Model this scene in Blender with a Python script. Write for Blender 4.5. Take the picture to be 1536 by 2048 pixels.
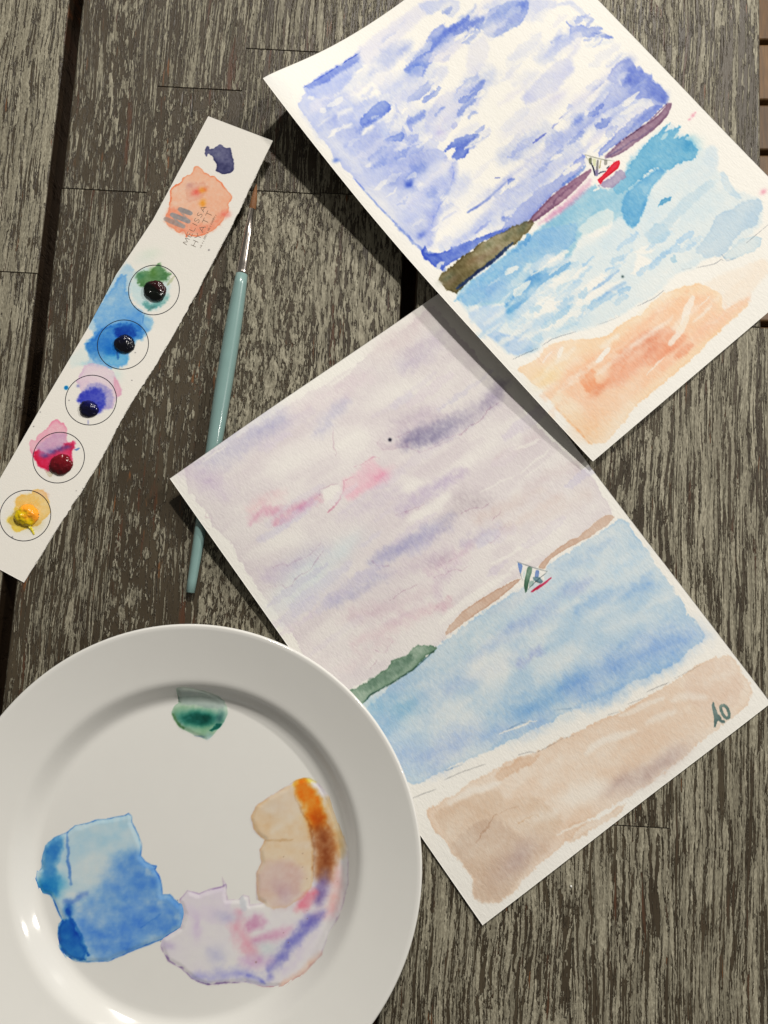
import bpy, bmesh, math, random
import numpy as np

# ------------------------------------------------------------------ scene, camera, light
for o in list(bpy.data.objects):
    bpy.data.objects.remove(o, do_unlink=True)
scene = bpy.context.scene
col = scene.collection
MM = 0.001

cam_data = bpy.data.cameras.new('camera')
cam = bpy.data.objects.new('camera', cam_data)
col.objects.link(cam)
cam_data.sensor_fit = 'VERTICAL'
cam_data.sensor_height = 34.6
cam_data.lens = 26.0
cam_data.clip_start = 0.01
cam_data.clip_end = 50.0
cam.location = (0.0, -0.050698, 0.412899)
cam.rotation_euler = (math.radians(7.0), 0.0, 0.0)
scene.camera = cam
scene.render.resolution_x = 768
scene.render.resolution_y = 1024

world = bpy.data.worlds.new('World')
scene.world = world
world.use_nodes = True
wb = world.node_tree.nodes['Background']
wb.inputs['Color'].default_value = (1.0, 0.95, 0.86, 1)
wb.inputs['Strength'].default_value = 0.13

def lamp(name, loc, watts, radius, colour):
    d = bpy.data.lights.new(name, 'POINT')
    d.energy = watts
    d.shadow_soft_size = radius
    d.color = colour
    o = bpy.data.objects.new(name, d)
    o.location = loc
    col.objects.link(o)
    return o

# bulbs of the room: two beyond the top of the table, two lower ones to its right
lamp('lamp_bulb', (0.34, 1.66, 1.60), 118.0, 0.046, (1.0, 0.955, 0.885))
lamp('lamp_bulb', (0.50, 1.70, 1.78), 42.0, 0.046, (1.0, 0.955, 0.885))
lamp('lamp_bulb', (1.50, 1.08, 1.16), 76.0, 0.05, (1.0, 0.955, 0.885))

lamp('lamp_bulb', (1.55, 0.10, 1.25), 16.0, 0.05, (1.0, 0.955, 0.885))

vs = scene.view_settings
vs.view_transform = 'Standard'
vs.look = 'None'
vs.exposure = 0.13
vs.gamma = 1.0
vs.use_curve_mapping = False
scene.render.engine = 'CYCLES'

# ------------------------------------------------------------------ helpers
def srgb(c):
    out = []
    for v in c:
        v = v / 255.0
        out.append(v / 12.92 if v <= 0.04045 else ((v + 0.055) / 1.055) ** 2.4)
    return out

def link(name, mesh, mat=None, parent=None):
    o = bpy.data.objects.new(name, mesh)
    col.objects.link(o)
    if mat:
        mesh.materials.clear()
        mesh.materials.append(mat)
    if parent:
        o.parent = parent
    return o

def empty(name, loc=(0, 0, 0), rz=0.0):
    o = bpy.data.objects.new(name, None)
    o.empty_display_size = 0.01
    o.location = loc
    o.rotation_euler = (0, 0, rz)
    col.objects.link(o)
    return o

def tag(o, label=None, cat=None, group=None, kind=None):
    if label: o['label'] = label
    if cat: o['category'] = cat
    if group: o['group'] = group
    if kind: o['kind'] = kind
    return o

def fast_mesh(name, verts, quads, colours=None, smooth=True):
    """verts (N,3) in metres, quads (M,4) indices, colours (N,3) linear"""
    me = bpy.data.meshes.new(name)
    verts = np.ascontiguousarray(verts, dtype=np.float32)
    quads = np.ascontiguousarray(quads, dtype=np.int32)
    me.vertices.add(len(verts))
    me.vertices.foreach_set('co', verts.ravel())
    me.loops.add(quads.size)
    me.loops.foreach_set('vertex_index', quads.ravel())
    me.polygons.add(len(quads))
    me.polygons.foreach_set('loop_start', np.arange(0, quads.size, quads.shape[1], dtype=np.int32))
    me.polygons.foreach_set('use_smooth', np.full(len(quads), smooth, dtype=bool))
    me.update(calc_edges=True)
    me.validate()
    if colours is not None:
        at = me.color_attributes.new('pigment', 'FLOAT_COLOR', 'POINT')
        c4 = np.ones((len(verts), 4), dtype=np.float32)
        c4[:, :3] = colours
        at.data.foreach_set('color', c4.ravel())
    return me

def grid_quads(nu, nv):
    i = np.arange(nu * nv).reshape(nv, nu)
    return np.stack([i[:-1, :-1], i[:-1, 1:], i[1:, 1:], i[1:, :-1]], -1).reshape(-1, 4)

# ------------------------------------------------------------------ node materials
class NT:
    def __init__(self, name):
        self.m = bpy.data.materials.new(name)
        self.m.use_nodes = True
        self.t = self.m.node_tree
        self.p = self.t.nodes['Principled BSDF']
    def n(self, kind, **kw):
        nd = self.t.nodes.new('ShaderNode' + kind)
        for k, v in kw.items():
            setattr(nd, k, v)
        return nd
    def l(self, a, b):
        self.t.links.new(a, b)
    def val(self, sock, v):
        if isinstance(v, bpy.types.NodeSocket): self.l(v, sock)
        else: sock.default_value = v
    def math(self, op, a, b=None, c=None, clamp=False):
        nd = self.n('Math', operation=op); nd.use_clamp = clamp
        self.val(nd.inputs[0], a)
        if b is not None: self.val(nd.inputs[1], b)
        if c is not None: self.val(nd.inputs[2], c)
        return nd.outputs[0]
    def vmath(self, op, a, b):
        nd = self.n('VectorMath', operation=op)
        self.val(nd.inputs[0], a); self.val(nd.inputs[1], b)
        return nd.outputs[0]
    def mapr(self, v, a, b, c=0.0, d=1.0, smooth=False):
        nd = self.n('MapRange'); nd.interpolation_type = 'SMOOTHSTEP' if smooth else 'LINEAR'
        self.val(nd.inputs[0], v)
        for i, x in enumerate((a, b, c, d)): self.val(nd.inputs[1 + i], x)
        return nd.outputs[0]
    def noise(self, vec, scale=1.0, detail=2.0, rough=0.5, dist=0.0):
        nd = self.n('TexNoise')
        self.l(vec, nd.inputs['Vector'])
        nd.inputs['Scale'].default_value = scale
        nd.inputs['Detail'].default_value = detail
        nd.inputs['Roughness'].default_value = rough
        nd.inputs['Distortion'].default_value = dist
        return nd.outputs[0]
    def mix(self, f, a, b, blend='MIX'):
        nd = self.n('Mix', data_type='RGBA', blend_type=blend)
        self.val(nd.inputs[0], f)
        for i, x in ((6, a), (7, b)):
            if isinstance(x, (tuple, list)): x = tuple(x)[:3] + (1.0,)
            self.val(nd.inputs[i], x)
        return nd.outputs[2]
    def bump(self, h, strength=0.5, dist=0.001, normal=None):
        nd = self.n('Bump')
        nd.inputs['Strength'].default_value = strength
        nd.inputs['Distance'].default_value = dist
        self.l(h, nd.inputs['Height'])
        if normal: self.l(normal, nd.inputs['Normal'])
        return nd.outputs[0]

def wood_material():
    """wire-brushed table boards: dark stain with worn pale limewash left on the raised grain"""
    k = NT('weathered_wood')
    tc = k.n('TexCoord').outputs['Object']
    oi = k.n('ObjectInfo')
    rnd = oi.outputs['Random']
    sepc = k.n('SeparateColor'); k.l(oi.outputs['Color'], sepc.inputs[0])
    cover_o, blotch_o, tint_o = sepc.outputs[0], sepc.outputs[1], sepc.outputs[2]
    comb = k.n('CombineXYZ')
    k.l(k.math('MULTIPLY', rnd, 7.3), comb.inputs[0]); k.l(k.math('MULTIPLY', rnd, 13.7), comb.inputs[1])
    k.l(k.math('MULTIPLY', rnd, 3.1), comb.inputs[2])
    # every board has its own coarseness of grain
    sc_ = k.n('CombineXYZ'); k.l(k.mapr(k.math('FRACT', k.math('MULTIPLY', rnd, 7.77)), 0, 1, 0.72, 1.2), sc_.inputs[0]); k.l(k.mapr(k.math('FRACT', k.math('MULTIPLY', rnd, 31.3)), 0, 1, 0.7, 1.35), sc_.inputs[1]); sc_.inputs[2].default_value = 1.0
    base = k.vmath('ADD', k.vmath('MULTIPLY', tc, sc_.outputs[0]), comb.outputs[0])
    # slow waviness of the grain
    wv = k.noise(k.vmath('MULTIPLY', base, (18, 9, 5)), 1, 2)
    wcomb = k.n('CombineXYZ'); k.l(k.math('MULTIPLY', k.math('SUBTRACT', wv, 0.5), 0.010), wcomb.inputs[0])
    b = k.vmath('ADD', base, wcomb.outputs[0])
    low = k.noise(k.vmath('MULTIPLY', b, (42, 16, 9)), 1, 3, 0.55)
    low2 = k.noise(k.vmath('MULTIPLY', b, (190, 7, 9)), 1, 2, 0.5)
    t = k.mapr(k.math('ADD', k.noise(k.vmath('MULTIPLY', base, (30, 9, 5)), 1, 2), blotch_o), 0.95, 1.10, smooth=True)
    # flecks of limewash: long slivers on most boards, short pebbly ones where the saw marks run across
    wob = k.n('TexNoise'); k.l(k.vmath('MULTIPLY', b, (420, 120, 60)), wob.inputs['Vector'])
    wob.inputs['Scale'].default_value = 1.0; wob.inputs['Detail'].default_value = 4.0; wob.inputs['Roughness'].default_value = 0.62
    wobv = k.vmath('MULTIPLY', k.vmath('SUBTRACT', wob.outputs['Color'], (0.5, 0.5, 0.5)), (2.6, 2.6, 0.0))
    def flecks(sx, sy):
        v = k.vmath('ADD', k.vmath('MULTIPLY', b, (sx, sy, 0.0)), wobv)
        ve = k.n('TexVoronoi', feature='DISTANCE_TO_EDGE', voronoi_dimensions='2D'); k.l(v, ve.inputs['Vector']); ve.inputs['Scale'].default_value = 1.0
        vc = k.n('TexVoronoi', feature='F1', voronoi_dimensions='2D'); k.l(v, vc.inputs['Vector']); vc.inputs['Scale'].default_value = 1.0
        sc = k.n('SeparateColor'); k.l(vc.outputs['Color'], sc.inputs[0])
        return ve.outputs['Distance'], sc.outputs[0], sc.outputs[1]
    dl, rl_, sl_ = flecks(720, 38)
    ds, rs_, ss_ = flecks(640, 120)
    inv = k.math('SUBTRACT', 1.0, t)
    mixv = lambda p, q: k.math('ADD', k.math('MULTIPLY', p, inv), k.math('MULTIPLY', q, t))
    d, cell, shade = mixv(dl, ds), mixv(rl_, rs_), mixv(sl_, ss_)
    want = k.math('ADD', k.math('ADD', k.mapr(low, 0.3, 0.7, -0.10, 0.10), k.mapr(low2, 0.3, 0.7, -0.20, 0.20)), k.math('MULTIPLY', k.math('SUBTRACT', cover_o, 0.5), 5.0))
    want = k.math('ADD', want, 0.46)
    have = k.math('SUBTRACT', want, cell)                       # above 0: this fleck is still painted
    n_long = k.noise(k.vmath('MULTIPLY', b, (1150, 40, 60)), 1, 3, 0.52, 0.2)
    n_short = k.noise(k.vmath('MULTIPLY', b, (980, 170, 60)), 1, 3.5, 0.56, 0.4)
    n = mixv(n_long, n_short)
    h = k.math('ADD', k.math('MULTIPLY', k.math('SUBTRACT', n, 0.5), 0.95), k.math('MULTIPLY', k.math('SUBTRACT', k.math('MINIMUM', d, 0.3), 0.13), 0.42))
    h = k.math('ADD', h, k.math('MULTIPLY', have, 0.27))
    paint = k.mapr(h, -0.004, 0.020, smooth=True)
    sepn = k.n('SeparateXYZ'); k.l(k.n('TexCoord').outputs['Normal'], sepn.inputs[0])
    paint = k.math('MULTIPLY', paint, k.mapr(sepn.outputs[2], 0.5, 0.85))      # pale wash kept to the top, which also darkens the gaps
    rim = k.math('MULTIPLY', k.mapr(h, -0.075, -0.012, smooth=True), k.mapr(h, -0.008, 0.014, 1.0, 0.0))
    fine = k.noise(k.vmath('MULTIPLY', b, (1500, 420, 60)), 1, 3, 0.6)
    dark = k.mix(k.mapr(low, 0.3, 0.7), (0.046, 0.035, 0.022), (0.084, 0.067, 0.043))
    red_n = k.noise(k.vmath('MULTIPLY', b, (230, 13, 9)), 1, 3, 0.6)
    dark = k.mix(k.math('MULTIPLY', k.mapr(red_n, 0.60, 0.70, smooth=True), 0.8), dark, (0.105, 0.042, 0.021))
    or_n = k.noise(k.vmath('MULTIPLY', k.vmath('ADD', b, (3.1, 1.7, 0)), (300, 26, 9)), 1, 3, 0.6)
    dark = k.mix(k.math('MULTIPLY', k.mapr(or_n, 0.655, 0.72, smooth=True), 0.7), dark, (0.24, 0.095, 0.03))
    dark = k.mix(k.math('MULTIPLY', rim, 0.8), dark, (0.018, 0.013, 0.008))
    light = k.mix(shade, (0.265, 0.250, 0.190), (0.46, 0.44, 0.345))
    light = k.mix(k.mapr(fine, 0.35, 0.68), k.mix(1.0, light, (0.62, 0.60, 0.58), 'MULTIPLY'), light)
    c = k.mix(paint, dark, light)
    c = k.mix(k.mapr(fine, 0.3, 0.7, 0.28, 0.0), c, (0.05, 0.042, 0.03))
    split_n = k.noise(k.vmath('MULTIPLY', b, (75, 2.6, 5)), 1, 3, 0.5)
    crack = k.math('MULTIPLY', k.mapr(k.math('ABSOLUTE', k.math('SUBTRACT', split_n, 0.5)), 0.0, 0.0055, 1.0, 0.0), k.mapr(low, 0.5, 0.62))
    c = k.mix(k.math('MULTIPLY', crack, 0.85), c, (0.012, 0.009, 0.006))
    tint = k.mix(tint_o, (0.72, 0.70, 0.68), (1.12, 1.1, 1.05))
    c = k.mix(1.0, c, tint, 'MULTIPLY')
    c = k.mix(k.mapr(sepn.outputs[2], 0.2, 0.8), k.mix(1.0, c, (0.30, 0.24, 0.20), 'MULTIPLY'), c)      # brown sides, colour deepened further as shade in the gaps
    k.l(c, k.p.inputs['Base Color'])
    k.val(k.p.inputs['Roughness'], k.mapr(paint, 0, 1, 0.42, 0.62))
    k.p.inputs['Specular IOR Level'].default_value = 0.35
    hh = k.math('SUBTRACT', k.math('ADD', k.mapr(h, -0.08, 0.10), k.math('MULTIPLY', fine, 0.3)), k.math('MULTIPLY', crack, 0.8))
    k.l(k.bump(hh, 0.8, 0.0006), k.p.inputs['Normal'])
    return k.m

def plain_wood(name, a, b, sx=(70, 7, 7), rough=0.6):
    k = NT(name)
    tc = k.n('TexCoord').outputs['Object']
    r = k.n('ObjectInfo').outputs['Random']
    comb = k.n('CombineXYZ'); k.l(k.math('MULTIPLY', r, 9.0), comb.inputs[0]); k.l(k.math('MULTIPLY', r, 5.0), comb.inputs[1])
    v = k.vmath('ADD', tc, comb.outputs[0])
    g = k.noise(k.vmath('MULTIPLY', v, sx), 1, 5, 0.65, 0.8)
    f = k.noise(k.vmath('MULTIPLY', v, tuple(6 * s for s in sx)), 1, 3, 0.6)
    c = k.mix(k.mapr(g, 0.35, 0.65), a, b)
    c = k.mix(k.mapr(f, 0.35, 0.65, 0.4, 0.0), c, tuple(0.35 * x for x in a))
    k.l(c, k.p.inputs['Base Color'])
    k.p.inputs['Roughness'].default_value = rough
    k.l(k.bump(g, 0.4, 0.002), k.p.inputs['Normal'])
    return k.m

def paper_material(name, su, sv, strength, rot=0.0, dist=0.0005):
    k = NT(name)
    at = k.n('Attribute', attribute_name='pigment')
    tc = k.n('TexCoord').outputs['Object']
    if rot:
        vr = k.n('VectorRotate', rotation_type='Z_AXIS'); k.l(tc, vr.inputs['Vector'])
        vr.inputs['Angle'].default_value = rot
        tc = vr.outputs[0]
    g = k.noise(k.vmath('MULTIPLY', tc, (su, sv, 300)), 1, 3, 0.55, 0.3)
    g2 = k.noise(k.vmath('MULTIPLY', tc, (su * 0.22, sv * 0.22, 60)), 1, 2)
    k.l(at.outputs['Color'], k.p.inputs['Base Color'])
    k.p.inputs['Roughness'].default_value = 0.85
    k.p.inputs['Specular IOR Level'].default_value = 0.18
    hh = k.math('ADD', g, k.math('MULTIPLY', g2, 0.6))
    k.l(k.bump(hh, strength, dist), k.p.inputs['Normal'])
    return k.m

def plain(name, c, rough, spec=0.5, metal=0.0, coat=0.0, bump=None, vary=1.0):
    k = NT(name)
    tc = k.n('TexCoord').outputs['Object']
    v = k.noise(k.vmath('MULTIPLY', tc, (90, 90, 90)), 1, 4, 0.6)
    k.l(k.mix(k.mapr(v, 0.3, 0.7), tuple((1 - 0.06 * vary) * x for x in c), tuple(min(1, (1 + 0.03 * vary) * x) for x in c)), k.p.inputs['Base Color'])
    k.p.inputs['Roughness'].default_value = rough
    k.p.inputs['Specular IOR Level'].default_value = spec
    k.p.inputs['Metallic'].default_value = metal
    k.p.inputs['Coat Weight'].default_value = coat
    k.p.inputs['Coat Roughness'].default_value = 0.06
    if bump:
        g = k.noise(k.vmath('MULTIPLY', tc, bump[0]), 1, 3, 0.6)
        k.l(k.bump(g, bump[1], bump[2]), k.p.inputs['Normal'])
    return k.m

def pigment_gloss(name, rough, spec=0.5, coat=0.0, bump=None):
    k = NT(name)
    at = k.n('Attribute', attribute_name='pigment')
    k.l(at.outputs['Color'], k.p.inputs['Base Color'])
    k.p.inputs['Roughness'].default_value = rough
    k.p.inputs['Specular IOR Level'].default_value = spec
    k.p.inputs['Coat Weight'].default_value = coat
    k.p.inputs['Coat Roughness'].default_value = 0.05
    if bump:
        tc = k.n('TexCoord').outputs['Object']
        g = k.noise(k.vmath('MULTIPLY', tc, bump[0]), 1, 3, 0.6)
        k.l(k.bump(g, bump[1], bump[2]), k.p.inputs['Normal'])
    return k.m

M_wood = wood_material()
M_beam = plain_wood('beam_wood', (0.10, 0.055, 0.030), (0.16, 0.09, 0.05))
M_floor = plain_wood('floor_wood', (0.075, 0.036, 0.011), (0.17, 0.088, 0.027), (6, 60, 7), 0.55)
M_paper = paper_material('cold_press_paper', 900, 430, 0.34)
M_card = paper_material('smooth_card', 1300, 1300, 0.16)
M_china = plain('white_china', (0.71, 0.705, 0.675), 0.10, 0.5, vary=0.15)
M_puddle = pigment_gloss('wet_watercolour', 0.10, 0.5, 0.0, ((260, 260, 260), 0.06, 0.0008))
M_dab = pigment_gloss('tube_paint', 0.20, 0.4, 0.15, ((380, 380, 380), 0.35, 0.0012))
M_ink = plain('printed_ink', (0.012, 0.014, 0.026), 0.6, 0.2)
M_grey_ink = plain('grey_printed_ink', (0.16, 0.125, 0.095), 0.7, 0.2)
M_handle = plain('sage_lacquer', (0.205, 0.33, 0.315), 0.28, 0.5, 0.0, 0.4)
M_steel = plain('ferrule_steel', (0.55, 0.50, 0.45), 0.22, 0.5, 1.0)
M_bristle = plain('brown_bristle', (0.19, 0.08, 0.026), 0.5, 0.3, 0.0, 0.0, ((2600, 60, 2600), 0.7, 0.0006))

# ------------------------------------------------------------------ floor below the table
floor = link('floor', fast_mesh('floor', np.array([[-1.6, -1.6, -0.5], [1.6, -1.6, -0.5], [1.6, 1.6, -0.5], [-1.6, 1.6, -0.5]]),
                                np.array([[0, 1, 2, 3]])), M_beam)
tag(floor, kind='structure')

def board_mesh(name, w, l, th, rl=0.0002, rr=0.0002):
    """board lying along local y, top face at local z = 0; rl / rr round its long edges"""
    prof = []
    for side, r in ((-1, rl), (1, rr)):
        arc = []
        for i in range(5):
            a = math.pi / 2 * i / 4
            arc.append((side * (w / 2 - r + r * math.sin(a)), -r + r * math.cos(a)))
        if side < 0: arc = arc[::-1]
        prof += arc
    prof = [(-w / 2, -th)] + prof + [(w / 2, -th)]
    bm = bmesh.new()
    c = 0.0003
    rings = []
    for y, dz, k in ((-l / 2, -c, 1), (-l / 2 + c, 0, 1), (l / 2 - c, 0, 1), (l / 2, -c, 1)):
        rings.append([bm.verts.new((x, y, z + (dz if z > -th * 0.5 else 0))) for x, z in prof])
    n = len(prof)
    for a, b in zip(rings, rings[1:]):
        for i in range(n):
            j = (i + 1) % n
            bm.faces.new((a[i], a[j], b[j], b[i]))
    bm.faces.new(rings[0]); bm.faces.new(rings[-1][::-1])
    bmesh.ops.recalc_face_normals(bm, faces=bm.faces)
    me = bpy.data.meshes.new(name)
    bm.to_mesh(me); bm.free()
    return me

random.seed(4)
y = -0.72
while y < 0.95:
    w = random.choice((0.075, 0.092, 0.115))
    if 0.44 < y < 0.56: w = 0.06
    o = link('floor_board', board_mesh('floor_board', w, 2.2, 0.018, 0.003, 0.003), M_floor, floor)
    o.rotation_euler = (0, 0, math.radians(90))
    o.location = (0, y + w / 2, -0.478)
    y += w + 0.007

# ------------------------------------------------------------------ table
ANG = math.radians(-3.25)
table = empty('wooden_table', (0, 0, -0.022), ANG)
tag(table, 'weathered grey brown slatted wooden table top with worn limewash and dark gaps', 'table')
random.seed(11)
def board(s0, s1, t0, t1, cover, blotch, tint, rl=0.0002, rr=0.0002):
    w, l = (s1 - s0) * MM - 0.00006, (t1 - t0) * MM - 0.00025
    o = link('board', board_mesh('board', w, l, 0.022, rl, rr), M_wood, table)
    o.location = ((s0 + s1) / 2 * MM, (t0 + t1) / 2 * MM, 0.022 - random.uniform(0, 0.00012))
    o.color = (cover, blotch, tint, 1)
    return o
END0, END1 = -420, 470
def column(s0, s1, joints, looks, rl=0.0002, rr=0.0002, s1_near=None):
    js = [END0] + joints + [END1]
    for i, (a, b, lk) in enumerate(zip(js, js[1:], looks)):
        board(s0, s1_near if (s1_near and i == 0) else s1, a, b, *lk, rl, rr)
column(-194.8, -145.4, [-157.8, 175.4], [(0.5, 0.3, 0.5), (0.475, 0.42, 0.47), (0.462, 0.52, 0.5)], 0.0022, 0.0002)
column(-145.4, -96.0, [-165.0, 241.0], [(0.5, 0.3, 0.5), (0.435, 0.6, 0.45), (0.49, 0.42, 0.52)], 0.0002, 0.0002)
column(-96.0, -46.6, [180.1, 267.8], [(0.545, 0.8, 0.58), (0.475, 0.35, 0.45), (0.485, 0.4, 0.45)], 0.0002, 0.0002)
column(-46.6, 2.8, [181.0], [(0.54, 0.75, 0.55), (0.49, 0.35, 0.5)], 0.0002, 0.0022)
column(10.9, 59.3, [211.1], [(0.54, 0.12, 0.58), (0.49, 0.3, 0.5)], 0.0022, 0.0002)
column(59.3, 107.8, [-119.8], [(0.53, 0.18, 0.57), (0.49, 0.3, 0.5)], 0.0002, 0.0002)
column(107.8, 156.2, [-155.6], [(0.53, 0.1, 0.57), (0.52, 0.12, 0.55)], 0.0002, 0.0002)
column(156.2, 204.6, [115.3], [(0.54, 0.08, 0.6), (0.475, 0.22, 0.47)], 0.0002, 0.003, 209.2)
column(-248.3, -202.0, [123.8], [(0.54, 0.3, 0.56), (0.56, 0.28, 0.62)], 0.0002, 0.0014)
column(-298.0, -248.3, [10.0], [(0.52, 0.3, 0.5), (0.52, 0.3, 0.5)], 0.0002, 0.0002)
for t in (-300, 60, 340):
    o = link('cross_beam', board_mesh('cross_beam', 0.055, 0.46, 0.03, 0.002, 0.002), M_beam, table)
    o.rotation_euler = (0, 0, math.radians(90))
    o.location = (-0.018, t * MM, -0.0005)
o = link('rail', board_mesh('rail', 0.035, 0.86, 0.04, 0.002, 0.002), M_beam, table)
o.location = (0.012, 0.025, -0.032)
LEGZ = -0.456
for sx, ty in ((-0.22, -0.38), (0.18, -0.38), (-0.22, 0.42), (0.18, 0.42)):
    me = board_mesh('table_leg', 0.05, 0.05, 0.424, 0.002, 0.002)
    o = link('table_leg', me, M_beam, table)
    o.location = (sx, ty, -0.031)

# ------------------------------------------------------------------ watercolour painter
_rng = np.random.RandomState(7)
_TAB = _rng.rand(512, 512).astype(np.float32)

def vnoise(x, y, seed=0):
    x = x + seed * 37.17; y = y + seed * 91.31
    xi = np.floor(x); yi = np.floor(y)
    fx = x - xi; fy = y - yi
    fx = fx * fx * (3 - 2 * fx); fy = fy * fy * (3 - 2 * fy)
    xi = xi.astype(np.int64); yi = yi.astype(np.int64)
    x0, x1, y0, y1 = xi & 511, (xi + 1) & 511, yi & 511, (yi + 1) & 511
    a = _TAB[y0, x0] * (1 - fx) + _TAB[y0, x1] * fx
    b = _TAB[y1, x0] * (1 - fx) + _TAB[y1, x1] * fx
    return a * (1 - fy) + b * fy

def fbm(x, y, octv=4, seed=0):
    s = 0.0; a = 0.5; t = 0.0
    for i in range(octv):
        s = s + a * vnoise(x, y, seed + i * 3)
        t += a; a *= 0.55
        x = x * 2.03; y = y * 2.03
    return s / t

def sstep(a, b, x):
    t = np.clip((x - a) / (b - a), 0, 1)
    return t * t * (3 - 2 * t)

def seg_dist(X, Y, a, b):
    dx, dy = b[0] - a[0], b[1] - a[1]
    L = dx * dx + dy * dy + 1e-9
    t = np.clip(((X - a[0]) * dx + (Y - a[1]) * dy) / L, 0, 1)
    return np.hypot(X - a[0] - t * dx, Y - a[1] - t * dy), t

def poly_sd(X, Y, pts):
    d = np.full(X.shape, 1e9); inside = np.zeros(X.shape, bool)
    n = len(pts)
    for i in range(n):
        a, b = pts[i], pts[(i + 1) % n]
        d = np.minimum(d, seg_dist(X, Y, a, b)[0])
        if a[1] != b[1]:
            inside ^= ((a[1] > Y) != (b[1] > Y)) & (X < (b[0] - a[0]) * (Y - a[1]) / (b[1] - a[1]) + a[0])
    return np.where(inside, d, -d)

def rounded(pts, k=1):
    """soften a brush outline: cut each corner"""
    for _ in range(k):
        q = []
        for i in range(len(pts)):
            a, b = pts[i], pts[(i + 1) % len(pts)]
            q += [(a[0] * 0.85 + b[0] * .15, a[1] * 0.85 + b[1] * .15), (a[0] * .15 + b[0] * .85, a[1] * .15 + b[1] * .85)]
        pts = q
    return pts

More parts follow.
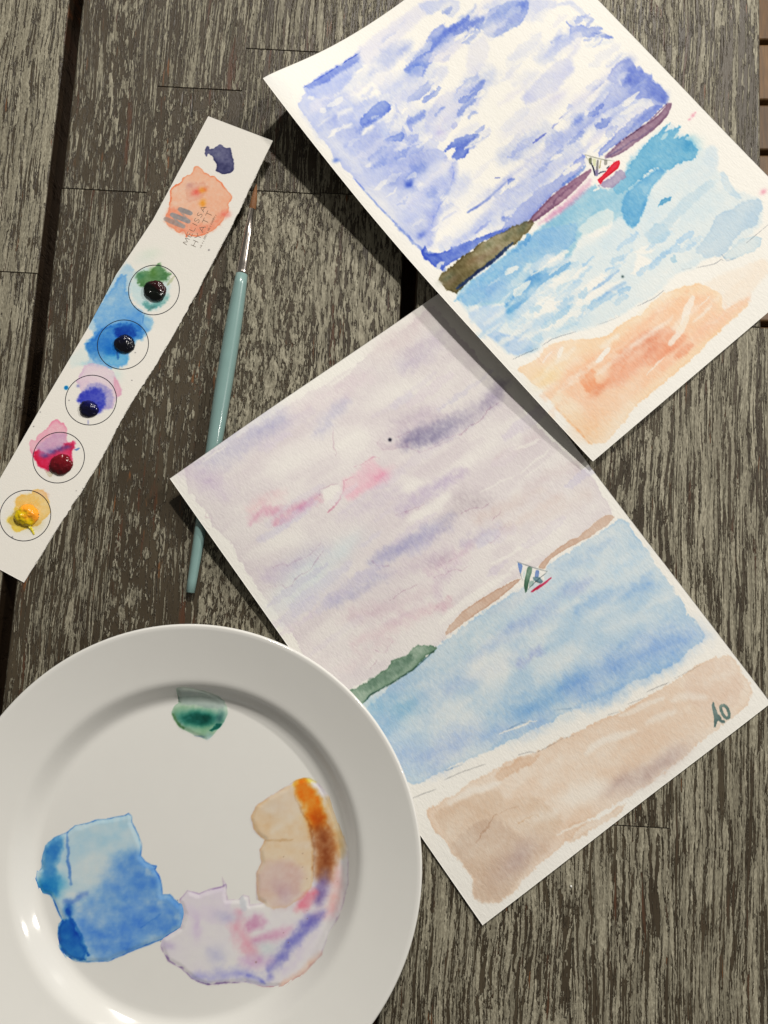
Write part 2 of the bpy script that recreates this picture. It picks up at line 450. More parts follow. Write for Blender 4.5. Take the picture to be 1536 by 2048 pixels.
class Canvas:
    """pigment density painted on a sheet; positions in millimetres on the sheet, axes turned by ang"""
    def __init__(self, X, Y, white, ang=0.0, grain=(0.9, 0.45)):
        self.X, self.Y = X.astype(np.float64), Y.astype(np.float64)
        self.D = np.zeros((len(X), 3))
        self.wl = np.array(srgb(white))
        self.ca, self.sa = math.cos(ang), math.sin(ang)
        U, V = self.turn(self.X, self.Y)
        self.grain = fbm(U * grain[0], V * grain[1], 3, 51) - 0.5
        self.k = 100
    def turn(self, x, y):
        return x * self.ca + y * self.sa, -x * self.sa + y * self.ca
    def _sel(self, pts, pad):
        xs = [p[0] for p in pts]; ys = [p[1] for p in pts]
        m = (self.X > min(xs) - pad) & (self.X < max(xs) + pad) & (self.Y > min(ys) - pad) & (self.Y < max(ys) + pad)
        self.k += 5
        return np.nonzero(m)[0]
    def _warp(self, x, y, rag, rf):
        if rag <= 0: return x, y
        k = self.k
        wx = fbm(x * rf, y * rf, 4, k) - 0.5; wy = fbm(x * rf, y * rf, 4, k + 1) - 0.5
        return x + wx * rag * 4, y + wy * rag * 4
    def _den(self, x, y, var, gran, idx, vf, st):
        u, v = self.turn(x, y)
        low = fbm(u * vf / st, v * vf, 4, self.k + 2) - 0.5
        return np.clip(1 + 2.4 * var * low + gran * 2.6 * self.grain[idx], 0.05, None)
    def _put(self, idx, cover, den, colour, add=False):
        """the wash takes over from what lies under it as far as it covers; add: it glazes on top"""
        t = np.clip(np.array(srgb(colour)) / self.wl, 0.004, 1.0)
        lay = den[:, None] * (-np.log(t))[None, :]
        c = np.clip(cover, -1, 1)[:, None]
        if add: self.D[idx] += lay * cover[:, None]
        else: self.D[idx] = np.clip(self.D[idx] * (1 - c) + lay * c + 0.05 * np.minimum(self.D[idx], lay) * np.clip(c, 0, 1), 0, None)
    def _fray(self, x, y, idx, rag):
        """the edge catches on the tooth of the paper"""
        return min(1.0, rag * 1.7) * (self.grain[idx] * 1.7 + (fbm(x * 0.7, y * 0.7, 2, self.k + 4) - 0.5) * 1.0)
    def _fade(self, x, y, fade):
        """water pools: parts of a wash are thinner"""
        u, v = self.turn(x, y)
        return 1 - fade * sstep(0.42, 0.66, fbm(u * 0.035, v * 0.07, 3, self.k + 1))
    def wash(self, pts, colour, a=1.0, soft=0.35, rag=0.5, rf=0.22, edge=0.25, ew=0.7, var=0.3, gran=0.18, vf=0.09, st=2.0, fade=0.3):
        idx = self._sel(pts, 3 + 4 * rag + 2 * soft)
        if not len(idx): return
        x, y = self.X[idx], self.Y[idx]
        xw, yw = self._warp(x, y, rag, rf)
        sd = poly_sd(xw, yw, rounded(pts)) + self._fray(x, y, idx, rag)
        m = sstep(-soft, soft, sd) * self._fade(x, y, fade)
        den = self._den(x, y, var, gran, idx, vf, st)
        if edge: den = den + edge * np.exp(-((sd - ew * 0.5) / ew) ** 2) * (0.4 + 1.2 * sstep(0.3, 0.7, fbm(x * 0.09, y * 0.09, 2, self.k)))
        self._put(idx, a * m, den, colour)
    def stroke(self, pts, w, colour, a=1.0, soft=None, rag=0.4, rf=0.25, edge=0.0, var=0.35, gran=0.2, taper=0.35, dry=0.0, vf=0.12, st=2.5, add=False, fade=0.35):
        if soft is None: soft = w * 0.3
        idx = self._sel(pts, w + 4 * rag + soft)
        if not len(idx): return
        x, y = self.X[idx], self.Y[idx]
        xw, yw = self._warp(x, y, rag, rf)
        best = np.full(x.shape, -1e9)
        n = max(1, len(pts) - 1)
        for i in range(n):
            b = pts[min(i + 1, len(pts) - 1)]
            d, t = seg_dist(xw, yw, pts[i], b)
            s = (i + t) / n
            half = w * 0.5 * (1 - taper * np.abs(2 * s - 1) ** 3)
            best = np.maximum(best, half - d)
        best = best + self._fray(x, y, idx, rag) * min(1.0, w / 2.2)
        m = sstep(-soft, soft, best) * self._fade(x, y, fade)
        if dry:
            u, v = self.turn(x, y)
            m = m * sstep(dry - 0.12, dry + 0.12, fbm(u * 0.25, v * 1.6, 3, self.k + 3))
        den = self._den(x, y, var, gran, idx, vf, st)
        if edge: den = den + edge * np.exp(-((best - 0.35) / 0.5) ** 2)
        self._put(idx, a * m, den, colour, add)
    def dab(self, c, rx, ry, colour, a=1.0, rot=0.0, rag=1.2, var=0.3, gran=0.2, hard=1.0):
        r = max(rx, ry) * 2.4
        idx = self._sel([c], r + 4)
        if not len(idx): return
        x, y = self.X[idx], self.Y[idx]
        xw, yw = self._warp(x, y, rag, 0.12)
        u, v = self.turn(xw - c[0], yw - c[1])
        cr, sr = math.cos(rot), math.sin(rot)
        q = ((u * cr + v * sr) / rx) ** 2 + ((-u * sr + v * cr) / ry) ** 2
        m = np.exp(-q ** hard)
        self._put(idx, a * m, self._den(x, y, var, gran, idx, 0.2, 1.5), colour)
    def line(self, pts, w, colour, a=1.0, rag=0.15):
        self.stroke(pts, w, colour, a, soft=w * 0.45, rag=rag, rf=0.4, var=0.3, gran=0.3, taper=0.5, add=True, fade=0.6)
    def lift(self, pts, a=1.0, soft=0.5, rag=0.6, rf=0.25, w=None):
        idx = self._sel(pts, 3 + 4 * rag + (w or 0) + soft)
        if not len(idx): return
        x, y = self.X[idx], self.Y[idx]
        xw, yw = self._warp(x, y, rag, rf)
        if w is None:
            sd = poly_sd(xw, yw, pts)
        else:
            sd = np.full(x.shape, -1e9); n = max(1, len(pts) - 1)
            for i in range(n):
                d, t = seg_dist(xw, yw, pts[i], pts[min(i + 1, len(pts) - 1)])
                sd = np.maximum(sd, w * 0.5 * (1 - 0.5 * np.abs(2 * (i + t) / n - 1) ** 3) - d)
        m = sstep(-soft, soft, sd)
        self.D[idx] *= (1 - a * m)[:, None]
    def colours(self, albedo):
        return np.array(albedo)[None, :] * np.exp(-self.D)

# ------------------------------------------------------------------ sheets of paper
PAPER = (0.79, 0.775, 0.73)
def skirt(verts, quads, cols, nu, nv, th):
    """give a sheet its cut edge and a back"""
    i = np.arange(nu * nv).reshape(nv, nu)
    ring = np.concatenate([i[0, :-1], i[:-1, -1], i[-1, :0:-1], i[:0:-1, 0]])
    n0 = len(verts)
    low = verts[ring] - np.array([0, 0, th])
    k = len(ring); a = np.arange(k); b = (a + 1) % k
    q = np.stack([ring[a], n0 + a, n0 + b, ring[b]], -1)
    su = np.unique(np.linspace(0, nu - 1, 24).astype(int)); sv = np.unique(np.linspace(0, nv - 1, 36).astype(int))
    back = verts[i[np.ix_(sv, su)]].reshape(-1, 3) - np.array([0, 0, th])
    n1 = n0 + k
    bq = grid_quads(len(su), len(sv))[:, ::-1] + n1
    V = np.concatenate([verts, low, back]); Q = np.concatenate([quads, q, bq])
    C = np.concatenate([cols, np.tile(np.array(PAPER), (k + len(back), 1))])
    return V, Q, C

STEP = 0.42
def sheet_grid(w, h):
    gu, gv = np.meshgrid(np.linspace(0, w, int(w / STEP) + 1), np.linspace(0, h, int(h / STEP) + 1))
    return gu.ravel(), gv.ravel()

def z_cloudy(u, v):
    """the sheet curls up along its left edge, most at the top left corner"""
    zl = np.interp(v, [0, 20, 40, 65, 90, 120, 150, 185, 215, 250, 276], [21.5, 19.2, 17.0, 14.6, 12.6, 11.2, 10.4, 9.8, 9.0, 7.0, 4.6])
    k = np.interp(v, [0, 80, 276], [42.0, 50.0, 60.0])
    z = 1.1 + zl * np.exp(-(u / k) ** 1.35) + 0.45 * np.sin(u / 21.0 + v / 47.0) + 0.35 * np.sin(v / 27.0 - u / 52.0 + 1.0)
    return z, 0.0 * v, -(2.0 * (1 - v / 276.0) + 3.6 * np.sin(np.pi * np.clip(v / 276.0, 0, 1)) ** 0.8) * np.exp(-u / 60.0)

def z_dusk(u, v):
    """one corner is propped on the brush, the rest lies flat"""
    z = 1.0 + 9.7 * np.exp(-(((u / 88.0) ** 2 + (v / 118.0) ** 2) ** 0.85)) + 0.4 * np.sin(u / 24.0 - v / 51.0) + 0.3 * np.sin(v / 25.0 + u / 60.0 + 2.0)
    return z, 2.0 * (z / 10.0) ** 2 * np.clip(1 - v / 140.0, 0, 1), 0.0 * u


def sheet(name, origin, ang, w, h, zfun, canvas, label):
    nu, nv = int(w / STEP) + 1, int(h / STEP) + 1
    z, sh, su = zfun(canvas.X, canvas.Y)
    V = np.stack([(canvas.X + su) * MM, -(canvas.Y + sh) * MM, z * MM], -1)
    Q = grid_quads(nu, nv)[:, ::-1]
    V, Q, C = skirt(V, Q, canvas.colours(PAPER), nu, nv, 0.0004)
    o = link(name, fast_mesh(name, V, Q, C), M_paper)
    o.location = (origin[0] * MM, origin[1] * MM, 0)
    o.rotation_euler = (0, 0, math.radians(ang))
    tag(o, label, 'painting')
    return o

P = Canvas(*sheet_grid(188.0, 276.0), (243, 236, 220))
P.wash([(6.4,22.2),(6.2,31.5),(5.3,46.3),(4.7,58.9),(5.7,73.9),(6.3,93.7),(7.4,106.9),(8.4,120.1),(8.4,130.1),(15.8,128.2),(18.2,122.4),(26.1,115.7),(34.2,110.2),(48.2,106.6),(54.8,98.6),(57.2,89.9),(52.4,83.7),(44.9,80.9),(41.5,74.6),(34.0,64.5),(35.4,56.6),(32.0,51.9),(29.9,45.6),(28.8,34.9),(24.3,28.6),(19.8,22.4),(16.1,16.7)], (202, 205, 222), a=1.0, rag=0.9, edge=0.3, var=0.5, fade=0.4)
P.wash([(13.4,18.9),(24.3,28.6),(28.8,34.9),(29.9,45.6),(35.4,56.6),(34.0,64.5),(41.5,74.6),(52.4,83.7),(49.2,89.1),(35.7,92.2),(27.8,96.0),(25.5,90.0),(14.9,82.7),(7.8,68.2),(7.2,51.1),(6.9,36.7),(6.8,24.8)], (200, 204, 223), a=0.7, soft=4, edge=0, var=0.5)
P.dab((19.4,38.1), 8.32, 5.55, (156, 166, 209), a=0.8)
P.dab((19.0,47.6), 7.40, 4.62, (156, 166, 209), a=0.5)
P.dab((28.1,56.9), 9.25, 6.47, (156, 166, 209), a=0.6)
P.dab((27.6,66.5), 12.95, 7.40, (156, 166, 209), a=0.7)
P.dab((33.2,80.4), 12.95, 7.40, (156, 166, 209), a=0.75)
P.dab((43.7,83.9), 8.32, 5.55, (156, 166, 209), a=0.7)
P.dab((24.3,85.5), 8.32, 4.62, (156, 166, 209), a=0.6)
P.dab((27.0,91.1), 5.55, 3.70, (156, 166, 209), a=0.8)
P.dab((15.0,116.3), 5.55, 5.55, (156, 166, 209), a=0.5)
P.dab((33.9,40.4), 5.55, 4.62, (156, 166, 209), a=0.5)
P.dab((30.8,32.3), 4.62, 3.70, (156, 166, 209), a=0.5)
P.lift([(12.4,35.2),(10.3,53.1),(10.2,71.0)], w=4.62, a=0.35, soft=2.5, rag=1.4)
P.lift([(3.6,79.6),(7.5,92.1),(9.7,109.8)], w=5.55, a=0.4, soft=2.5, rag=1.4)
P.lift([(17.8,70.0),(22.9,78.4)], w=5.55, a=0.25, soft=2.5, rag=1.4)
P.lift([(25.1,102.3),(23.1,113.5)], w=5.55, a=0.4, soft=2.5, rag=1.4)
P.lift([(19.0,34.1),(17.5,28.5)], w=2.77, a=0.4, soft=2.5, rag=1.4)
P.lift([(50.1,92.4),(46.5,102.7)], w=4.62, a=0.45, soft=2.5, rag=1.4)
P.dab((20.2,32.4), 3.70, 2.40, (134, 150, 202), a=0.5, rag=1.6, hard=1.5)
P.dab((24.1,47.0), 4.62, 2.77, (134, 150, 202), a=0.5, rag=1.6, hard=1.5)
P.dab((29.2,53.9), 3.70, 2.77, (134, 150, 202), a=0.5, rag=1.6, hard=1.5)
P.dab((28.3,67.1), 5.55, 3.33, (134, 150, 202), a=0.5, rag=1.6, hard=1.5)
P.dab((33.6,76.9), 5.55, 2.77, (134, 150, 202), a=0.5, rag=1.6, hard=1.5)
P.dab((39.7,88.7), 4.62, 3.70, (134, 150, 202), a=0.5, rag=1.6, hard=1.5)
P.dab((23.7,86.3), 4.62, 2.40, (134, 150, 202), a=0.5, rag=1.6, hard=1.5)
P.dab((29.9,91.9), 2.77, 2.22, (134, 150, 202), a=0.5, rag=1.6, hard=1.5)
P.dab((27.9,93.3), 2.22, 2.03, (68, 93, 185), a=1.1, rag=0.6)
P.dab((4.4,59.6), 1.57, 1.11, (117, 139, 201), a=1.0, rag=0.5)
P.wash([(16.0,15.4),(26.9,13.0),(46.8,11.8),(63.2,11.2),(65.4,12.3),(62.5,15.2),(54.0,19.7),(43.7,21.9),(32.6,26.9),(21.1,26.8),(14.3,20.6)], (181, 189, 219), a=0.9, soft=1.2, edge=0.1, var=0.35)
P.wash([(16.1,15.2),(28.7,13.6),(46.6,12.0),(64.2,11.5),(64.7,13.2),(59.5,15.9),(43.2,16.3),(25.5,17.9),(18.1,17.1)], (125, 142, 203), a=0.8, soft=1.4, edge=0.3, var=0.3)
P.line([(15.9,15.1),(28.5,13.9),(46.4,12.3),(64.0,11.8)], 0.65, (76, 98, 181), a=0.8)
P.wash([(70.3,12.6),(81.0,11.0),(90.8,10.1),(103.1,10.7),(102.5,13.0),(87.9,13.5),(74.7,14.1),(70.5,14.6)], (156, 169, 214), a=0.9, soft=0.8, edge=0.35)
P.wash([(55.9,9.5),(75.1,7.4),(92.9,7.5),(107.5,7.1),(113.5,10.7),(107.0,15.3),(92.9,16.7),(78.0,19.3),(65.1,19.7),(54.5,22.1)], (227, 222, 223), a=1, soft=1.8, edge=0.1, st=4)
P.wash([(55.9,20.3),(71.2,18.4),(83.3,19.1),(87.2,23.6),(76.2,27.7),(63.5,30.9),(61.3,42.8),(53.8,42.9),(50.2,35.2)], (227, 223, 224), a=0.9, soft=1.5, edge=0.15)
P.wash([(104.5,7.5),(112.0,9.4),(124.8,20.4),(121.3,26.1),(114.0,27.0),(113.8,19.6),(105.6,17.0)], (199, 203, 223), a=0.9, soft=1.2, edge=0.2)
P.wash([(69.9,36.1),(79.8,32.5),(91.6,30.6),(98.8,25.8),(109.2,26.6),(107.4,30.1),(115.5,31.3),(123.4,31.9),(119.7,37.7),(109.2,40.2),(97.5,40.4),(91.6,39.8),(82.1,41.9),(77.8,45.5),(73.1,42.9)], (156, 168, 212), a=1.0, soft=0.8, edge=0.3, var=0.4)
P.wash([(79.8,32.5),(91.3,31.0),(102.3,28.6),(109.3,31.0),(122.5,32.2),(119.3,34.5),(109.7,33.5),(99.5,34.9),(90.0,35.6),(82.6,35.3)], (107, 129, 203), a=0.8, soft=1.6, edge=0.1, var=0.5)
P.dab((77.5,39.1), 4.62, 3.51, (77, 108, 199), a=1.1, rag=0.7)
P.dab((73.4,38.7), 3.70, 2.31, (97, 124, 200), a=0.7)
P.wash([(98.8,25.8),(106.6,26.5),(104.2,31.0),(98.3,30.3)], (175, 183, 217), a=0.7, soft=0.6)
P.wash([(119.0,37.1),(124.4,36.0),(129.6,37.6),(133.2,36.4),(147.8,40.1),(148.0,40.3),(155.9,46.8),(151.8,52.3),(142.3,56.1),(135.2,54.9),(129.1,52.7),(124.4,52.6),(122.2,49.2),(123.2,45.0)], (132, 150, 207), a=1.0, soft=0.7, edge=0.35, var=0.45)
P.dab((143.5,45.4), 8.58, 4.29, (86, 112, 197), a=0.7)
P.dab((123.7,38.3), 2.77, 2.40, (97, 122, 200), a=0.7)
P.dab((151.3,47.4), 5.72, 2.86, (107, 129, 200), a=0.6)
P.lift([(126.4,42.0),(133.2,36.4),(137.7,37.3)], w=1.85, a=0.8, soft=0.5)
P.wash([(98.1,57.8),(111.5,46.5),(120.3,48.3),(118.4,56.6),(111.9,59.6),(100.5,65.4)], (224, 220, 223), a=0.9, soft=1.4, edge=0.2)
P.wash([(155.9,46.8),(169.4,57.9),(165.6,60.6),(151.4,55.0)], (203, 205, 224), a=0.8, soft=1.2, edge=0.15)
P.wash([(58.4,52.3),(63.6,49.8),(72.3,49.2),(78.2,49.7),(80.2,52.1),(74.8,54.1),(66.2,55.0)], (135, 150, 207), a=0.9, soft=0.6, edge=0.4)
P.wash([(59.3,46.7),(67.3,43.1),(74.5,45.0),(65.4,48.4),(57.4,52.0)], (211, 212, 224), a=0.8, soft=1)
P.wash([(29.1,46.6),(38.0,44.3),(43.6,43.3),(49.2,44.0),(51.2,49.3),(46.8,51.5),(39.3,51.8),(29.8,53.3),(28.2,50.8)], (119, 140, 203), a=1, soft=0.6, edge=0.35, var=0.4)
P.wash([(30.7,38.5),(37.4,37.5),(47.0,39.1),(45.8,42.8),(38.0,44.3),(30.6,44.7)], (200, 204, 224), a=0.9, soft=0.8, edge=0.25)
P.wash([(25.4,27.9),(31.2,28.7),(33.2,33.7),(32.3,39.5),(27.5,36.6),(24.0,32.1)], (204, 208, 226), a=0.7, soft=0.8)
P.wash([(54.0,49.0),(52.6,52.6),(51.4,55.7),(50.7,53.9),(52.3,50.4)], (175, 183, 214), a=0.8, soft=0.3, edge=0.4, rag=0.2)
P.wash([(55.3,58.7),(53.7,63.8),(50.0,69.0),(49.3,66.6),(50.9,61.9)], (181, 187, 216), a=0.9, soft=0.3, edge=0.4, rag=0.2)
P.wash([(48.1,61.9),(46.6,68.0),(43.6,73.5),(43.3,70.1),(44.7,65.4)], (170, 179, 212), a=0.8, soft=0.3, edge=0.3, rag=0.2)
P.wash([(32.1,63.9),(38.3,63.6),(45.1,65.6),(44.4,68.3),(41.1,70.6),(37.9,67.1)], (111, 134, 201), a=0.9, soft=0.5, edge=0.3)
P.wash([(38.5,49.7),(41.8,53.1),(39.0,62.7),(34.0,64.5),(35.6,58.0)], (194, 201, 222), a=0.8, soft=0.7)
P.wash([(46.1,73.4),(49.5,74.5),(48.6,77.1),(44.3,77.9)], (200, 204, 223), a=0.8, soft=0.4, edge=0.3, rag=0.3)
P.wash([(50.5,78.5),(55.5,76.9),(58.1,82.8),(53.9,84.9),(50.5,83.0)], (200, 203, 222), a=0.9, soft=0.5, edge=0.25)
P.wash([(62.1,66.0),(77.1,60.0),(84.6,63.2),(93.3,64.9),(98.8,68.1),(95.9,75.3),(89.6,79.7),(87.9,74.2),(80.3,73.5),(75.5,77.7),(69.6,81.0),(59.6,83.9),(54.1,77.2),(56.4,71.1)], (214, 212, 221), a=1, soft=1, edge=0.2, var=0.4)
P.wash([(75.8,76.6),(81.4,73.0),(87.9,72.8),(92.8,69.3),(98.8,68.1),(104.1,69.5),(100.4,72.3),(94.4,74.1),(90.6,76.4),(83.3,75.9),(77.3,78.1)], (119, 138, 203), a=0.9, soft=0.8, edge=0.25, var=0.4)
P.dab((100.5,69.2), 1.85, 1.29, (76, 100, 185), a=0.9, rag=0.3)
P.dab((62.8,77.2), 3.24, 2.59, (193, 184, 213), a=0.6)
P.dab((70.3,74.9), 2.03, 1.66, (193, 186, 213), a=0.6)
P.wash([(69.3,79.5),(71.6,77.9),(73.8,79.0),(72.5,81.3),(69.0,81.7)], (184, 187, 214), a=0.8, soft=0.3, edge=0.4, rag=0.2)
P.wash([(56.1,89.7),(60.2,87.0),(66.9,87.2),(75.1,89.4),(79.1,93.3),(76.3,95.7),(71.0,95.7),(67.0,97.5),(63.1,99.1),(58.2,96.8),(57.1,93.7),(62.5,91.7),(61.3,89.4)], (105, 126, 199), a=1.05, soft=0.5, edge=0.3, var=0.4)
P.lift([(58.7,91.8),(61.7,89.7),(63.8,90.8),(60.6,92.5)], a=0.9, soft=0.3, rag=0.2)
P.wash([(77.3,89.8),(86.1,90.1),(82.9,92.8),(78.4,92.1)], (166, 176, 213), a=0.9, soft=0.4, edge=0.35, rag=0.3)
P.wash([(52.0,93.2),(55.1,90.9),(56.1,93.0),(52.9,94.3)], (175, 180, 210), a=0.7, soft=0.3, rag=0.2)
P.stroke([(56.2,97.7),(49.1,104.7),(40.9,105.0),(31.7,105.9),(33.5,111.0),(26.4,116.0),(20.2,121.4),(14.3,127.1)], 5.73, (175, 182, 217), a=0.9, soft=2.0, var=0.6)
P.line([(56.2,97.0),(48.6,106.8),(40.6,109.8),(32.6,112.9),(25.8,116.7),(19.7,122.3),(15.3,126.6)], 0.83, (117, 136, 201), a=0.25, rag=0.5)
P.dab((38.7,103.3), 4.16, 3.24, (127, 142, 204), a=0.6)
P.dab((31.6,104.5), 3.24, 2.77, (136, 150, 206), a=0.6)
P.dab((14.9,120.6), 3.24, 2.03, (117, 134, 203), a=0.8)
P.dab((25.1,112.4), 2.31, 5.55, (146, 156, 210), a=0.6)
P.line([(33.6,113.9),(39.3,115.7),(41.1,120.9)], 1.11, (175, 182, 212), a=0.8)
P.line([(22.1,123.5),(30.6,120.3),(38.1,120.9)], 1.20, (199, 203, 220), a=0.8)
P.line([(36.3,110.5),(44.7,107.8),(52.6,102.1)], 0.83, (180, 185, 214), a=0.6)
P.line([(5.7,73.9),(6.3,93.7),(7.4,106.9),(8.1,120.5)], 0.92, (117, 138, 201), a=0.6)
P.stroke([(6.8,107.6),(8.1,120.5),(9.1,129.4)], 1.48, (102, 124, 199), a=0.7)
P.wash([(7.8,128.4),(11.6,126.3),(10.2,131.5),(12.7,132.8),(18.9,136.0),(26.2,137.3),(35.6,140.4),(47.2,144.0),(56.3,145.9),(54.2,148.3),(44.6,145.6),(36.2,144.0),(26.4,144.1),(17.7,143.1),(11.9,143.0),(9.8,144.4),(8.1,137.7),(7.2,131.7)], (78, 102, 191), a=1.1, soft=0.5, edge=0.3, var=0.4)
P.stroke([(11.2,131.0),(12.8,134.8),(10.6,144.5)], 2.40, (50, 75, 176), a=0.6, soft=0.6)
P.wash([(15.6,131.3),(19.4,131.0),(19.1,135.7),(15.8,134.0)], (208, 212, 226), a=0.7, soft=0.5)
P.stroke([(23.2,136.5),(37.9,136.3),(53.3,134.1),(66.4,134.2)], 4.07, (192, 197, 220), a=0.9, soft=2)
P.stroke([(37.9,137.7),(49.9,136.7)], 1.48, (146, 158, 210), a=0.7)
P.line([(42.9,125.3),(49.2,125.9),(56.4,126.1),(74.8,124.5)], 1.39, (86, 106, 187), a=0.9)
P.stroke([(55.7,125.5),(75.1,124.1)], 3.14, (166, 176, 213), a=0.6, soft=1.5)
P.line([(68.3,118.8),(71.0,120.7)], 0.65, (95, 108, 177), a=0.9)
P.stroke([(61.7,131.1),(78.4,129.8),(95.1,130.0),(104.5,126.8),(123.8,126.0),(146.3,124.9),(160.6,122.6)], 6.10, (194, 197, 220), a=1, soft=3, var=0.5, st=5)
P.stroke([(67.9,123.9),(87.6,123.7),(106.6,124.4),(122.2,124.8),(146.1,119.1)], 3.62, (183, 187, 217), a=0.8, soft=2, var=0.5, st=5)
P.stroke([(59.8,136.4),(83.0,136.4),(99.8,136.6),(116.2,139.1)], 3.81, (208, 208, 222), a=0.7, soft=2, var=0.5)
P.stroke([(95.8,129.2),(99.1,136.0),(118.4,138.1),(131.7,135.2)], 2.86, (216, 214, 223), a=0.7, soft=1.5)
P.stroke([(99.1,116.4),(108.3,116.7)], 1.24, (98, 110, 186), a=1, soft=0.3, dry=0.4)
P.stroke([(113.7,116.3),(128.1,115.0),(133.8,114.8)], 1.05, (136, 144, 200), a=0.9, soft=0.4, dry=0.42)
P.stroke([(130.7,113.7),(141.3,115.3),(154.5,113.4)], 2.29, (141, 154, 206), a=0.85, soft=0.8, st=5)
P.wash([(111.8,91.1),(121.4,89.2),(143.2,87.3),(150.2,90.1),(147.6,98.0),(141.4,98.6),(130.9,101.3),(121.1,98.8),(111.3,96.3)], (200, 201, 220), a=0.9, soft=1.6, edge=0.1, var=0.5, st=3)
P.stroke([(91.7,102.2),(106.4,103.4),(128.0,104.5)], 11.44, (224, 220, 223), a=0.9, soft=5)
P.stroke([(139.2,81.2),(149.8,78.4),(158.1,73.6)], 3.43, (203, 205, 222), a=0.8, soft=1.2)
P.stroke([(147.6,82.3),(158.5,86.9),(150.2,90.1)], 3.81, (216, 214, 223), a=0.7, soft=2)
P.dab((128.0,104.5), 6.67, 2.38, (212, 207, 219), a=0.6)
P.dab((115.7,75.9), 2.86, 2.38, (217, 214, 223), a=0.6)
P.wash([(157.6,113.1),(164.0,111.3),(170.7,109.9),(173.5,111.7),(177.9,112.5),(175.4,119.5),(178.9,119.7),(177.0,123.7),(180.2,128.3),(177.7,130.5),(177.8,133.4),(179.2,138.1),(178.1,144.2),(175.3,147.7),(168.9,146.5),(168.0,142.7),(169.4,138.5),(164.3,135.1),(159.1,131.8),(153.4,130.6),(143.4,128.1),(121.7,128.4),(119.3,125.1),(136.4,123.9),(147.7,121.9),(159.7,119.1)], (146, 158, 208), a=1, soft=0.7, edge=0.3, var=0.45, st=2.5)
P.wash([(167.9,114.5),(176.6,113.9),(174.9,120.3),(176.8,123.5),(177.7,130.5),(178.9,138.5),(177.3,145.0),(174.1,146.7),(171.0,139.7),(169.3,132.6),(163.1,127.4),(162.8,120.2)], (117, 134, 200), a=0.7, soft=1.4, edge=0.15, var=0.7, rag=0.9)
P.dab((165.1,122.1), 3.43, 2.29, (84, 104, 187), a=0.55, rag=0.8)
P.dab((170.7,128.1), 3.43, 2.29, (84, 104, 187), a=0.55, rag=0.8)
P.dab((166.2,130.0), 3.43, 2.29, (84, 104, 187), a=0.55, rag=0.8)
P.dab((174.9,142.9), 3.43, 2.29, (84, 104, 187), a=0.55, rag=0.8)
P.dab((174.7,113.0), 3.43, 2.29, (84, 104, 187), a=0.55, rag=0.8)
P.dab((171.7,137.4), 3.43, 2.29, (84, 104, 187), a=0.55, rag=0.8)
P.lift([(162.6,119.3),(161.7,122.1)], w=1.33, a=0.8, soft=0.3, rag=0.2)
P.stroke([(141.6,121.1),(155.1,118.1),(167.1,113.8)], 4.39, (170, 180, 215), a=0.7, soft=2)
P.wash([(170.1,144.5),(172.8,146.7),(163.7,147.8),(152.5,148.2),(142.1,147.7),(131.4,147.6),(122.4,147.2),(123.2,144.1),(135.7,142.8),(150.7,141.2),(165.0,141.9)], (135, 150, 206), a=1, soft=0.5, edge=0.35, var=0.4, st=5)
P.stroke([(145.0,146.0),(155.5,144.9),(167.8,144.7)], 1.91, (98, 116, 193), a=0.6, soft=0.8)
P.line([(122.3,142.7),(136.5,141.9),(149.3,139.8)], 1.14, (185, 191, 216), a=0.5)
P.wash([(49.8,144.9),(59.3,142.8),(70.8,140.0),(85.9,139.1),(91.9,141.1),(105.2,141.1),(117.4,140.0),(113.0,145.4),(96.6,147.7),(86.9,146.8),(74.8,148.8),(65.8,150.9),(57.3,148.0)], (158, 168, 211), a=1, soft=0.6, edge=0.3, var=0.4, st=4)
P.stroke([(95.8,146.5),(103.9,146.9),(112.7,146.3)], 1.91, (91, 120, 195), a=0.9, soft=0.4)
P.wash([(164.3,71.3),(165.2,76.4),(169.9,78.8),(170.8,83.1),(176.3,85.4),(177.5,87.9),(175.2,88.9),(178.1,96.4),(175.8,95.9),(172.2,90.0),(166.7,87.0),(163.1,83.4),(156.0,83.7),(156.1,82.0),(161.7,78.0)], (156, 168, 211), a=0.95, soft=0.5, edge=0.3, var=0.4)
P.stroke([(172.1,87.8),(175.3,92.6),(177.9,96.6)], 1.53, (106, 126, 192), a=0.7, soft=0.4)
P.stroke([(167.5,60.0),(173.8,63.7),(175.2,71.4),(173.8,80.5)], 3.05, (200, 204, 224), a=0.9, soft=1)
P.stroke([(175.3,75.9),(176.6,79.8),(171.5,81.6)], 2.10, (175, 183, 214), a=0.8, soft=0.6)
P.stroke([(163.3,90.7),(168.8,93.8),(175.8,98.1)], 2.86, (216, 218, 225), a=0.7, soft=1.5)
P.stroke([(95.4,111.3),(103.9,112.4)], 5.83, (209, 210, 223), a=0.5772878690615053, soft=0.9, rag=1.2, edge=0)
P.stroke([(95.2,40.0),(114.6,40.3)], 5.29, (216, 215, 223), a=0.7979178606153241, soft=3.0, rag=1.2, edge=0.3)
P.stroke([(52.8,126.7),(71.8,124.6)], 7.45, (227, 221, 220), a=0.3898087531789742, soft=0.5, rag=1.2, edge=0)
P.stroke([(91.0,37.3),(108.2,38.2)], 3.85, (209, 210, 223), a=0.7011167074652003, soft=0.9, rag=1.2, edge=0.3)
P.stroke([(60.1,136.3),(67.6,136.4)], 4.94, (209, 210, 223), a=0.5035540116237502, soft=0.9, rag=1.2, edge=0.3)
P.stroke([(70.0,67.4),(84.8,66.1)], 5.63, (209, 210, 223), a=0.46956708775517375, soft=0.5, rag=1.2, edge=0)
P.stroke([(69.0,95.0),(84.5,94.9)], 4.45, (216, 215, 223), a=0.7909978079064207, soft=0.5, rag=1.2, edge=0)
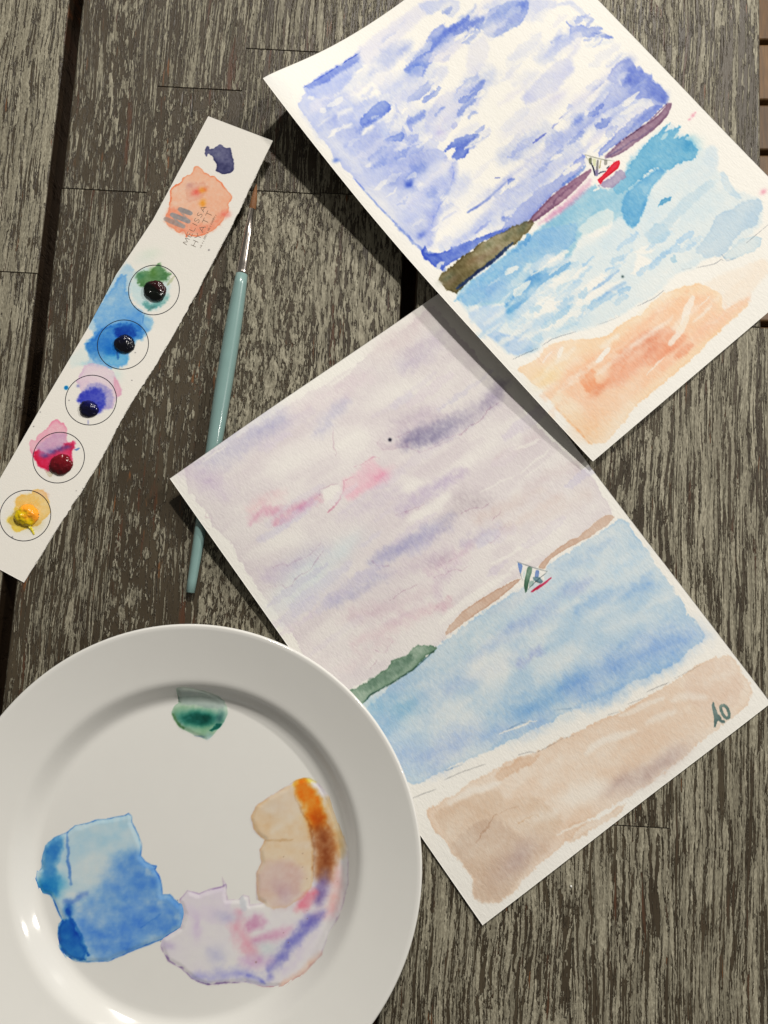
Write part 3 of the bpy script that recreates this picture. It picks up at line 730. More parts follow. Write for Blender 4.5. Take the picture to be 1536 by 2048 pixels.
P.stroke([(78.7,134.7),(100.2,134.0)], 6.43, (227, 221, 220), a=0.48797627918865105, soft=0.5, rag=1.2, edge=0)
P.stroke([(125.1,116.6),(144.2,116.1)], 9.21, (216, 215, 223), a=0.7826433944242995, soft=0.5, rag=1.2, edge=0)
P.stroke([(83.9,79.1),(95.1,77.6)], 2.68, (216, 215, 223), a=0.7123767993104363, soft=3.0, rag=1.2, edge=0)
P.stroke([(53.7,38.8),(68.0,37.0)], 8.37, (216, 215, 223), a=0.640445963327701, soft=0.9, rag=1.2, edge=0)
P.stroke([(112.5,125.8),(124.4,124.0)], 3.69, (209, 210, 223), a=0.7272187088770878, soft=0.9, rag=1.2, edge=0)
P.stroke([(92.6,100.1),(109.5,99.3)], 5.98, (209, 210, 223), a=0.4741918132654566, soft=0.5, rag=1.2, edge=0)
P.stroke([(110.4,75.9),(124.9,74.3)], 2.86, (216, 215, 223), a=0.39227247300748647, soft=0.5, rag=1.2, edge=0.3)
P.stroke([(97.6,42.0),(121.1,40.0)], 6.01, (227, 221, 220), a=0.4959245970720543, soft=3.0, rag=1.2, edge=0)
P.stroke([(120.6,70.8),(142.1,71.3)], 6.09, (216, 215, 223), a=0.37078164012546905, soft=0.5, rag=1.2, edge=0)
P.stroke([(13.0,130.2),(24.4,130.8)], 3.84, (216, 215, 223), a=0.78380083787091, soft=2.0, rag=1.2, edge=0.3)
P.stroke([(35.0,72.4),(50.9,71.2)], 2.61, (224, 220, 223), a=0.6176438669156855, soft=2.0, rag=1.2, edge=0.3)
P.stroke([(16.9,100.0),(33.4,97.2)], 7.97, (216, 215, 223), a=0.7895814660235873, soft=2.0, rag=1.2, edge=0)
P.stroke([(114.7,123.7),(131.5,124.3)], 7.20, (224, 220, 223), a=0.5618960494759819, soft=3.0, rag=1.2, edge=0)
P.stroke([(149.0,57.5),(159.4,58.1)], 5.43, (209, 210, 223), a=0.4563966414296823, soft=3.0, rag=1.2, edge=0)
P.stroke([(48.3,112.2),(73.2,109.8)], 3.41, (224, 220, 223), a=0.5178624627942451, soft=0.9, rag=1.2, edge=0)
P.stroke([(35.2,97.8),(57.4,95.3)], 3.62, (224, 220, 223), a=0.7440483903590616, soft=0.9, rag=1.2, edge=0)
P.stroke([(127.0,47.9),(137.7,48.7)], 5.47, (209, 210, 223), a=0.39869822372404645, soft=0.9, rag=1.2, edge=0.3)
P.stroke([(40.2,111.5),(53.3,110.1)], 8.94, (216, 215, 223), a=0.494950331982994, soft=2.0, rag=1.2, edge=0)
P.stroke([(143.1,80.2),(156.7,79.7)], 6.57, (209, 210, 223), a=0.4762823455133728, soft=0.9, rag=1.2, edge=0.3)
P.stroke([(79.0,51.5),(89.7,49.3)], 7.94, (216, 215, 223), a=0.7706374216265395, soft=2.0, rag=1.2, edge=0)
P.stroke([(59.7,76.1),(72.4,77.1)], 3.24, (224, 220, 223), a=0.7877778652238339, soft=0.9, rag=1.2, edge=0)
P.stroke([(138.8,141.6),(161.7,140.4)], 5.05, (227, 221, 220), a=0.5983543668683279, soft=0.9, rag=1.2, edge=0.3)
P.stroke([(88.5,108.4),(110.1,107.0)], 3.28, (227, 221, 220), a=0.47958767402242597, soft=0.5, rag=1.2, edge=0)
P.stroke([(134.8,77.7),(142.9,77.0)], 4.69, (216, 215, 223), a=0.42294498433706507, soft=3.0, rag=1.2, edge=0)
P.stroke([(83.8,139.5),(93.0,138.5)], 4.73, (224, 220, 223), a=0.46269647317966817, soft=0.9, rag=1.2, edge=0.3)
P.stroke([(79.0,63.6),(88.0,64.1)], 6.50, (224, 220, 223), a=0.6348518031291815, soft=0.9, rag=1.2, edge=0)
P.stroke([(106.0,123.0),(113.5,124.1)], 8.62, (209, 210, 223), a=0.6557653335857934, soft=0.9, rag=1.2, edge=0.3)
P.stroke([(31.9,93.6),(48.4,92.9)], 3.33, (209, 210, 223), a=0.7688593386748537, soft=3.0, rag=1.2, edge=0)
P.stroke([(24.9,66.1),(35.1,65.9)], 8.46, (209, 210, 223), a=0.5130615775254781, soft=0.5, rag=1.2, edge=0)
P.stroke([(89.8,41.5),(105.5,41.3)], 9.25, (227, 221, 220), a=0.7602589476132964, soft=0.5, rag=1.2, edge=0.3)
P.stroke([(20.0,67.2),(33.7,64.3)], 3.89, (227, 221, 220), a=0.5409167328933255, soft=3.0, rag=1.2, edge=0)
P.stroke([(37.5,57.7),(50.6,56.2)], 2.47, (209, 210, 223), a=0.7364347860697794, soft=0.9, rag=1.2, edge=0)
P.stroke([(133.8,113.2),(147.2,114.0)], 7.38, (227, 221, 220), a=0.7970559442142484, soft=3.0, rag=1.2, edge=0)
P.stroke([(85.3,128.3),(102.4,127.1)], 3.80, (209, 210, 223), a=0.6803643971607172, soft=3.0, rag=1.2, edge=0.3)
P.stroke([(6.4,29.9),(28.4,25.4)], 4.70, (209, 210, 223), a=0.6031748107285341, soft=3.0, rag=1.2, edge=0.3)
P.stroke([(155.1,68.9),(166.4,68.2)], 3.96, (224, 220, 223), a=0.7018510334674665, soft=0.5, rag=1.2, edge=0)
P.stroke([(99.4,87.3),(121.8,86.2)], 3.11, (227, 221, 220), a=0.6882693910898405, soft=2.0, rag=1.2, edge=0)
P.stroke([(123.4,93.9),(134.3,92.4)], 7.66, (216, 215, 223), a=0.5728502705547124, soft=0.5, rag=1.2, edge=0.3)
P.stroke([(125.2,34.2),(148.7,32.1)], 7.13, (227, 221, 220), a=0.5361504221498703, soft=0.5, rag=1.2, edge=0.3)
P.stroke([(146.0,53.8),(166.2,53.3)], 6.00, (209, 210, 223), a=0.5969545324761748, soft=3.0, rag=1.2, edge=0.3)
P.stroke([(21.4,42.3),(35.0,41.0)], 6.35, (209, 210, 223), a=0.5476020556333165, soft=0.9, rag=1.2, edge=0)
P.stroke([(87.8,30.1),(94.3,29.1)], 4.52, (227, 221, 220), a=0.4469271144572641, soft=0.5, rag=1.2, edge=0)
P.stroke([(118.8,50.3),(133.2,48.9)], 7.16, (224, 220, 223), a=0.5924164347953504, soft=0.5, rag=1.2, edge=0)
P.stroke([(18.6,72.5),(28.4,71.7)], 8.00, (209, 210, 223), a=0.5841892068409315, soft=0.5, rag=1.2, edge=0)
P.stroke([(53.1,48.4),(75.4,48.0)], 5.15, (227, 221, 220), a=0.6096721062383847, soft=0.5, rag=1.2, edge=0)
P.stroke([(105.9,141.9),(114.0,142.9)], 4.01, (224, 220, 223), a=0.5622907740910942, soft=2.0, rag=1.2, edge=0.3)
P.stroke([(145.7,111.8),(158.0,112.3)], 4.95, (209, 210, 223), a=0.7105434688319291, soft=0.5, rag=1.2, edge=0)
P.stroke([(150.9,84.1),(163.5,83.0)], 7.00, (224, 220, 223), a=0.7579582017228885, soft=0.5, rag=1.2, edge=0)
P.stroke([(111.0,46.1),(135.1,46.0)], 4.77, (216, 215, 223), a=0.4392648314761033, soft=3.0, rag=1.2, edge=0.3)
P.stroke([(59.2,49.6),(68.8,48.6)], 3.61, (224, 220, 223), a=0.36427737919946745, soft=0.9, rag=1.2, edge=0)
P.stroke([(144.4,123.7),(161.8,124.9)], 9.03, (216, 215, 223), a=0.4619110731883046, soft=2.0, rag=1.2, edge=0.3)
P.stroke([(157.4,101.7),(176.2,102.2)], 5.60, (216, 215, 223), a=0.4978294079419505, soft=0.9, rag=1.2, edge=0)
P.stroke([(153.3,113.4),(178.2,113.5)], 8.02, (227, 221, 220), a=0.7022369990145411, soft=3.0, rag=1.2, edge=0)
P.stroke([(116.5,83.4),(126.2,84.4)], 8.38, (216, 215, 223), a=0.7521143957570449, soft=3.0, rag=1.2, edge=0)
P.stroke([(46.8,122.6),(61.3,122.7)], 5.24, (216, 215, 223), a=0.6488173053999722, soft=2.0, rag=1.2, edge=0)
P.stroke([(121.3,39.1),(141.8,37.5)], 2.97, (224, 220, 223), a=0.5630189178275635, soft=0.5, rag=1.2, edge=0.3)
P.stroke([(76.8,31.3),(92.6,31.9)], 4.26, (209, 210, 223), a=0.6951040303430451, soft=0.5, rag=1.2, edge=0)
P.stroke([(20.0,105.0),(41.0,103.4)], 8.63, (227, 221, 220), a=0.74663248185685, soft=2.0, rag=1.2, edge=0)
P.stroke([(21.4,34.4),(46.6,29.3)], 3.33, (227, 221, 220), a=0.3912398463145776, soft=0.9, rag=1.2, edge=0)
P.stroke([(126.3,36.2),(132.2,36.4)], 6.12, (227, 221, 220), a=0.7322697703367633, soft=2.0, rag=1.2, edge=0.3)
P.stroke([(94.2,138.4),(102.0,139.9)], 4.38, (216, 215, 223), a=0.4637449517611046, soft=0.9, rag=1.2, edge=0.3)
P.stroke([(17.8,122.0),(39.7,119.9)], 4.47, (224, 220, 223), a=0.4869005040793717, soft=3.0, rag=1.2, edge=0)
P.stroke([(39.2,116.9),(58.6,116.9)], 5.30, (216, 215, 223), a=0.3725853495014219, soft=3.0, rag=1.2, edge=0)
P.stroke([(13.2,64.2),(20.1,64.1)], 2.41, (224, 220, 223), a=0.4893164760206563, soft=0.9, rag=1.2, edge=0.3)
P.stroke([(80.2,130.7),(88.1,129.1)], 5.08, (209, 210, 223), a=0.7926666481254754, soft=3.0, rag=1.2, edge=0)
P.stroke([(92.9,64.2),(109.8,63.2)], 8.77, (216, 215, 223), a=0.414004062278415, soft=3.0, rag=1.2, edge=0.3)
P.stroke([(66.9,41.3),(79.9,39.9)], 5.81, (224, 220, 223), a=0.7601384046339069, soft=0.9, rag=1.2, edge=0)
P.stroke([(65.6,87.9),(80.4,88.1)], 5.55, (216, 215, 223), a=0.6971199343926602, soft=2.0, rag=1.2, edge=0)
P.stroke([(45.6,133.5),(63.7,132.0)], 3.46, (227, 221, 220), a=0.5933580125692769, soft=0.9, rag=1.2, edge=0)
P.stroke([(122.8,137.4),(140.7,136.4)], 4.01, (227, 221, 220), a=0.7394711041617517, soft=0.5, rag=1.2, edge=0)
P.stroke([(123.9,47.1),(148.2,47.4)], 5.81, (216, 215, 223), a=0.5994154731020978, soft=0.9, rag=1.2, edge=0.3)
P.stroke([(65.1,77.3),(84.3,75.7)], 7.10, (209, 210, 223), a=0.5440605117863626, soft=0.5, rag=1.2, edge=0.3)
P.stroke([(51.7,54.5),(59.8,55.4)], 6.66, (227, 221, 220), a=0.735750547638329, soft=3.0, rag=1.2, edge=0)
P.stroke([(12.2,28.6),(25.0,26.3)], 5.83, (227, 221, 220), a=0.4686616566447611, soft=0.9, rag=1.2, edge=0)
P.stroke([(32.3,78.1),(56.9,74.5)], 2.55, (224, 220, 223), a=0.6529753112528053, soft=0.9, rag=1.2, edge=0)
P.stroke([(158.1,140.9),(167.9,142.7)], 3.22, (224, 220, 223), a=0.7713966869838418, soft=3.0, rag=1.2, edge=0.3)
P.stroke([(123.9,69.1),(145.6,68.2)], 6.96, (209, 210, 223), a=0.44205598041420824, soft=0.9, rag=1.2, edge=0)
P.stroke([(26.6,29.7),(33.7,29.5)], 4.58, (209, 210, 223), a=0.5305846095683779, soft=3.0, rag=1.2, edge=0)
P.stroke([(49.0,42.9),(56.8,43.0),(62.5,41.9)], 11.91, (196, 201, 220), a=0.3751275796003196, soft=3.4, rag=1.6, var=0.8)
P.stroke([(48.0,134.5),(63.1,135.3),(76.4,134.9)], 11.68, (181, 189, 218), a=0.4234180351568711, soft=4.1, rag=1.6, var=0.8)
P.stroke([(8.4,36.8),(19.4,34.7),(32.7,33.5)], 6.93, (196, 201, 220), a=0.5385344726430374, soft=3.6, rag=1.6, var=0.8)
P.stroke([(104.4,124.9),(121.7,126.5),(136.2,125.7)], 6.37, (166, 176, 213), a=0.5523204821083155, soft=3.2, rag=1.6, var=0.8)
P.stroke([(83.7,67.7),(97.9,69.2),(108.8,68.0)], 5.45, (181, 189, 218), a=0.5722428772553383, soft=4.9, rag=1.6, var=0.8)
P.stroke([(136.1,80.4),(146.4,80.2),(157.5,80.6)], 8.94, (181, 189, 218), a=0.5347337294728092, soft=2.8, rag=1.6, var=0.8)
P.stroke([(48.3,139.7),(57.6,139.5),(67.5,139.9)], 9.12, (196, 201, 220), a=0.419945071244693, soft=2.8, rag=1.6, var=0.8)
P.stroke([(81.0,113.7),(94.8,113.7),(109.3,114.4)], 12.33, (166, 176, 213), a=0.35730095747727225, soft=4.5, rag=1.6, var=0.8)
P.stroke([(101.4,38.9),(110.1,39.6),(117.1,39.1)], 5.31, (196, 201, 220), a=0.419192155296755, soft=4.2, rag=1.6, var=0.8)
P.stroke([(63.0,24.4),(70.8,22.7),(81.6,23.4)], 9.37, (166, 176, 213), a=0.5631730019780639, soft=4.4, rag=1.6, var=0.8)
P.stroke([(128.4,41.3),(137.5,40.1),(149.7,41.6)], 12.43, (196, 201, 220), a=0.49619699851962834, soft=2.6, rag=1.6, var=0.8)
P.stroke([(47.3,141.8),(59.6,143.2),(68.8,142.1)], 7.88, (196, 201, 220), a=0.43917534808074543, soft=4.4, rag=1.6, var=0.8)
P.stroke([(26.1,46.8),(37.2,44.3),(51.9,44.3)], 10.61, (166, 176, 213), a=0.3552343921051534, soft=2.6, rag=1.6, var=0.8)
P.stroke([(141.6,138.0),(156.5,138.5),(171.2,139.0)], 6.15, (196, 201, 220), a=0.45684703415291594, soft=4.5, rag=1.6, var=0.8)
P.stroke([(20.0,59.6),(35.4,59.0),(48.7,57.2)], 7.57, (166, 176, 213), a=0.4425637404261543, soft=4.8, rag=1.6, var=0.8)
P.stroke([(6.3,44.0),(20.0,41.7),(36.2,40.4)], 10.01, (181, 189, 218), a=0.30017742624182425, soft=4.5, rag=1.6, var=0.8)
P.stroke([(91.7,130.9),(105.7,130.0),(123.0,131.7)], 6.30, (181, 189, 218), a=0.34168588364939206, soft=4.8, rag=1.6, var=0.8)
P.stroke([(41.1,66.7),(52.8,65.2),(66.7,65.5)], 12.12, (166, 176, 213), a=0.3941478499416751, soft=4.7, rag=1.6, var=0.8)
P.stroke([(17.8,72.5),(29.9,70.9),(43.8,70.6)], 7.67, (166, 176, 213), a=0.36218218103396416, soft=4.5, rag=1.6, var=0.8)
P.stroke([(24.7,109.1),(37.8,107.4),(54.4,108.3)], 10.92, (181, 189, 218), a=0.45859101770527416, soft=4.1, rag=1.6, var=0.8)
P.stroke([(53.9,51.4),(65.8,50.3),(78.9,50.4)], 9.13, (196, 201, 220), a=0.4817318984456964, soft=3.9, rag=1.6, var=0.8)
P.stroke([(60.8,134.5),(76.3,134.6),(92.2,135.2)], 10.16, (181, 189, 218), a=0.34435078992762863, soft=4.7, rag=1.6, var=0.8)
P.stroke([(81.7,111.2),(89.0,111.6),(95.9,111.6)], 8.77, (166, 176, 213), a=0.37963210216179305, soft=4.8, rag=1.6, var=0.8)
P.stroke([(92.3,69.8),(102.6,70.9),(110.6,70.1)], 6.34, (166, 176, 213), a=0.40029858305002214, soft=4.3, rag=1.6, var=0.8)
P.stroke([(105.5,126.9),(114.3,127.6),(122.1,127.3)], 6.35, (196, 201, 220), a=0.5439329942553747, soft=4.3, rag=1.6, var=0.8)
P.stroke([(16.3,103.6),(31.2,103.6),(44.5,102.4)], 11.49, (196, 201, 220), a=0.5717729151126018, soft=4.7, rag=1.6, var=0.8)
P.stroke([(150.8,130.8),(157.7,129.7),(167.7,131.3)], 7.40, (166, 176, 213), a=0.50311344385902, soft=4.5, rag=1.6, var=0.8)
P.stroke([(132.6,132.9),(146.2,133.0),(160.8,133.7)], 8.34, (181, 189, 218), a=0.5056321324092162, soft=4.3, rag=1.6, var=0.8)
P.stroke([(22.6,29.2),(37.3,25.9),(55.5,25.0)], 9.62, (166, 176, 213), a=0.34761363034377596, soft=3.0, rag=1.6, var=0.8)
P.stroke([(84.6,134.5),(99.6,134.8),(114.8,135.3)], 9.60, (181, 189, 218), a=0.44483089749327365, soft=3.6, rag=1.6, var=0.8)
P.stroke([(17.9,77.7),(34.4,77.9),(47.5,75.8)], 9.25, (196, 201, 220), a=0.5200135417540388, soft=2.8, rag=1.6, var=0.8)
P.stroke([(58.6,43.9),(73.3,44.6),(84.3,42.9)], 10.94, (181, 189, 218), a=0.38921420390242895, soft=3.5, rag=1.6, var=0.8)
P.stroke([(19.6,134.5),(33.3,133.0),(50.3,134.1)], 6.62, (181, 189, 218), a=0.33877802857329076, soft=4.7, rag=1.6, var=0.8)
P.stroke([(65.0,134.2),(78.3,134.5),(91.4,134.8)], 7.86, (196, 201, 220), a=0.4595050534083515, soft=2.7, rag=1.6, var=0.8)
P.stroke([(131.3,124.7),(142.5,125.9),(151.2,125.2)], 6.09, (196, 201, 220), a=0.5895988056788086, soft=2.5, rag=1.6, var=0.8)
P.stroke([(38.9,75.9),(48.2,74.3),(60.3,74.9)], 7.60, (181, 189, 218), a=0.3428575755611514, soft=3.0, rag=1.6, var=0.8)
P.stroke([(71.7,137.4),(80.8,136.5),(92.6,137.9)], 8.33, (196, 201, 220), a=0.3479698221625898, soft=2.6, rag=1.6, var=0.8)
P.stroke([(161.3,114.9),(165.6,116.2),(171.9,115.2)], 3.92, (177, 185, 215), a=0.4180391911462348, soft=0.8, rag=1.0, edge=0.3)
P.stroke([(164.5,87.1),(167.4,88.2),(172.1,87.2)], 1.73, (156, 168, 211), a=0.7850580164914929, soft=0.8, rag=1.0, edge=0)
P.stroke([(134.5,135.4),(137.7,134.8),(139.7,135.5)], 2.48, (190, 195, 218), a=0.5115015625692285, soft=2.2, rag=1.0, edge=0.3)
P.stroke([(29.1,89.4),(36.2,87.9),(41.4,88.8)], 3.93, (135, 152, 208), a=0.5477746430904923, soft=2.2, rag=1.0, edge=0)
P.stroke([(70.3,57.1),(73.7,56.3),(75.9,56.9)], 1.78, (156, 168, 211), a=0.6538559998289859, soft=0.4, rag=1.0, edge=0)
P.stroke([(126.9,51.0),(128.9,52.2),(132.9,51.1)], 3.78, (156, 168, 211), a=0.6030868831890582, soft=1.4, rag=1.0, edge=0.3)
P.stroke([(168.5,75.6),(171.0,75.1),(172.4,75.7)], 4.47, (135, 152, 208), a=0.7385964396680951, soft=0.4, rag=1.0, edge=0)
P.stroke([(124.4,122.8),(128.1,122.7),(131.5,122.9)], 4.62, (135, 152, 208), a=0.8080770308966359, soft=2.2, rag=1.0, edge=0)
P.stroke([(96.1,130.2),(101.1,131.2),(107.6,130.5)], 1.59, (135, 152, 208), a=0.8299180925958061, soft=1.4, rag=1.0, edge=0.3)
P.stroke([(15.0,99.6),(18.0,100.1),(22.1,99.2)], 1.53, (156, 168, 211), a=0.4347579089993635, soft=0.4, rag=1.0, edge=0)
P.stroke([(116.5,38.3),(122.5,37.4),(126.9,38.4)], 2.41, (111, 130, 199), a=0.6191202087268619, soft=2.2, rag=1.0, edge=0.3)
P.stroke([(93.5,64.4),(97.2,65.0),(102.0,64.5)], 3.95, (135, 152, 208), a=0.596953908370981, soft=1.4, rag=1.0, edge=0.3)
P.stroke([(166.8,126.8),(168.3,126.7),(169.5,126.8)], 1.45, (111, 130, 199), a=0.589826604073147, soft=0.4, rag=1.0, edge=0)
P.stroke([(76.2,96.2),(79.9,96.0),(83.2,96.3)], 1.38, (177, 185, 215), a=0.4305709400423788, soft=0.4, rag=1.0, edge=0)
P.stroke([(34.0,54.3),(36.5,55.3),(41.1,53.7)], 4.35, (190, 195, 218), a=0.5194917950350109, soft=2.2, rag=1.0, edge=0)
P.stroke([(126.7,113.8),(129.6,112.8),(130.6,113.9)], 1.80, (190, 195, 218), a=0.8141209224237766, soft=0.4, rag=1.0, edge=0.3)
P.stroke([(117.1,35.1),(121.5,35.8),(126.9,35.3)], 2.59, (156, 168, 211), a=0.7076282721504854, soft=2.2, rag=1.0, edge=0)
P.stroke([(111.4,42.0),(117.6,41.0),(122.0,42.1)], 1.34, (135, 152, 208), a=0.5388720742868232, soft=0.8, rag=1.0, edge=0)
P.stroke([(29.9,79.1),(33.1,79.2),(36.8,78.7)], 1.26, (156, 168, 211), a=0.5462686356199796, soft=1.4, rag=1.0, edge=0)
P.stroke([(17.6,48.9),(20.4,48.5),(23.0,48.3)], 1.94, (190, 195, 218), a=0.33717337215953574, soft=2.2, rag=1.0, edge=0)
P.stroke([(63.1,127.1),(66.4,128.4),(71.9,127.2)], 3.19, (190, 195, 218), a=0.808609970986147, soft=1.4, rag=1.0, edge=0)
P.stroke([(134.3,132.4),(137.5,133.6),(142.5,132.6)], 4.26, (111, 130, 199), a=0.7149929253794005, soft=0.8, rag=1.0, edge=0.3)
P.stroke([(60.7,96.5),(66.8,95.3),(71.0,96.4)], 3.08, (156, 168, 211), a=0.513927939714627, soft=0.8, rag=1.0, edge=0.3)
P.stroke([(85.3,65.2),(91.7,63.9),(95.9,65.3)], 1.40, (190, 195, 218), a=0.7521954134740747, soft=0.4, rag=1.0, edge=0.3)
P.stroke([(148.6,76.8),(153.6,75.9),(157.1,76.9)], 1.30, (111, 130, 199), a=0.3683274134320026, soft=1.4, rag=1.0, edge=0)
P.stroke([(12.1,42.6),(13.2,43.8),(16.4,42.1)], 1.34, (190, 195, 218), a=0.43863781644763067, soft=1.4, rag=1.0, edge=0.3)
P.stroke([(32.4,108.8),(38.3,108.8),(44.5,108.5)], 2.11, (135, 152, 208), a=0.3990980808737345, soft=1.4, rag=1.0, edge=0)
P.stroke([(24.2,76.2),(29.5,74.9),(33.2,75.6)], 4.60, (156, 168, 211), a=0.45692488506897927, soft=0.4, rag=1.0, edge=0)
P.stroke([(109.5,43.3),(114.1,44.3),(120.3,43.4)], 3.30, (135, 152, 208), a=0.6649069738426298, soft=0.8, rag=1.0, edge=0)
P.stroke([(56.0,139.0),(62.7,137.7),(67.1,139.1)], 1.30, (177, 185, 215), a=0.5764884995912342, soft=0.4, rag=1.0, edge=0)
P.stroke([(114.5,129.3),(119.5,130.2),(125.9,129.6)], 3.27, (111, 130, 199), a=0.3067800324018947, soft=0.8, rag=1.0, edge=0.3)
P.stroke([(83.4,114.5),(88.9,114.7),(94.3,114.8)], 2.75, (177, 185, 215), a=0.7979011111341097, soft=0.4, rag=1.0, edge=0)
P.stroke([(135.1,139.2),(137.3,140.5),(141.8,139.3)], 4.01, (156, 168, 211), a=0.4223772734449339, soft=0.4, rag=1.0, edge=0.3)
P.stroke([(114.5,137.2),(118.3,138.0),(123.4,137.4)], 2.45, (177, 185, 215), a=0.3470594306878353, soft=0.4, rag=1.0, edge=0)
P.stroke([(31.6,75.9),(35.7,76.9),(42.0,75.3)], 2.24, (135, 152, 208), a=0.6191526677993764, soft=0.8, rag=1.0, edge=0.3)
P.stroke([(33.8,65.0),(37.2,65.8),(42.5,64.4)], 3.89, (156, 168, 211), a=0.5060049036763746, soft=1.4, rag=1.0, edge=0.3)
P.stroke([(18.8,73.9),(25.4,72.1),(29.9,73.1)], 2.04, (177, 185, 215), a=0.3169749491415379, soft=0.8, rag=1.0, edge=0.3)
P.stroke([(17.8,74.1),(21.2,73.7),(24.3,73.6)], 1.72, (135, 152, 208), a=0.6711311011306781, soft=2.2, rag=1.0, edge=0)
P.stroke([(132.2,45.5),(135.9,45.1),(138.9,45.6)], 4.48, (135, 152, 208), a=0.4967562842890829, soft=2.2, rag=1.0, edge=0.3)
P.stroke([(122.7,119.6),(125.7,118.8),(127.3,119.7)], 2.21, (190, 195, 218), a=0.3361414911812123, soft=2.2, rag=1.0, edge=0)
P.stroke([(113.2,21.3),(114.9,22.0),(117.7,21.3)], 3.73, (111, 130, 199), a=0.625808974832907, soft=0.4, rag=1.0, edge=0)
P.stroke([(98.8,35.7),(101.0,35.4),(102.8,35.7)], 2.48, (135, 152, 208), a=0.7816290415006463, soft=2.2, rag=1.0, edge=0)
P.stroke([(108.4,33.1),(111.9,32.4),(114.2,33.2)], 3.19, (111, 130, 199), a=0.4104671870120923, soft=0.8, rag=1.0, edge=0.3)
P.stroke([(67.4,57.6),(73.5,57.2),(79.3,57.3)], 3.09, (135, 152, 208), a=0.6841857365488171, soft=0.4, rag=1.0, edge=0.3)
P.stroke([(52.0,64.2),(57.0,63.9),(61.8,63.7)], 4.51, (135, 152, 208), a=0.8475430810251903, soft=1.4, rag=1.0, edge=0)
P.stroke([(90.2,113.3),(94.4,114.0),(99.5,113.6)], 4.48, (190, 195, 218), a=0.662067338501497, soft=0.8, rag=1.0, edge=0.3)
P.stroke([(134.4,124.6),(139.7,124.7),(145.1,124.8)], 3.13, (111, 130, 199), a=0.8053861232629, soft=0.4, rag=1.0, edge=0.3)
P.stroke([(75.3,131.0),(78.9,130.8),(82.0,131.1)], 1.28, (177, 185, 215), a=0.47547904305192346, soft=0.8, rag=1.0, edge=0)
P.stroke([(29.2,116.1),(34.1,115.8),(38.9,115.8)], 3.59, (190, 195, 218), a=0.6938797871998548, soft=2.2, rag=1.0, edge=0.3)
P.stroke([(169.1,91.4),(170.8,90.9),(171.7,91.4)], 3.22, (135, 152, 208), a=0.573869591553707, soft=1.4, rag=1.0, edge=0)
P.stroke([(23.8,87.0),(29.3,85.7),(33.1,86.5)], 3.56, (190, 195, 218), a=0.7397203881148333, soft=2.2, rag=1.0, edge=0.3)
P.stroke([(18.5,95.9),(23.4,95.9),(28.9,95.3)], 4.02, (177, 185, 215), a=0.5450741553905526, soft=1.4, rag=1.0, edge=0.3)
P.stroke([(24.0,51.9),(26.6,51.8),(29.6,51.3)], 2.05, (111, 130, 199), a=0.4496174424909014, soft=1.4, rag=1.0, edge=0)
P.stroke([(18.9,69.0),(25.5,67.9),(31.3,68.0)], 1.15, (135, 152, 208), a=0.5572413119543473, soft=1.4, rag=1.0, edge=0.3)
P.stroke([(110.4,35.7),(114.4,37.1),(120.7,35.9)], 4.40, (111, 130, 199), a=0.5899448629179851, soft=0.8, rag=1.0, edge=0.3)
P.stroke([(93.7,44.1),(95.5,44.5),(98.0,44.1)], 2.55, (177, 185, 215), a=0.3691393348210448, soft=0.8, rag=1.0, edge=0.3)
P.stroke([(92.9,29.7),(98.6,29.7),(104.3,29.7)], 2.37, (177, 185, 215), a=0.5772505657229287, soft=0.8, rag=1.0, edge=0.3)
P.stroke([(30.9,101.5),(33.6,101.1),(35.9,101.3)], 2.23, (177, 185, 215), a=0.3333804743925848, soft=0.4, rag=1.0, edge=0)
P.stroke([(66.8,131.2),(71.5,130.9),(75.5,131.3)], 2.29, (177, 185, 215), a=0.38232114221362445, soft=2.2, rag=1.0, edge=0)
P.stroke([(164.3,128.4),(170.7,128.4),(176.7,128.8)], 3.81, (156, 168, 211), a=0.7216676803631809, soft=2.2, rag=1.0, edge=0.3)
P.stroke([(12.8,55.1),(16.6,55.1),(21.1,54.3)], 1.40, (156, 168, 211), a=0.5038791302163607, soft=1.4, rag=1.0, edge=0)
P.stroke([(83.9,70.8),(86.5,70.8),(89.2,70.8)], 4.00, (135, 152, 208), a=0.7731774866359309, soft=0.4, rag=1.0, edge=0.3)
P.stroke([(139.7,132.9),(145.9,132.5),(150.9,133.2)], 1.23, (177, 185, 215), a=0.8275413048476337, soft=1.4, rag=1.0, edge=0)
P.stroke([(23.8,81.0),(26.7,80.4),(29.0,80.6)], 4.07, (190, 195, 218), a=0.6825726737090249, soft=0.8, rag=1.0, edge=0.3)
P.stroke([(105.0,121.9),(110.2,121.5),(114.7,122.1)], 3.88, (156, 168, 211), a=0.5588292864561103, soft=2.2, rag=1.0, edge=0.3)
P.stroke([(30.1,51.2),(31.9,51.9),(35.2,50.7)], 2.62, (111, 130, 199), a=0.37629697340688667, soft=0.4, rag=1.0, edge=0.3)
P.stroke([(23.5,74.0),(24.5,74.3),(26.3,73.8)], 4.53, (135, 152, 208), a=0.7285171514708471, soft=1.4, rag=1.0, edge=0)
P.stroke([(33.6,52.4),(35.5,53.5),(39.9,51.8)], 2.03, (190, 195, 218), a=0.6089608926791628, soft=0.8, rag=1.0, edge=0.3)
P.stroke([(85.0,131.6),(88.9,131.6),(92.6,131.8)], 1.42, (177, 185, 215), a=0.6809030610103792, soft=0.8, rag=1.0, edge=0)
P.stroke([(155.5,119.9),(160.4,120.3),(165.8,120.2)], 4.49, (190, 195, 218), a=0.6552450423639411, soft=0.8, rag=1.0, edge=0.3)
P.stroke([(138.0,50.3),(140.7,51.0),(144.7,50.4)], 4.37, (156, 168, 211), a=0.8464465866248807, soft=0.8, rag=1.0, edge=0)
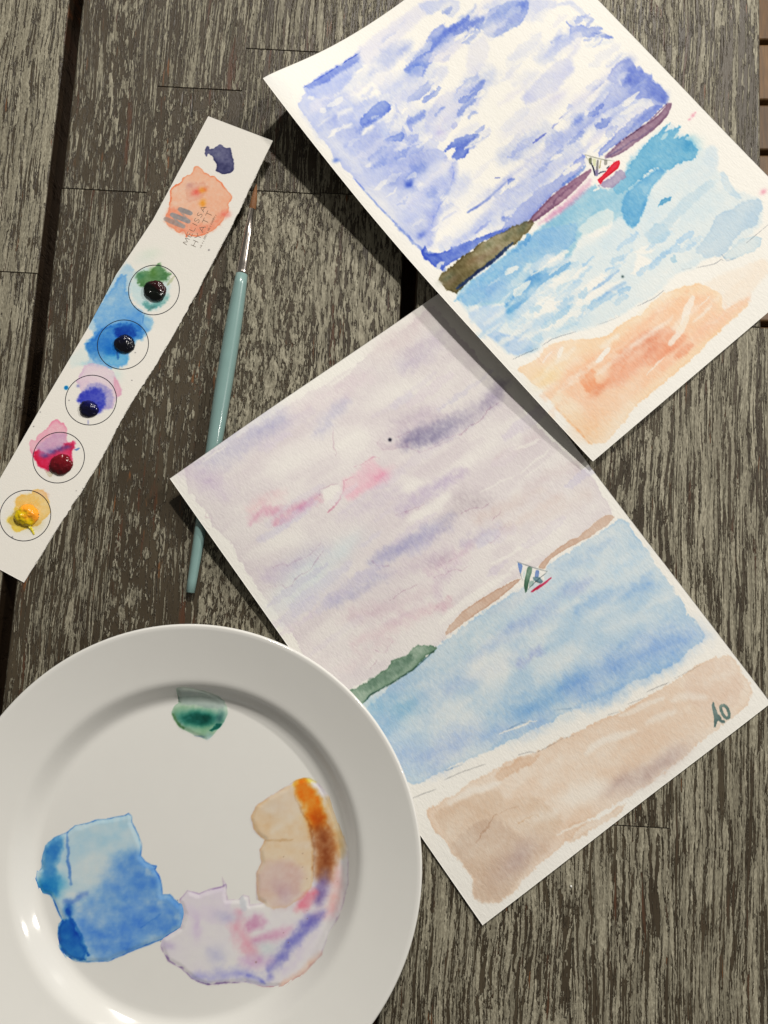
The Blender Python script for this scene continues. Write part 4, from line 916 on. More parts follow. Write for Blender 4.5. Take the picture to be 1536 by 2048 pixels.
P.stroke([(20.9,111.6),(24.7,112.5),(30.4,111.2)], 1.90, (177, 185, 215), a=0.3200863171283875, soft=0.8, rag=1.0, edge=0)
P.stroke([(21.3,72.8),(24.8,73.0),(29.2,72.2)], 2.58, (156, 168, 211), a=0.797624057086895, soft=2.2, rag=1.0, edge=0)
P.stroke([(164.3,108.0),(169.4,108.3),(174.8,108.2)], 2.06, (190, 195, 218), a=0.6330065428071783, soft=2.2, rag=1.0, edge=0.3)
P.stroke([(149.8,78.6),(151.8,78.8),(154.1,78.6)], 1.44, (190, 195, 218), a=0.6094800118313144, soft=0.8, rag=1.0, edge=0)
P.stroke([(165.7,73.2),(166.9,74.3),(170.0,73.2)], 4.42, (190, 195, 218), a=0.3832241796836011, soft=0.4, rag=1.0, edge=0.3)
P.stroke([(67.7,131.2),(73.6,130.4),(78.0,131.4)], 3.23, (190, 195, 218), a=0.4143877617848321, soft=2.2, rag=1.0, edge=0)
P.stroke([(146.0,44.1),(146.8,44.7),(148.9,44.1)], 2.91, (177, 185, 215), a=0.594574783197614, soft=2.2, rag=1.0, edge=0)
P.stroke([(71.2,135.1),(75.8,134.8),(79.8,135.3)], 3.98, (190, 195, 218), a=0.7783139062880359, soft=0.8, rag=1.0, edge=0)
P.stroke([(32.7,105.2),(35.8,104.1),(37.3,105.0)], 3.78, (111, 130, 199), a=0.36277437448966143, soft=1.4, rag=1.0, edge=0)
P.stroke([(66.9,68.6),(71.0,67.6),(73.5,68.5)], 1.25, (135, 152, 208), a=0.6818243002179416, soft=0.8, rag=1.0, edge=0)
P.stroke([(113.9,36.9),(117.9,36.1),(120.3,37.0)], 1.96, (135, 152, 208), a=0.8103422914756997, soft=2.2, rag=1.0, edge=0.3)
P.stroke([(100.0,128.8),(104.7,129.5),(110.4,129.1)], 1.13, (156, 168, 211), a=0.4306758386033782, soft=1.4, rag=1.0, edge=0.3)
P.stroke([(40.2,35.7),(42.8,36.7),(47.7,34.9)], 2.81, (190, 195, 218), a=0.661714967508557, soft=2.2, rag=1.0, edge=0.3)
P.stroke([(55.7,141.5),(57.7,140.9),(58.7,141.5)], 2.01, (111, 130, 199), a=0.8467361250557301, soft=1.4, rag=1.0, edge=0)
P.stroke([(165.9,130.1),(168.5,131.3),(173.0,130.3)], 2.36, (177, 185, 215), a=0.4210174223030148, soft=0.4, rag=1.0, edge=0)
P.stroke([(164.1,76.8),(170.7,76.3),(176.4,76.9)], 2.24, (190, 195, 218), a=0.5872751872765694, soft=0.4, rag=1.0, edge=0)
P.stroke([(44.2,72.5),(46.2,73.3),(49.9,72.2)], 4.33, (177, 185, 215), a=0.82493815698702, soft=0.8, rag=1.0, edge=0.3)
P.stroke([(159.2,78.7),(163.9,77.9),(167.2,78.8)], 4.52, (190, 195, 218), a=0.4808864321685878, soft=2.2, rag=1.0, edge=0.3)
P.stroke([(165.4,93.6),(168.5,94.5),(173.1,93.7)], 1.53, (190, 195, 218), a=0.8319509085662655, soft=0.4, rag=1.0, edge=0.3)
P.stroke([(159.2,117.6),(162.7,117.8),(166.5,117.7)], 1.30, (190, 195, 218), a=0.8041031298497123, soft=2.2, rag=1.0, edge=0.3)
P.stroke([(27.0,97.3),(29.4,96.0),(29.8,97.2)], 2.98, (156, 168, 211), a=0.41224826120251507, soft=0.4, rag=1.0, edge=0.3)
P.stroke([(84.1,117.1),(85.0,117.7),(87.0,117.2)], 1.64, (177, 185, 215), a=0.6909441680013602, soft=1.4, rag=1.0, edge=0)
P.stroke([(80.5,81.5),(84.2,80.2),(85.6,81.6)], 1.53, (135, 152, 208), a=0.4161444343226535, soft=0.8, rag=1.0, edge=0.3)
P.stroke([(117.6,30.6),(122.0,31.7),(128.4,30.7)], 1.35, (135, 152, 208), a=0.7345005513434619, soft=2.2, rag=1.0, edge=0)
P.stroke([(63.0,92.3),(68.3,92.8),(74.4,92.3)], 2.08, (111, 130, 199), a=0.8421858744702844, soft=0.4, rag=1.0, edge=0)
P.stroke([(38.7,78.8),(43.9,78.2),(48.6,78.3)], 4.31, (156, 168, 211), a=0.7418002393571369, soft=0.4, rag=1.0, edge=0.3)
P.stroke([(90.7,131.7),(93.4,131.8),(96.0,131.8)], 2.95, (156, 168, 211), a=0.6600762403174425, soft=0.4, rag=1.0, edge=0)
P.stroke([(20.6,47.7),(26.0,47.7),(32.4,46.4)], 1.19, (190, 195, 218), a=0.5340674908428549, soft=0.8, rag=1.0, edge=0)
P.stroke([(70.2,127.9),(74.2,126.6),(75.9,128.0)], 3.11, (111, 130, 199), a=0.7214144099024595, soft=0.4, rag=1.0, edge=0.3)
P.lift([(28.6,89.6),(34.5,89.3)], w=2.56, a=0.49, soft=0.3, rag=0.9)
P.lift([(40.6,55.0),(47.1,54.5)], w=1.18, a=0.78, soft=1.4, rag=0.9)
P.lift([(140.1,117.6),(146.2,117.7)], w=3.50, a=0.63, soft=0.6, rag=0.9)
P.lift([(154.6,131.7),(166.3,132.0)], w=2.45, a=0.79, soft=0.3, rag=0.9)
P.lift([(20.4,31.8),(29.9,30.4)], w=3.18, a=0.65, soft=0.3, rag=0.9)
P.lift([(19.7,47.0),(24.1,46.5)], w=2.44, a=0.81, soft=1.4, rag=0.9)
P.lift([(15.6,32.3),(18.1,31.9)], w=3.46, a=0.62, soft=0.3, rag=0.9)
P.lift([(14.2,22.7),(17.0,22.2)], w=2.84, a=0.72, soft=0.6, rag=0.9)
P.lift([(169.9,90.0),(181.8,90.2)], w=1.30, a=0.66, soft=0.6, rag=0.9)
P.lift([(106.4,38.8),(115.4,38.9)], w=2.35, a=0.89, soft=0.6, rag=0.9)
P.lift([(11.5,84.9),(19.3,84.4)], w=2.81, a=0.59, soft=0.3, rag=0.9)
P.lift([(65.8,83.4),(74.9,83.3)], w=1.88, a=0.61, soft=0.3, rag=0.9)
P.lift([(13.0,45.6),(20.9,44.7)], w=1.73, a=0.6, soft=0.3, rag=0.9)
P.lift([(91.7,64.7),(96.7,64.8)], w=3.16, a=0.36, soft=0.3, rag=0.9)
P.lift([(41.8,11.5),(45.7,10.9)], w=2.66, a=0.81, soft=0.6, rag=0.9)
P.lift([(15.2,55.7),(21.7,55.0)], w=2.27, a=0.36, soft=0.3, rag=0.9)
P.lift([(91.8,74.2),(98.5,74.3)], w=2.37, a=0.79, soft=0.3, rag=0.9)
P.lift([(65.0,127.7),(76.3,127.9)], w=1.95, a=0.89, soft=0.6, rag=0.9)
P.lift([(149.6,135.7),(160.4,136.1)], w=2.55, a=0.68, soft=0.6, rag=0.9)
P.lift([(49.4,76.0),(58.1,75.7)], w=3.02, a=0.49, soft=1.4, rag=0.9)
P.lift([(87.7,75.4),(90.6,75.4)], w=3.31, a=0.37, soft=1.4, rag=0.9)
P.lift([(31.2,96.6),(33.8,96.5)], w=2.06, a=0.51, soft=0.6, rag=0.9)
P.lift([(66.4,94.9),(78.1,95.0)], w=1.85, a=0.76, soft=0.3, rag=0.9)
P.lift([(34.7,72.8),(42.6,72.3)], w=2.61, a=0.48, soft=1.4, rag=0.9)
P.lift([(111.6,18.6),(120.9,18.7)], w=3.08, a=0.39, soft=0.6, rag=0.9)
P.lift([(133.2,121.9),(136.0,122.0)], w=2.98, a=0.74, soft=0.6, rag=0.9)
P.lift([(13.5,91.6),(20.9,91.2)], w=0.91, a=0.77, soft=0.6, rag=0.9)
P.lift([(66.4,100.1),(73.2,100.1)], w=1.51, a=0.8, soft=0.3, rag=0.9)
P.lift([(32.3,10.6),(42.5,8.9)], w=2.85, a=0.49, soft=0.6, rag=0.9)
P.lift([(95.0,50.4),(102.8,50.5)], w=2.49, a=0.53, soft=0.6, rag=0.9)
P.lift([(14.4,114.3),(19.3,114.1)], w=1.70, a=0.37, soft=0.3, rag=0.9)
P.lift([(45.7,77.4),(57.4,76.9)], w=1.49, a=0.55, soft=0.3, rag=0.9)
P.lift([(144.2,66.4),(156.2,66.5)], w=1.81, a=0.87, soft=0.6, rag=0.9)
P.lift([(114.7,112.0),(126.5,112.3)], w=3.20, a=0.68, soft=0.3, rag=0.9)
P.lift([(10.0,129.9),(12.4,129.8)], w=1.76, a=0.55, soft=0.6, rag=0.9)
P.lift([(132.0,123.8),(138.0,123.9)], w=2.40, a=0.37, soft=1.4, rag=0.9)
P.lift([(7.8,37.9),(17.2,36.7)], w=0.98, a=0.71, soft=1.4, rag=0.9)
P.lift([(-1.2,135.2),(3.7,135.2)], w=1.34, a=0.58, soft=0.6, rag=0.9)
P.lift([(128.1,36.2),(134.4,36.3)], w=2.95, a=0.6, soft=0.6, rag=0.9)
P.lift([(26.5,54.5),(34.1,53.7)], w=2.95, a=0.9, soft=1.4, rag=0.9)
P.lift([(11.4,13.5),(18.4,12.2)], w=1.51, a=0.73, soft=0.6, rag=0.9)
P.lift([(107.8,42.2),(117.1,42.3)], w=1.06, a=0.87, soft=0.3, rag=0.9)
P.lift([(167.3,91.4),(179.1,91.6)], w=2.72, a=0.46, soft=1.4, rag=0.9)
P.lift([(15.2,71.5),(17.9,71.3)], w=2.81, a=0.64, soft=0.6, rag=0.9)
P.lift([(82.3,73.0),(92.7,73.1)], w=1.26, a=0.6, soft=1.4, rag=0.9)
P.lift([(121.7,116.9),(127.3,117.1)], w=1.52, a=0.5, soft=0.3, rag=0.9)
P.lift([(150.3,85.6),(158.5,85.7)], w=3.44, a=0.42, soft=0.3, rag=0.9)
P.lift([(47.3,21.4),(51.7,20.9)], w=2.18, a=0.84, soft=0.6, rag=0.9)
P.lift([(100.4,131.5),(107.8,131.7)], w=2.35, a=0.82, soft=0.6, rag=0.9)
P.lift([(5.3,140.7),(12.7,140.6)], w=2.44, a=0.83, soft=0.3, rag=0.9)
P.lift([(162.3,118.3),(169.8,118.5)], w=3.27, a=0.5, soft=1.4, rag=0.9)
P.lift([(36.6,50.0),(40.7,49.6)], w=1.05, a=0.47, soft=0.3, rag=0.9)
P.lift([(179.9,101.3),(188.3,101.5)], w=1.86, a=0.71, soft=0.3, rag=0.9)
P.lift([(21.4,122.0),(30.1,121.8)], w=2.51, a=0.59, soft=0.3, rag=0.9)
P.lift([(172.3,109.9),(177.6,110.0)], w=1.96, a=0.63, soft=0.3, rag=0.9)
P.lift([(166.5,92.6),(170.0,92.7)], w=3.36, a=0.45, soft=0.6, rag=0.9)
P.lift([(143.1,84.8),(154.1,84.9)], w=2.56, a=0.7, soft=1.4, rag=0.9)
P.lift([(99.9,142.1),(111.3,142.4)], w=3.23, a=0.85, soft=0.3, rag=0.9)
P.lift([(52.2,55.9),(57.1,55.6)], w=1.61, a=0.89, soft=0.3, rag=0.9)
P.lift([(76.9,51.0),(82.5,50.9)], w=2.52, a=0.49, soft=0.3, rag=0.9)
P.lift([(-1.4,22.1),(7.0,21.4)], w=2.34, a=0.48, soft=0.3, rag=0.9)
P.lift([(38.2,53.5),(47.7,52.8)], w=1.72, a=0.35, soft=0.3, rag=0.9)
P.lift([(17.9,85.3),(27.6,84.7)], w=3.26, a=0.38, soft=0.3, rag=0.9)
P.lift([(26.9,5.8),(32.2,4.8)], w=2.14, a=0.53, soft=0.6, rag=0.9)
P.lift([(82.4,105.9),(93.3,106.2)], w=3.32, a=0.72, soft=0.3, rag=0.9)
P.lift([(182.4,116.6),(185.7,116.7)], w=2.70, a=0.81, soft=1.4, rag=0.9)
P.lift([(-0.4,24.4),(5.3,23.9)], w=1.18, a=0.58, soft=1.4, rag=0.9)
P.lift([(8.6,46.2),(16.8,45.2)], w=2.56, a=0.78, soft=0.6, rag=0.9)
P.lift([(20.1,39.1),(30.7,37.7)], w=2.67, a=0.67, soft=1.4, rag=0.9)
P.lift([(89.6,71.3),(94.0,71.3)], w=1.03, a=0.43, soft=0.3, rag=0.9)
P.wash([(169.0,157.6),(162.7,156.4),(151.5,156.8),(138.0,158.2),(129.9,161.2),(118.9,168.8),(111.3,163.9),(108.8,157.8),(99.2,156.7),(87.5,158.0),(70.7,157.8),(57.0,158.7),(46.2,157.9),(24.5,158.5),(8.5,157.6),(5.2,161.7),(4.4,172.8),(4.2,187.8),(5.8,204.2),(19.3,210.8),(24.6,208.5),(36.8,213.2),(50.9,219.8),(66.9,224.5),(79.2,226.0),(94.5,228.2),(106.8,226.2),(117.5,229.7),(127.5,230.5),(148.1,237.1),(164.8,236.4),(175.0,225.8),(167.5,209.5),(168.1,196.0),(175.2,185.4),(170.0,179.4)], (217, 225, 222), a=1, soft=1.6, edge=0.1, var=0.5, st=3)
P.wash([(138.0,158.2),(129.9,161.2),(119.6,166.6),(111.3,163.9),(108.8,157.8),(99.2,156.7),(87.5,158.0),(70.7,157.8),(57.0,158.7),(46.2,157.9),(24.5,158.5),(8.5,157.6),(5.2,161.7),(11.5,171.9),(24.5,179.1),(38.4,181.9),(53.2,180.2),(69.1,181.2),(80.3,176.3),(94.6,179.3),(109.2,182.4),(123.8,185.5),(130.3,172.6),(140.7,170.1),(152.7,171.8)], (154, 196, 208), a=1, soft=1.2, edge=0.15, var=0.5, st=3)
P.wash([(169.4,157.2),(160.9,159.8),(172.5,162.2),(163.9,167.2),(171.3,169.1),(167.5,170.6),(170.1,179.5),(163.2,182.3),(155.5,179.0),(147.5,177.4),(141.3,170.9),(128.0,172.1),(116.1,171.9),(115.1,165.7),(127.7,163.6),(141.1,159.3),(153.7,157.3)], (121, 181, 203), a=1, soft=0.6, edge=0.25, var=0.35, rag=0.7, rf=0.35, st=3)
P.dab((165.4,175.5), 5.72, 3.81, (71, 152, 191), a=0.6)
P.dab((158.7,171.2), 8.58, 2.86, (101, 167, 197), a=0.5)
P.lift([(157.6,161.9),(162.4,160.4)], w=2.48, a=0.55, soft=0.4, rag=0.7)
P.lift([(163.7,165.7),(171.8,165.6)], w=1.91, a=0.7, soft=0.4)
P.wash([(130.3,172.6),(143.9,172.5),(147.5,177.8),(135.0,179.2),(125.1,183.4),(116.3,190.0),(107.8,191.2),(106.8,184.9),(112.5,175.9),(119.1,173.0)], (109, 172, 203), a=0.95, soft=1, edge=0.2, var=0.4)
P.wash([(6.4,160.2),(23.1,158.2),(42.6,158.3),(66.0,158.2),(79.9,165.4),(86.7,169.2),(76.5,176.7),(65.2,178.0),(55.4,177.7),(46.1,176.9),(38.4,181.9),(28.4,185.8),(19.0,189.1),(17.7,184.6),(24.5,179.1),(12.7,170.4),(5.9,167.3)], (151, 190, 213), a=1, soft=1, edge=0.15, var=0.4, st=3)
P.wash([(20.5,181.0),(31.8,178.2),(41.9,176.1),(56.9,179.8),(69.2,184.8),(58.0,186.0),(46.8,183.6),(35.7,184.9),(28.0,186.3),(19.4,188.6),(18.4,185.2)], (108, 164, 204), a=0.9, soft=0.9, edge=0.25, var=0.5)
P.dab((21.5,185.2), 3.71, 2.97, (60, 137, 195), a=0.8, rag=0.6)
P.dab((44.7,176.7), 8.67, 2.97, (100, 157, 201), a=0.6)
P.dab((21.3,167.9), 9.90, 4.95, (129, 168, 208), a=0.5)
P.dab((42.4,166.1), 9.90, 3.71, (139, 182, 209), a=0.5)
P.wash([(3.4,170.3),(16.1,173.9),(22.7,181.1),(18.4,186.1),(9.6,188.9),(13.4,195.5),(20.0,202.6),(20.3,209.6),(6.7,204.9),(4.2,187.8)], (195, 210, 222), a=0.9, soft=1, edge=0.25, var=0.5)
P.wash([(7.0,190.1),(11.5,192.2),(10.0,199.3),(4.6,196.5)], (172, 197, 213), a=0.6, soft=0.7)
P.dab((23.0,197.5), 6.19, 2.48, (158, 187, 212), a=0.6)
P.dab((17.1,207.8), 4.95, 1.73, (158, 192, 210), a=0.6)
P.lift([(49.3,175.2),(60.4,172.1),(67.2,179.6),(58.7,179.6)], a=0.85, soft=0.8, rag=0.9)
P.lift([(83.9,172.3),(92.4,170.4),(104.0,172.8),(106.1,178.1),(100.5,182.4),(89.0,181.8),(82.1,176.1)], a=0.7, soft=0.8, rag=0.9)
P.lift([(29.7,195.4),(34.1,190.4),(44.3,192.0),(62.2,199.9),(76.3,199.4),(79.3,205.4),(67.1,205.7),(48.3,202.3),(37.1,198.1)], a=0.8, soft=0.8, rag=0.9)
P.lift([(59.5,202.9),(70.8,205.4),(83.3,210.4),(70.1,211.7),(56.9,209.4)], a=0.7, soft=0.8, rag=0.9)
P.lift([(88.1,210.8),(99.3,204.3),(103.4,211.2),(95.9,215.5)], a=0.9, soft=0.8, rag=0.9)
P.lift([(33.6,202.0),(52.2,207.2),(58.0,212.0),(46.9,213.1),(34.8,208.1)], a=0.6, soft=0.8, rag=0.9)
P.lift([(105.0,202.0),(115.9,209.1),(103.3,207.6),(97.3,202.7)], a=0.8, soft=0.8, rag=0.9)
P.lift([(116.5,199.0),(131.1,200.4),(136.0,202.6),(121.6,206.7),(116.7,204.5)], a=0.5, soft=0.8, rag=0.9)
P.stroke([(50.1,179.7),(66.5,180.1)], 3.91, (184, 208, 220), a=0.6345345238910819, soft=0.6, rag=0.8, edge=0.25)
P.stroke([(61.1,194.2),(74.1,193.6)], 1.88, (184, 208, 220), a=0.858172685904276, soft=0.6, rag=0.8, edge=0.25)
P.stroke([(108.4,206.9),(124.2,206.7)], 3.07, (184, 208, 220), a=0.40088743110126734, soft=0.6, rag=0.8, edge=0.25)
P.stroke([(113.5,214.5),(120.9,215.5)], 3.83, (184, 208, 220), a=0.8807389944750418, soft=0.6, rag=0.8, edge=0.25)
P.stroke([(75.1,214.8),(82.3,215.7)], 3.29, (167, 198, 216), a=0.8468708387882393, soft=0.6, rag=0.8, edge=0.25)
P.stroke([(70.9,189.9),(78.8,189.4)], 1.43, (184, 208, 220), a=0.7015549987038272, soft=0.6, rag=0.8, edge=0.25)
P.stroke([(41.1,186.7),(50.7,186.5)], 3.67, (184, 208, 220), a=0.557896552923222, soft=0.6, rag=0.8, edge=0.25)
P.stroke([(70.4,212.8),(75.8,213.7)], 1.31, (167, 198, 216), a=0.8224404446940649, soft=0.6, rag=0.8, edge=0.25)
P.stroke([(38.2,191.7),(47.7,191.9)], 1.26, (184, 208, 220), a=0.49045974397552394, soft=0.6, rag=0.8, edge=0.25)
P.stroke([(119.4,218.5),(133.5,219.6)], 4.04, (184, 208, 220), a=0.5773966025289561, soft=0.6, rag=0.8, edge=0.25)
P.stroke([(70.7,217.8),(77.0,218.3)], 3.61, (167, 198, 216), a=0.4183157899714138, soft=0.6, rag=0.8, edge=0.25)
P.stroke([(122.6,213.9),(132.1,214.3)], 3.97, (184, 208, 220), a=0.8620988097138953, soft=0.6, rag=0.8, edge=0.25)
P.stroke([(88.5,201.0),(98.3,200.7)], 1.47, (184, 208, 220), a=0.7445872936744375, soft=0.6, rag=0.8, edge=0.25)
P.stroke([(123.4,219.4),(128.7,220.3)], 2.82, (184, 208, 220), a=0.5186683019271436, soft=0.6, rag=0.8, edge=0.25)
P.stroke([(78.8,200.5),(84.2,201.3)], 1.34, (184, 208, 220), a=0.8192146405840661, soft=0.6, rag=0.8, edge=0.25)
P.stroke([(47.3,195.4),(63.6,195.9)], 3.58, (184, 208, 220), a=0.6172775953002185, soft=0.6, rag=0.8, edge=0.25)
P.stroke([(44.5,200.7),(53.3,200.8)], 4.21, (167, 198, 216), a=0.8880037848733155, soft=0.6, rag=0.8, edge=0.25)
P.stroke([(76.3,203.0),(90.6,203.2)], 2.10, (184, 208, 220), a=0.47325318125099075, soft=0.6, rag=0.8, edge=0.25)
P.stroke([(84.6,199.6),(91.4,199.4)], 3.56, (167, 198, 216), a=0.5806631165113627, soft=0.6, rag=0.8, edge=0.25)
P.stroke([(100.6,214.4),(115.1,214.4)], 2.68, (167, 198, 216), a=0.7454414781778502, soft=0.6, rag=0.8, edge=0.25)
P.stroke([(50.1,212.1),(63.0,212.5)], 1.27, (184, 208, 220), a=0.5253461440127527, soft=0.6, rag=0.8, edge=0.25)
P.stroke([(91.3,213.6),(106.5,214.2)], 3.61, (184, 208, 220), a=0.7220315364956179, soft=0.6, rag=0.8, edge=0.25)
P.stroke([(57.2,211.1),(72.7,211.8)], 4.14, (167, 198, 216), a=0.6590697152236782, soft=0.6, rag=0.8, edge=0.25)
P.stroke([(92.7,194.5),(107.8,195.5)], 2.66, (184, 208, 220), a=0.7598432379620459, soft=0.6, rag=0.8, edge=0.25)
P.stroke([(105.6,205.5),(120.6,205.9)], 3.22, (184, 208, 220), a=0.7118685467288189, soft=0.6, rag=0.8, edge=0.25)
P.wash([(110.7,199.6),(120.3,196.8),(123.4,201.1),(122.6,207.6),(113.9,207.5),(108.9,203.4)], (184, 208, 215), a=0.8, soft=0.6, edge=0.25)
P.wash([(125.1,223.1),(139.0,221.2),(148.6,215.6),(158.8,218.7),(167.6,219.4),(176.0,225.0),(171.5,229.7),(162.6,234.5),(153.1,231.8),(135.7,236.1),(127.4,230.7)], (195, 210, 214), a=0.95, soft=0.7, edge=0.2, var=0.3)
P.wash([(135.0,236.1),(150.4,234.7),(160.7,241.4),(154.7,245.6),(137.8,240.9)], (204, 217, 216), a=0.9, soft=0.4, edge=0.35)
P.line([(135.7,234.7),(135.4,239.2),(140.2,241.2)], 0.76, (146, 163, 176), a=0.8)
P.stroke([(169.6,199.4),(166.0,208.2),(166.8,215.9)], 4.19, (204, 217, 218), a=0.9, soft=0.6, edge=0.2)
P.stroke([(174.9,185.0),(166.5,191.9),(152.5,192.5)], 8.58, (215, 223, 220), a=0.8, soft=1.5)
P.stroke([(160.8,199.5),(143.8,198.9),(123.8,201.5),(111.8,199.9)], 6.10, (200, 215, 216), a=0.9, soft=1, edge=0.15)
P.wash([(127.9,190.6),(133.1,188.6),(138.2,191.2),(135.8,192.3),(130.2,191.8)], (111, 172, 197), a=0.9, soft=0.4, edge=0.3, rag=0.4)
P.wash([(111.6,217.4),(116.1,217.7),(113.8,221.9),(111.4,220.5)], (172, 202, 211), a=0.8, soft=0.4, edge=0.25, rag=0.4)
P.line([(82.7,212.5),(73.9,210.6),(63.7,210.2)], 2.10, (158, 187, 212), a=0.5)
P.stroke([(58.6,203.9),(71.7,204.4),(85.0,204.8)], 1.49, (148, 182, 212), a=0.7)
P.dab((83.8,208.8), 0.67, 0.67, (43, 61, 61), a=0.9, rag=0)
P.stroke([(44.3,211.5),(53.3,211.2),(60.9,212.5)], 1.34, (195, 213, 219), a=0.7900112110661477, soft=0.6, rag=1.0, edge=0)
P.stroke([(55.2,185.8),(63.4,185.1),(69.6,186.6)], 3.39, (167, 200, 216), a=0.4521713009292152, soft=0.6, rag=1.0, edge=0.2)
P.lift([(28.1,204.1),(41.2,204.8)], w=2.58, a=0.64, soft=0.3, rag=1.0)
P.stroke([(20.6,206.2),(25.2,206.2),(29.4,206.7)], 4.41, (204, 217, 219), a=0.45881225393358294, soft=0.6, rag=1.0, edge=0)
P.stroke([(47.7,174.2),(55.0,174.4),(62.0,174.9)], 4.63, (204, 217, 219), a=0.7627050483457345, soft=0.6, rag=1.0, edge=0.35)
P.lift([(41.9,207.2),(47.1,207.5)], w=1.14, a=0.77, soft=0.6, rag=1.0)
P.stroke([(42.3,200.6),(48.7,201.5),(56.1,201.3)], 4.75, (182, 208, 218), a=0.3081870734887063, soft=0.3, rag=1.0, edge=0.2)
P.stroke([(13.6,175.9),(19.9,175.0),(24.3,176.3)], 1.20, (195, 213, 219), a=0.374581717465733, soft=0.3, rag=1.0, edge=0.2)
P.lift([(36.5,186.7),(43.6,187.0)], w=0.92, a=0.35, soft=0.3, rag=1.0)
P.lift([(41.9,198.2),(45.5,198.4)], w=3.64, a=0.58, soft=0.6, rag=1.0)
P.lift([(43.6,187.3),(51.1,187.6)], w=4.23, a=0.44, soft=0.6, rag=1.0)
P.lift([(53.8,181.6),(62.0,182.0)], w=1.23, a=0.73, soft=0.3, rag=1.0)
P.lift([(11.8,157.4),(15.6,157.5)], w=1.94, a=0.8, soft=0.6, rag=1.0)
P.lift([(54.4,176.9),(68.1,177.6)], w=1.33, a=0.47, soft=1.2, rag=1.0)
P.lift([(19.9,181.8),(28.2,182.2)], w=1.87, a=0.48, soft=1.2, rag=1.0)
P.stroke([(10.7,203.6),(18.2,204.1),(25.9,204.4)], 1.97, (204, 217, 219), a=0.6196347597612344, soft=0.3, rag=1.0, edge=0)
P.stroke([(49.7,172.3),(53.8,173.5),(59.7,172.8)], 1.85, (195, 213, 219), a=0.6324577095216788, soft=0.3, rag=1.0, edge=0)
P.lift([(45.6,176.0),(61.8,176.8)], w=1.57, a=0.72, soft=0.3, rag=1.0)
P.stroke([(44.7,158.1),(51.7,158.6),(59.0,158.6)], 2.23, (110, 166, 204), a=0.46892394617512045, soft=1.4, rag=1.0, edge=0)
P.lift([(6.6,170.9),(11.6,171.0)], w=3.57, a=0.36, soft=0.3, rag=1.0)
P.lift([(49.6,202.3),(59.8,202.9)], w=2.24, a=0.75, soft=1.2, rag=1.0)
P.stroke([(13.2,159.8),(16.1,159.6),(18.6,160.0)], 3.80, (149, 192, 212), a=0.35994499217698256, soft=0.6, rag=1.0, edge=0.2)
P.lift([(35.4,166.7),(42.9,166.9)], w=3.65, a=0.82, soft=0.3, rag=1.0)
P.stroke([(57.1,179.7),(64.2,178.9),(69.4,180.3)], 1.12, (167, 200, 216), a=0.5233319354363521, soft=1.4, rag=1.0, edge=0)
P.lift([(26.2,181.2),(35.6,181.6)], w=4.23, a=0.31, soft=0.6, rag=1.0)
P.lift([(19.3,191.5),(23.9,191.7)], w=1.21, a=0.71, soft=0.3, rag=1.0)
P.stroke([(8.2,166.5),(12.8,166.7),(17.7,166.7)], 5.30, (149, 192, 212), a=0.6926829709426896, soft=1.4, rag=1.0, edge=0.2)
P.stroke([(28.4,162.0),(30.4,163.1),(34.2,162.2)], 4.17, (149, 192, 212), a=0.49176499246309474, soft=1.4, rag=1.0, edge=0)
P.stroke([(60.3,185.6),(61.8,185.9),(63.6,185.8)], 1.12, (167, 200, 216), a=0.6373537001730202, soft=0.3, rag=1.0, edge=0.2)
P.lift([(60.7,188.1),(64.5,188.3)], w=4.00, a=0.39, soft=0.6, rag=1.0)
P.stroke([(4.1,161.8),(9.5,162.5),(15.9,162.1)], 1.28, (149, 192, 212), a=0.7706324381544365, soft=0.6, rag=1.0, edge=0.2)
P.lift([(55.9,177.3),(70.5,178.0)], w=3.30, a=0.82, soft=0.6, rag=1.0)
P.lift([(35.0,177.7),(41.7,178.0)], w=3.52, a=0.34, soft=0.3, rag=1.0)
P.stroke([(0.7,185.3),(8.1,186.5),(17.1,186.0)], 4.36, (195, 213, 219), a=0.6458233767273572, soft=1.4, rag=1.0, edge=0.2)
P.lift([(9.0,170.5),(15.4,170.7)], w=1.98, a=0.34, soft=0.6, rag=1.0)
P.stroke([(24.0,175.7),(28.1,176.6),(33.6,176.1)], 1.53, (182, 208, 218), a=0.7468360299587786, soft=0.6, rag=1.0, edge=0)
P.stroke([(43.8,171.9),(45.7,171.6),(47.0,172.1)], 1.64, (204, 217, 219), a=0.4198007102601076, soft=0.6, rag=1.0, edge=0)
P.stroke([(4.8,195.8),(7.5,196.8),(11.6,196.2)], 1.47, (195, 213, 219), a=0.7834461954669377, soft=0.3, rag=1.0, edge=0.2)
P.lift([(14.0,196.6),(28.5,197.3)], w=2.47, a=0.54, soft=0.3, rag=1.0)
P.stroke([(10.1,182.5),(14.0,183.2),(18.7,182.8)], 2.42, (195, 213, 219), a=0.6860327883691892, soft=0.6, rag=1.0, edge=0)
P.lift([(44.7,188.2),(60.5,189.1)], w=2.86, a=0.62, soft=0.3, rag=1.0)
P.stroke([(17.7,192.3),(22.5,191.5),(25.7,192.7)], 4.92, (195, 213, 219), a=0.5621211551103262, soft=0.6, rag=1.0, edge=0.35)
P.stroke([(56.7,163.1),(58.7,163.5),(61.2,163.3)], 4.57, (149, 192, 212), a=0.5358000829575508, soft=0.3, rag=1.0, edge=0)
P.lift([(51.8,204.9),(68.3,205.8)], w=3.46, a=0.67, soft=0.6, rag=1.0)
P.stroke([(19.9,205.1),(22.4,205.9),(26.0,205.4)], 3.37, (182, 208, 218), a=0.6973171878603459, soft=1.4, rag=1.0, edge=0.35)
P.lift([(17.9,201.4),(30.2,202.1)], w=3.79, a=0.39, soft=0.6, rag=1.0)
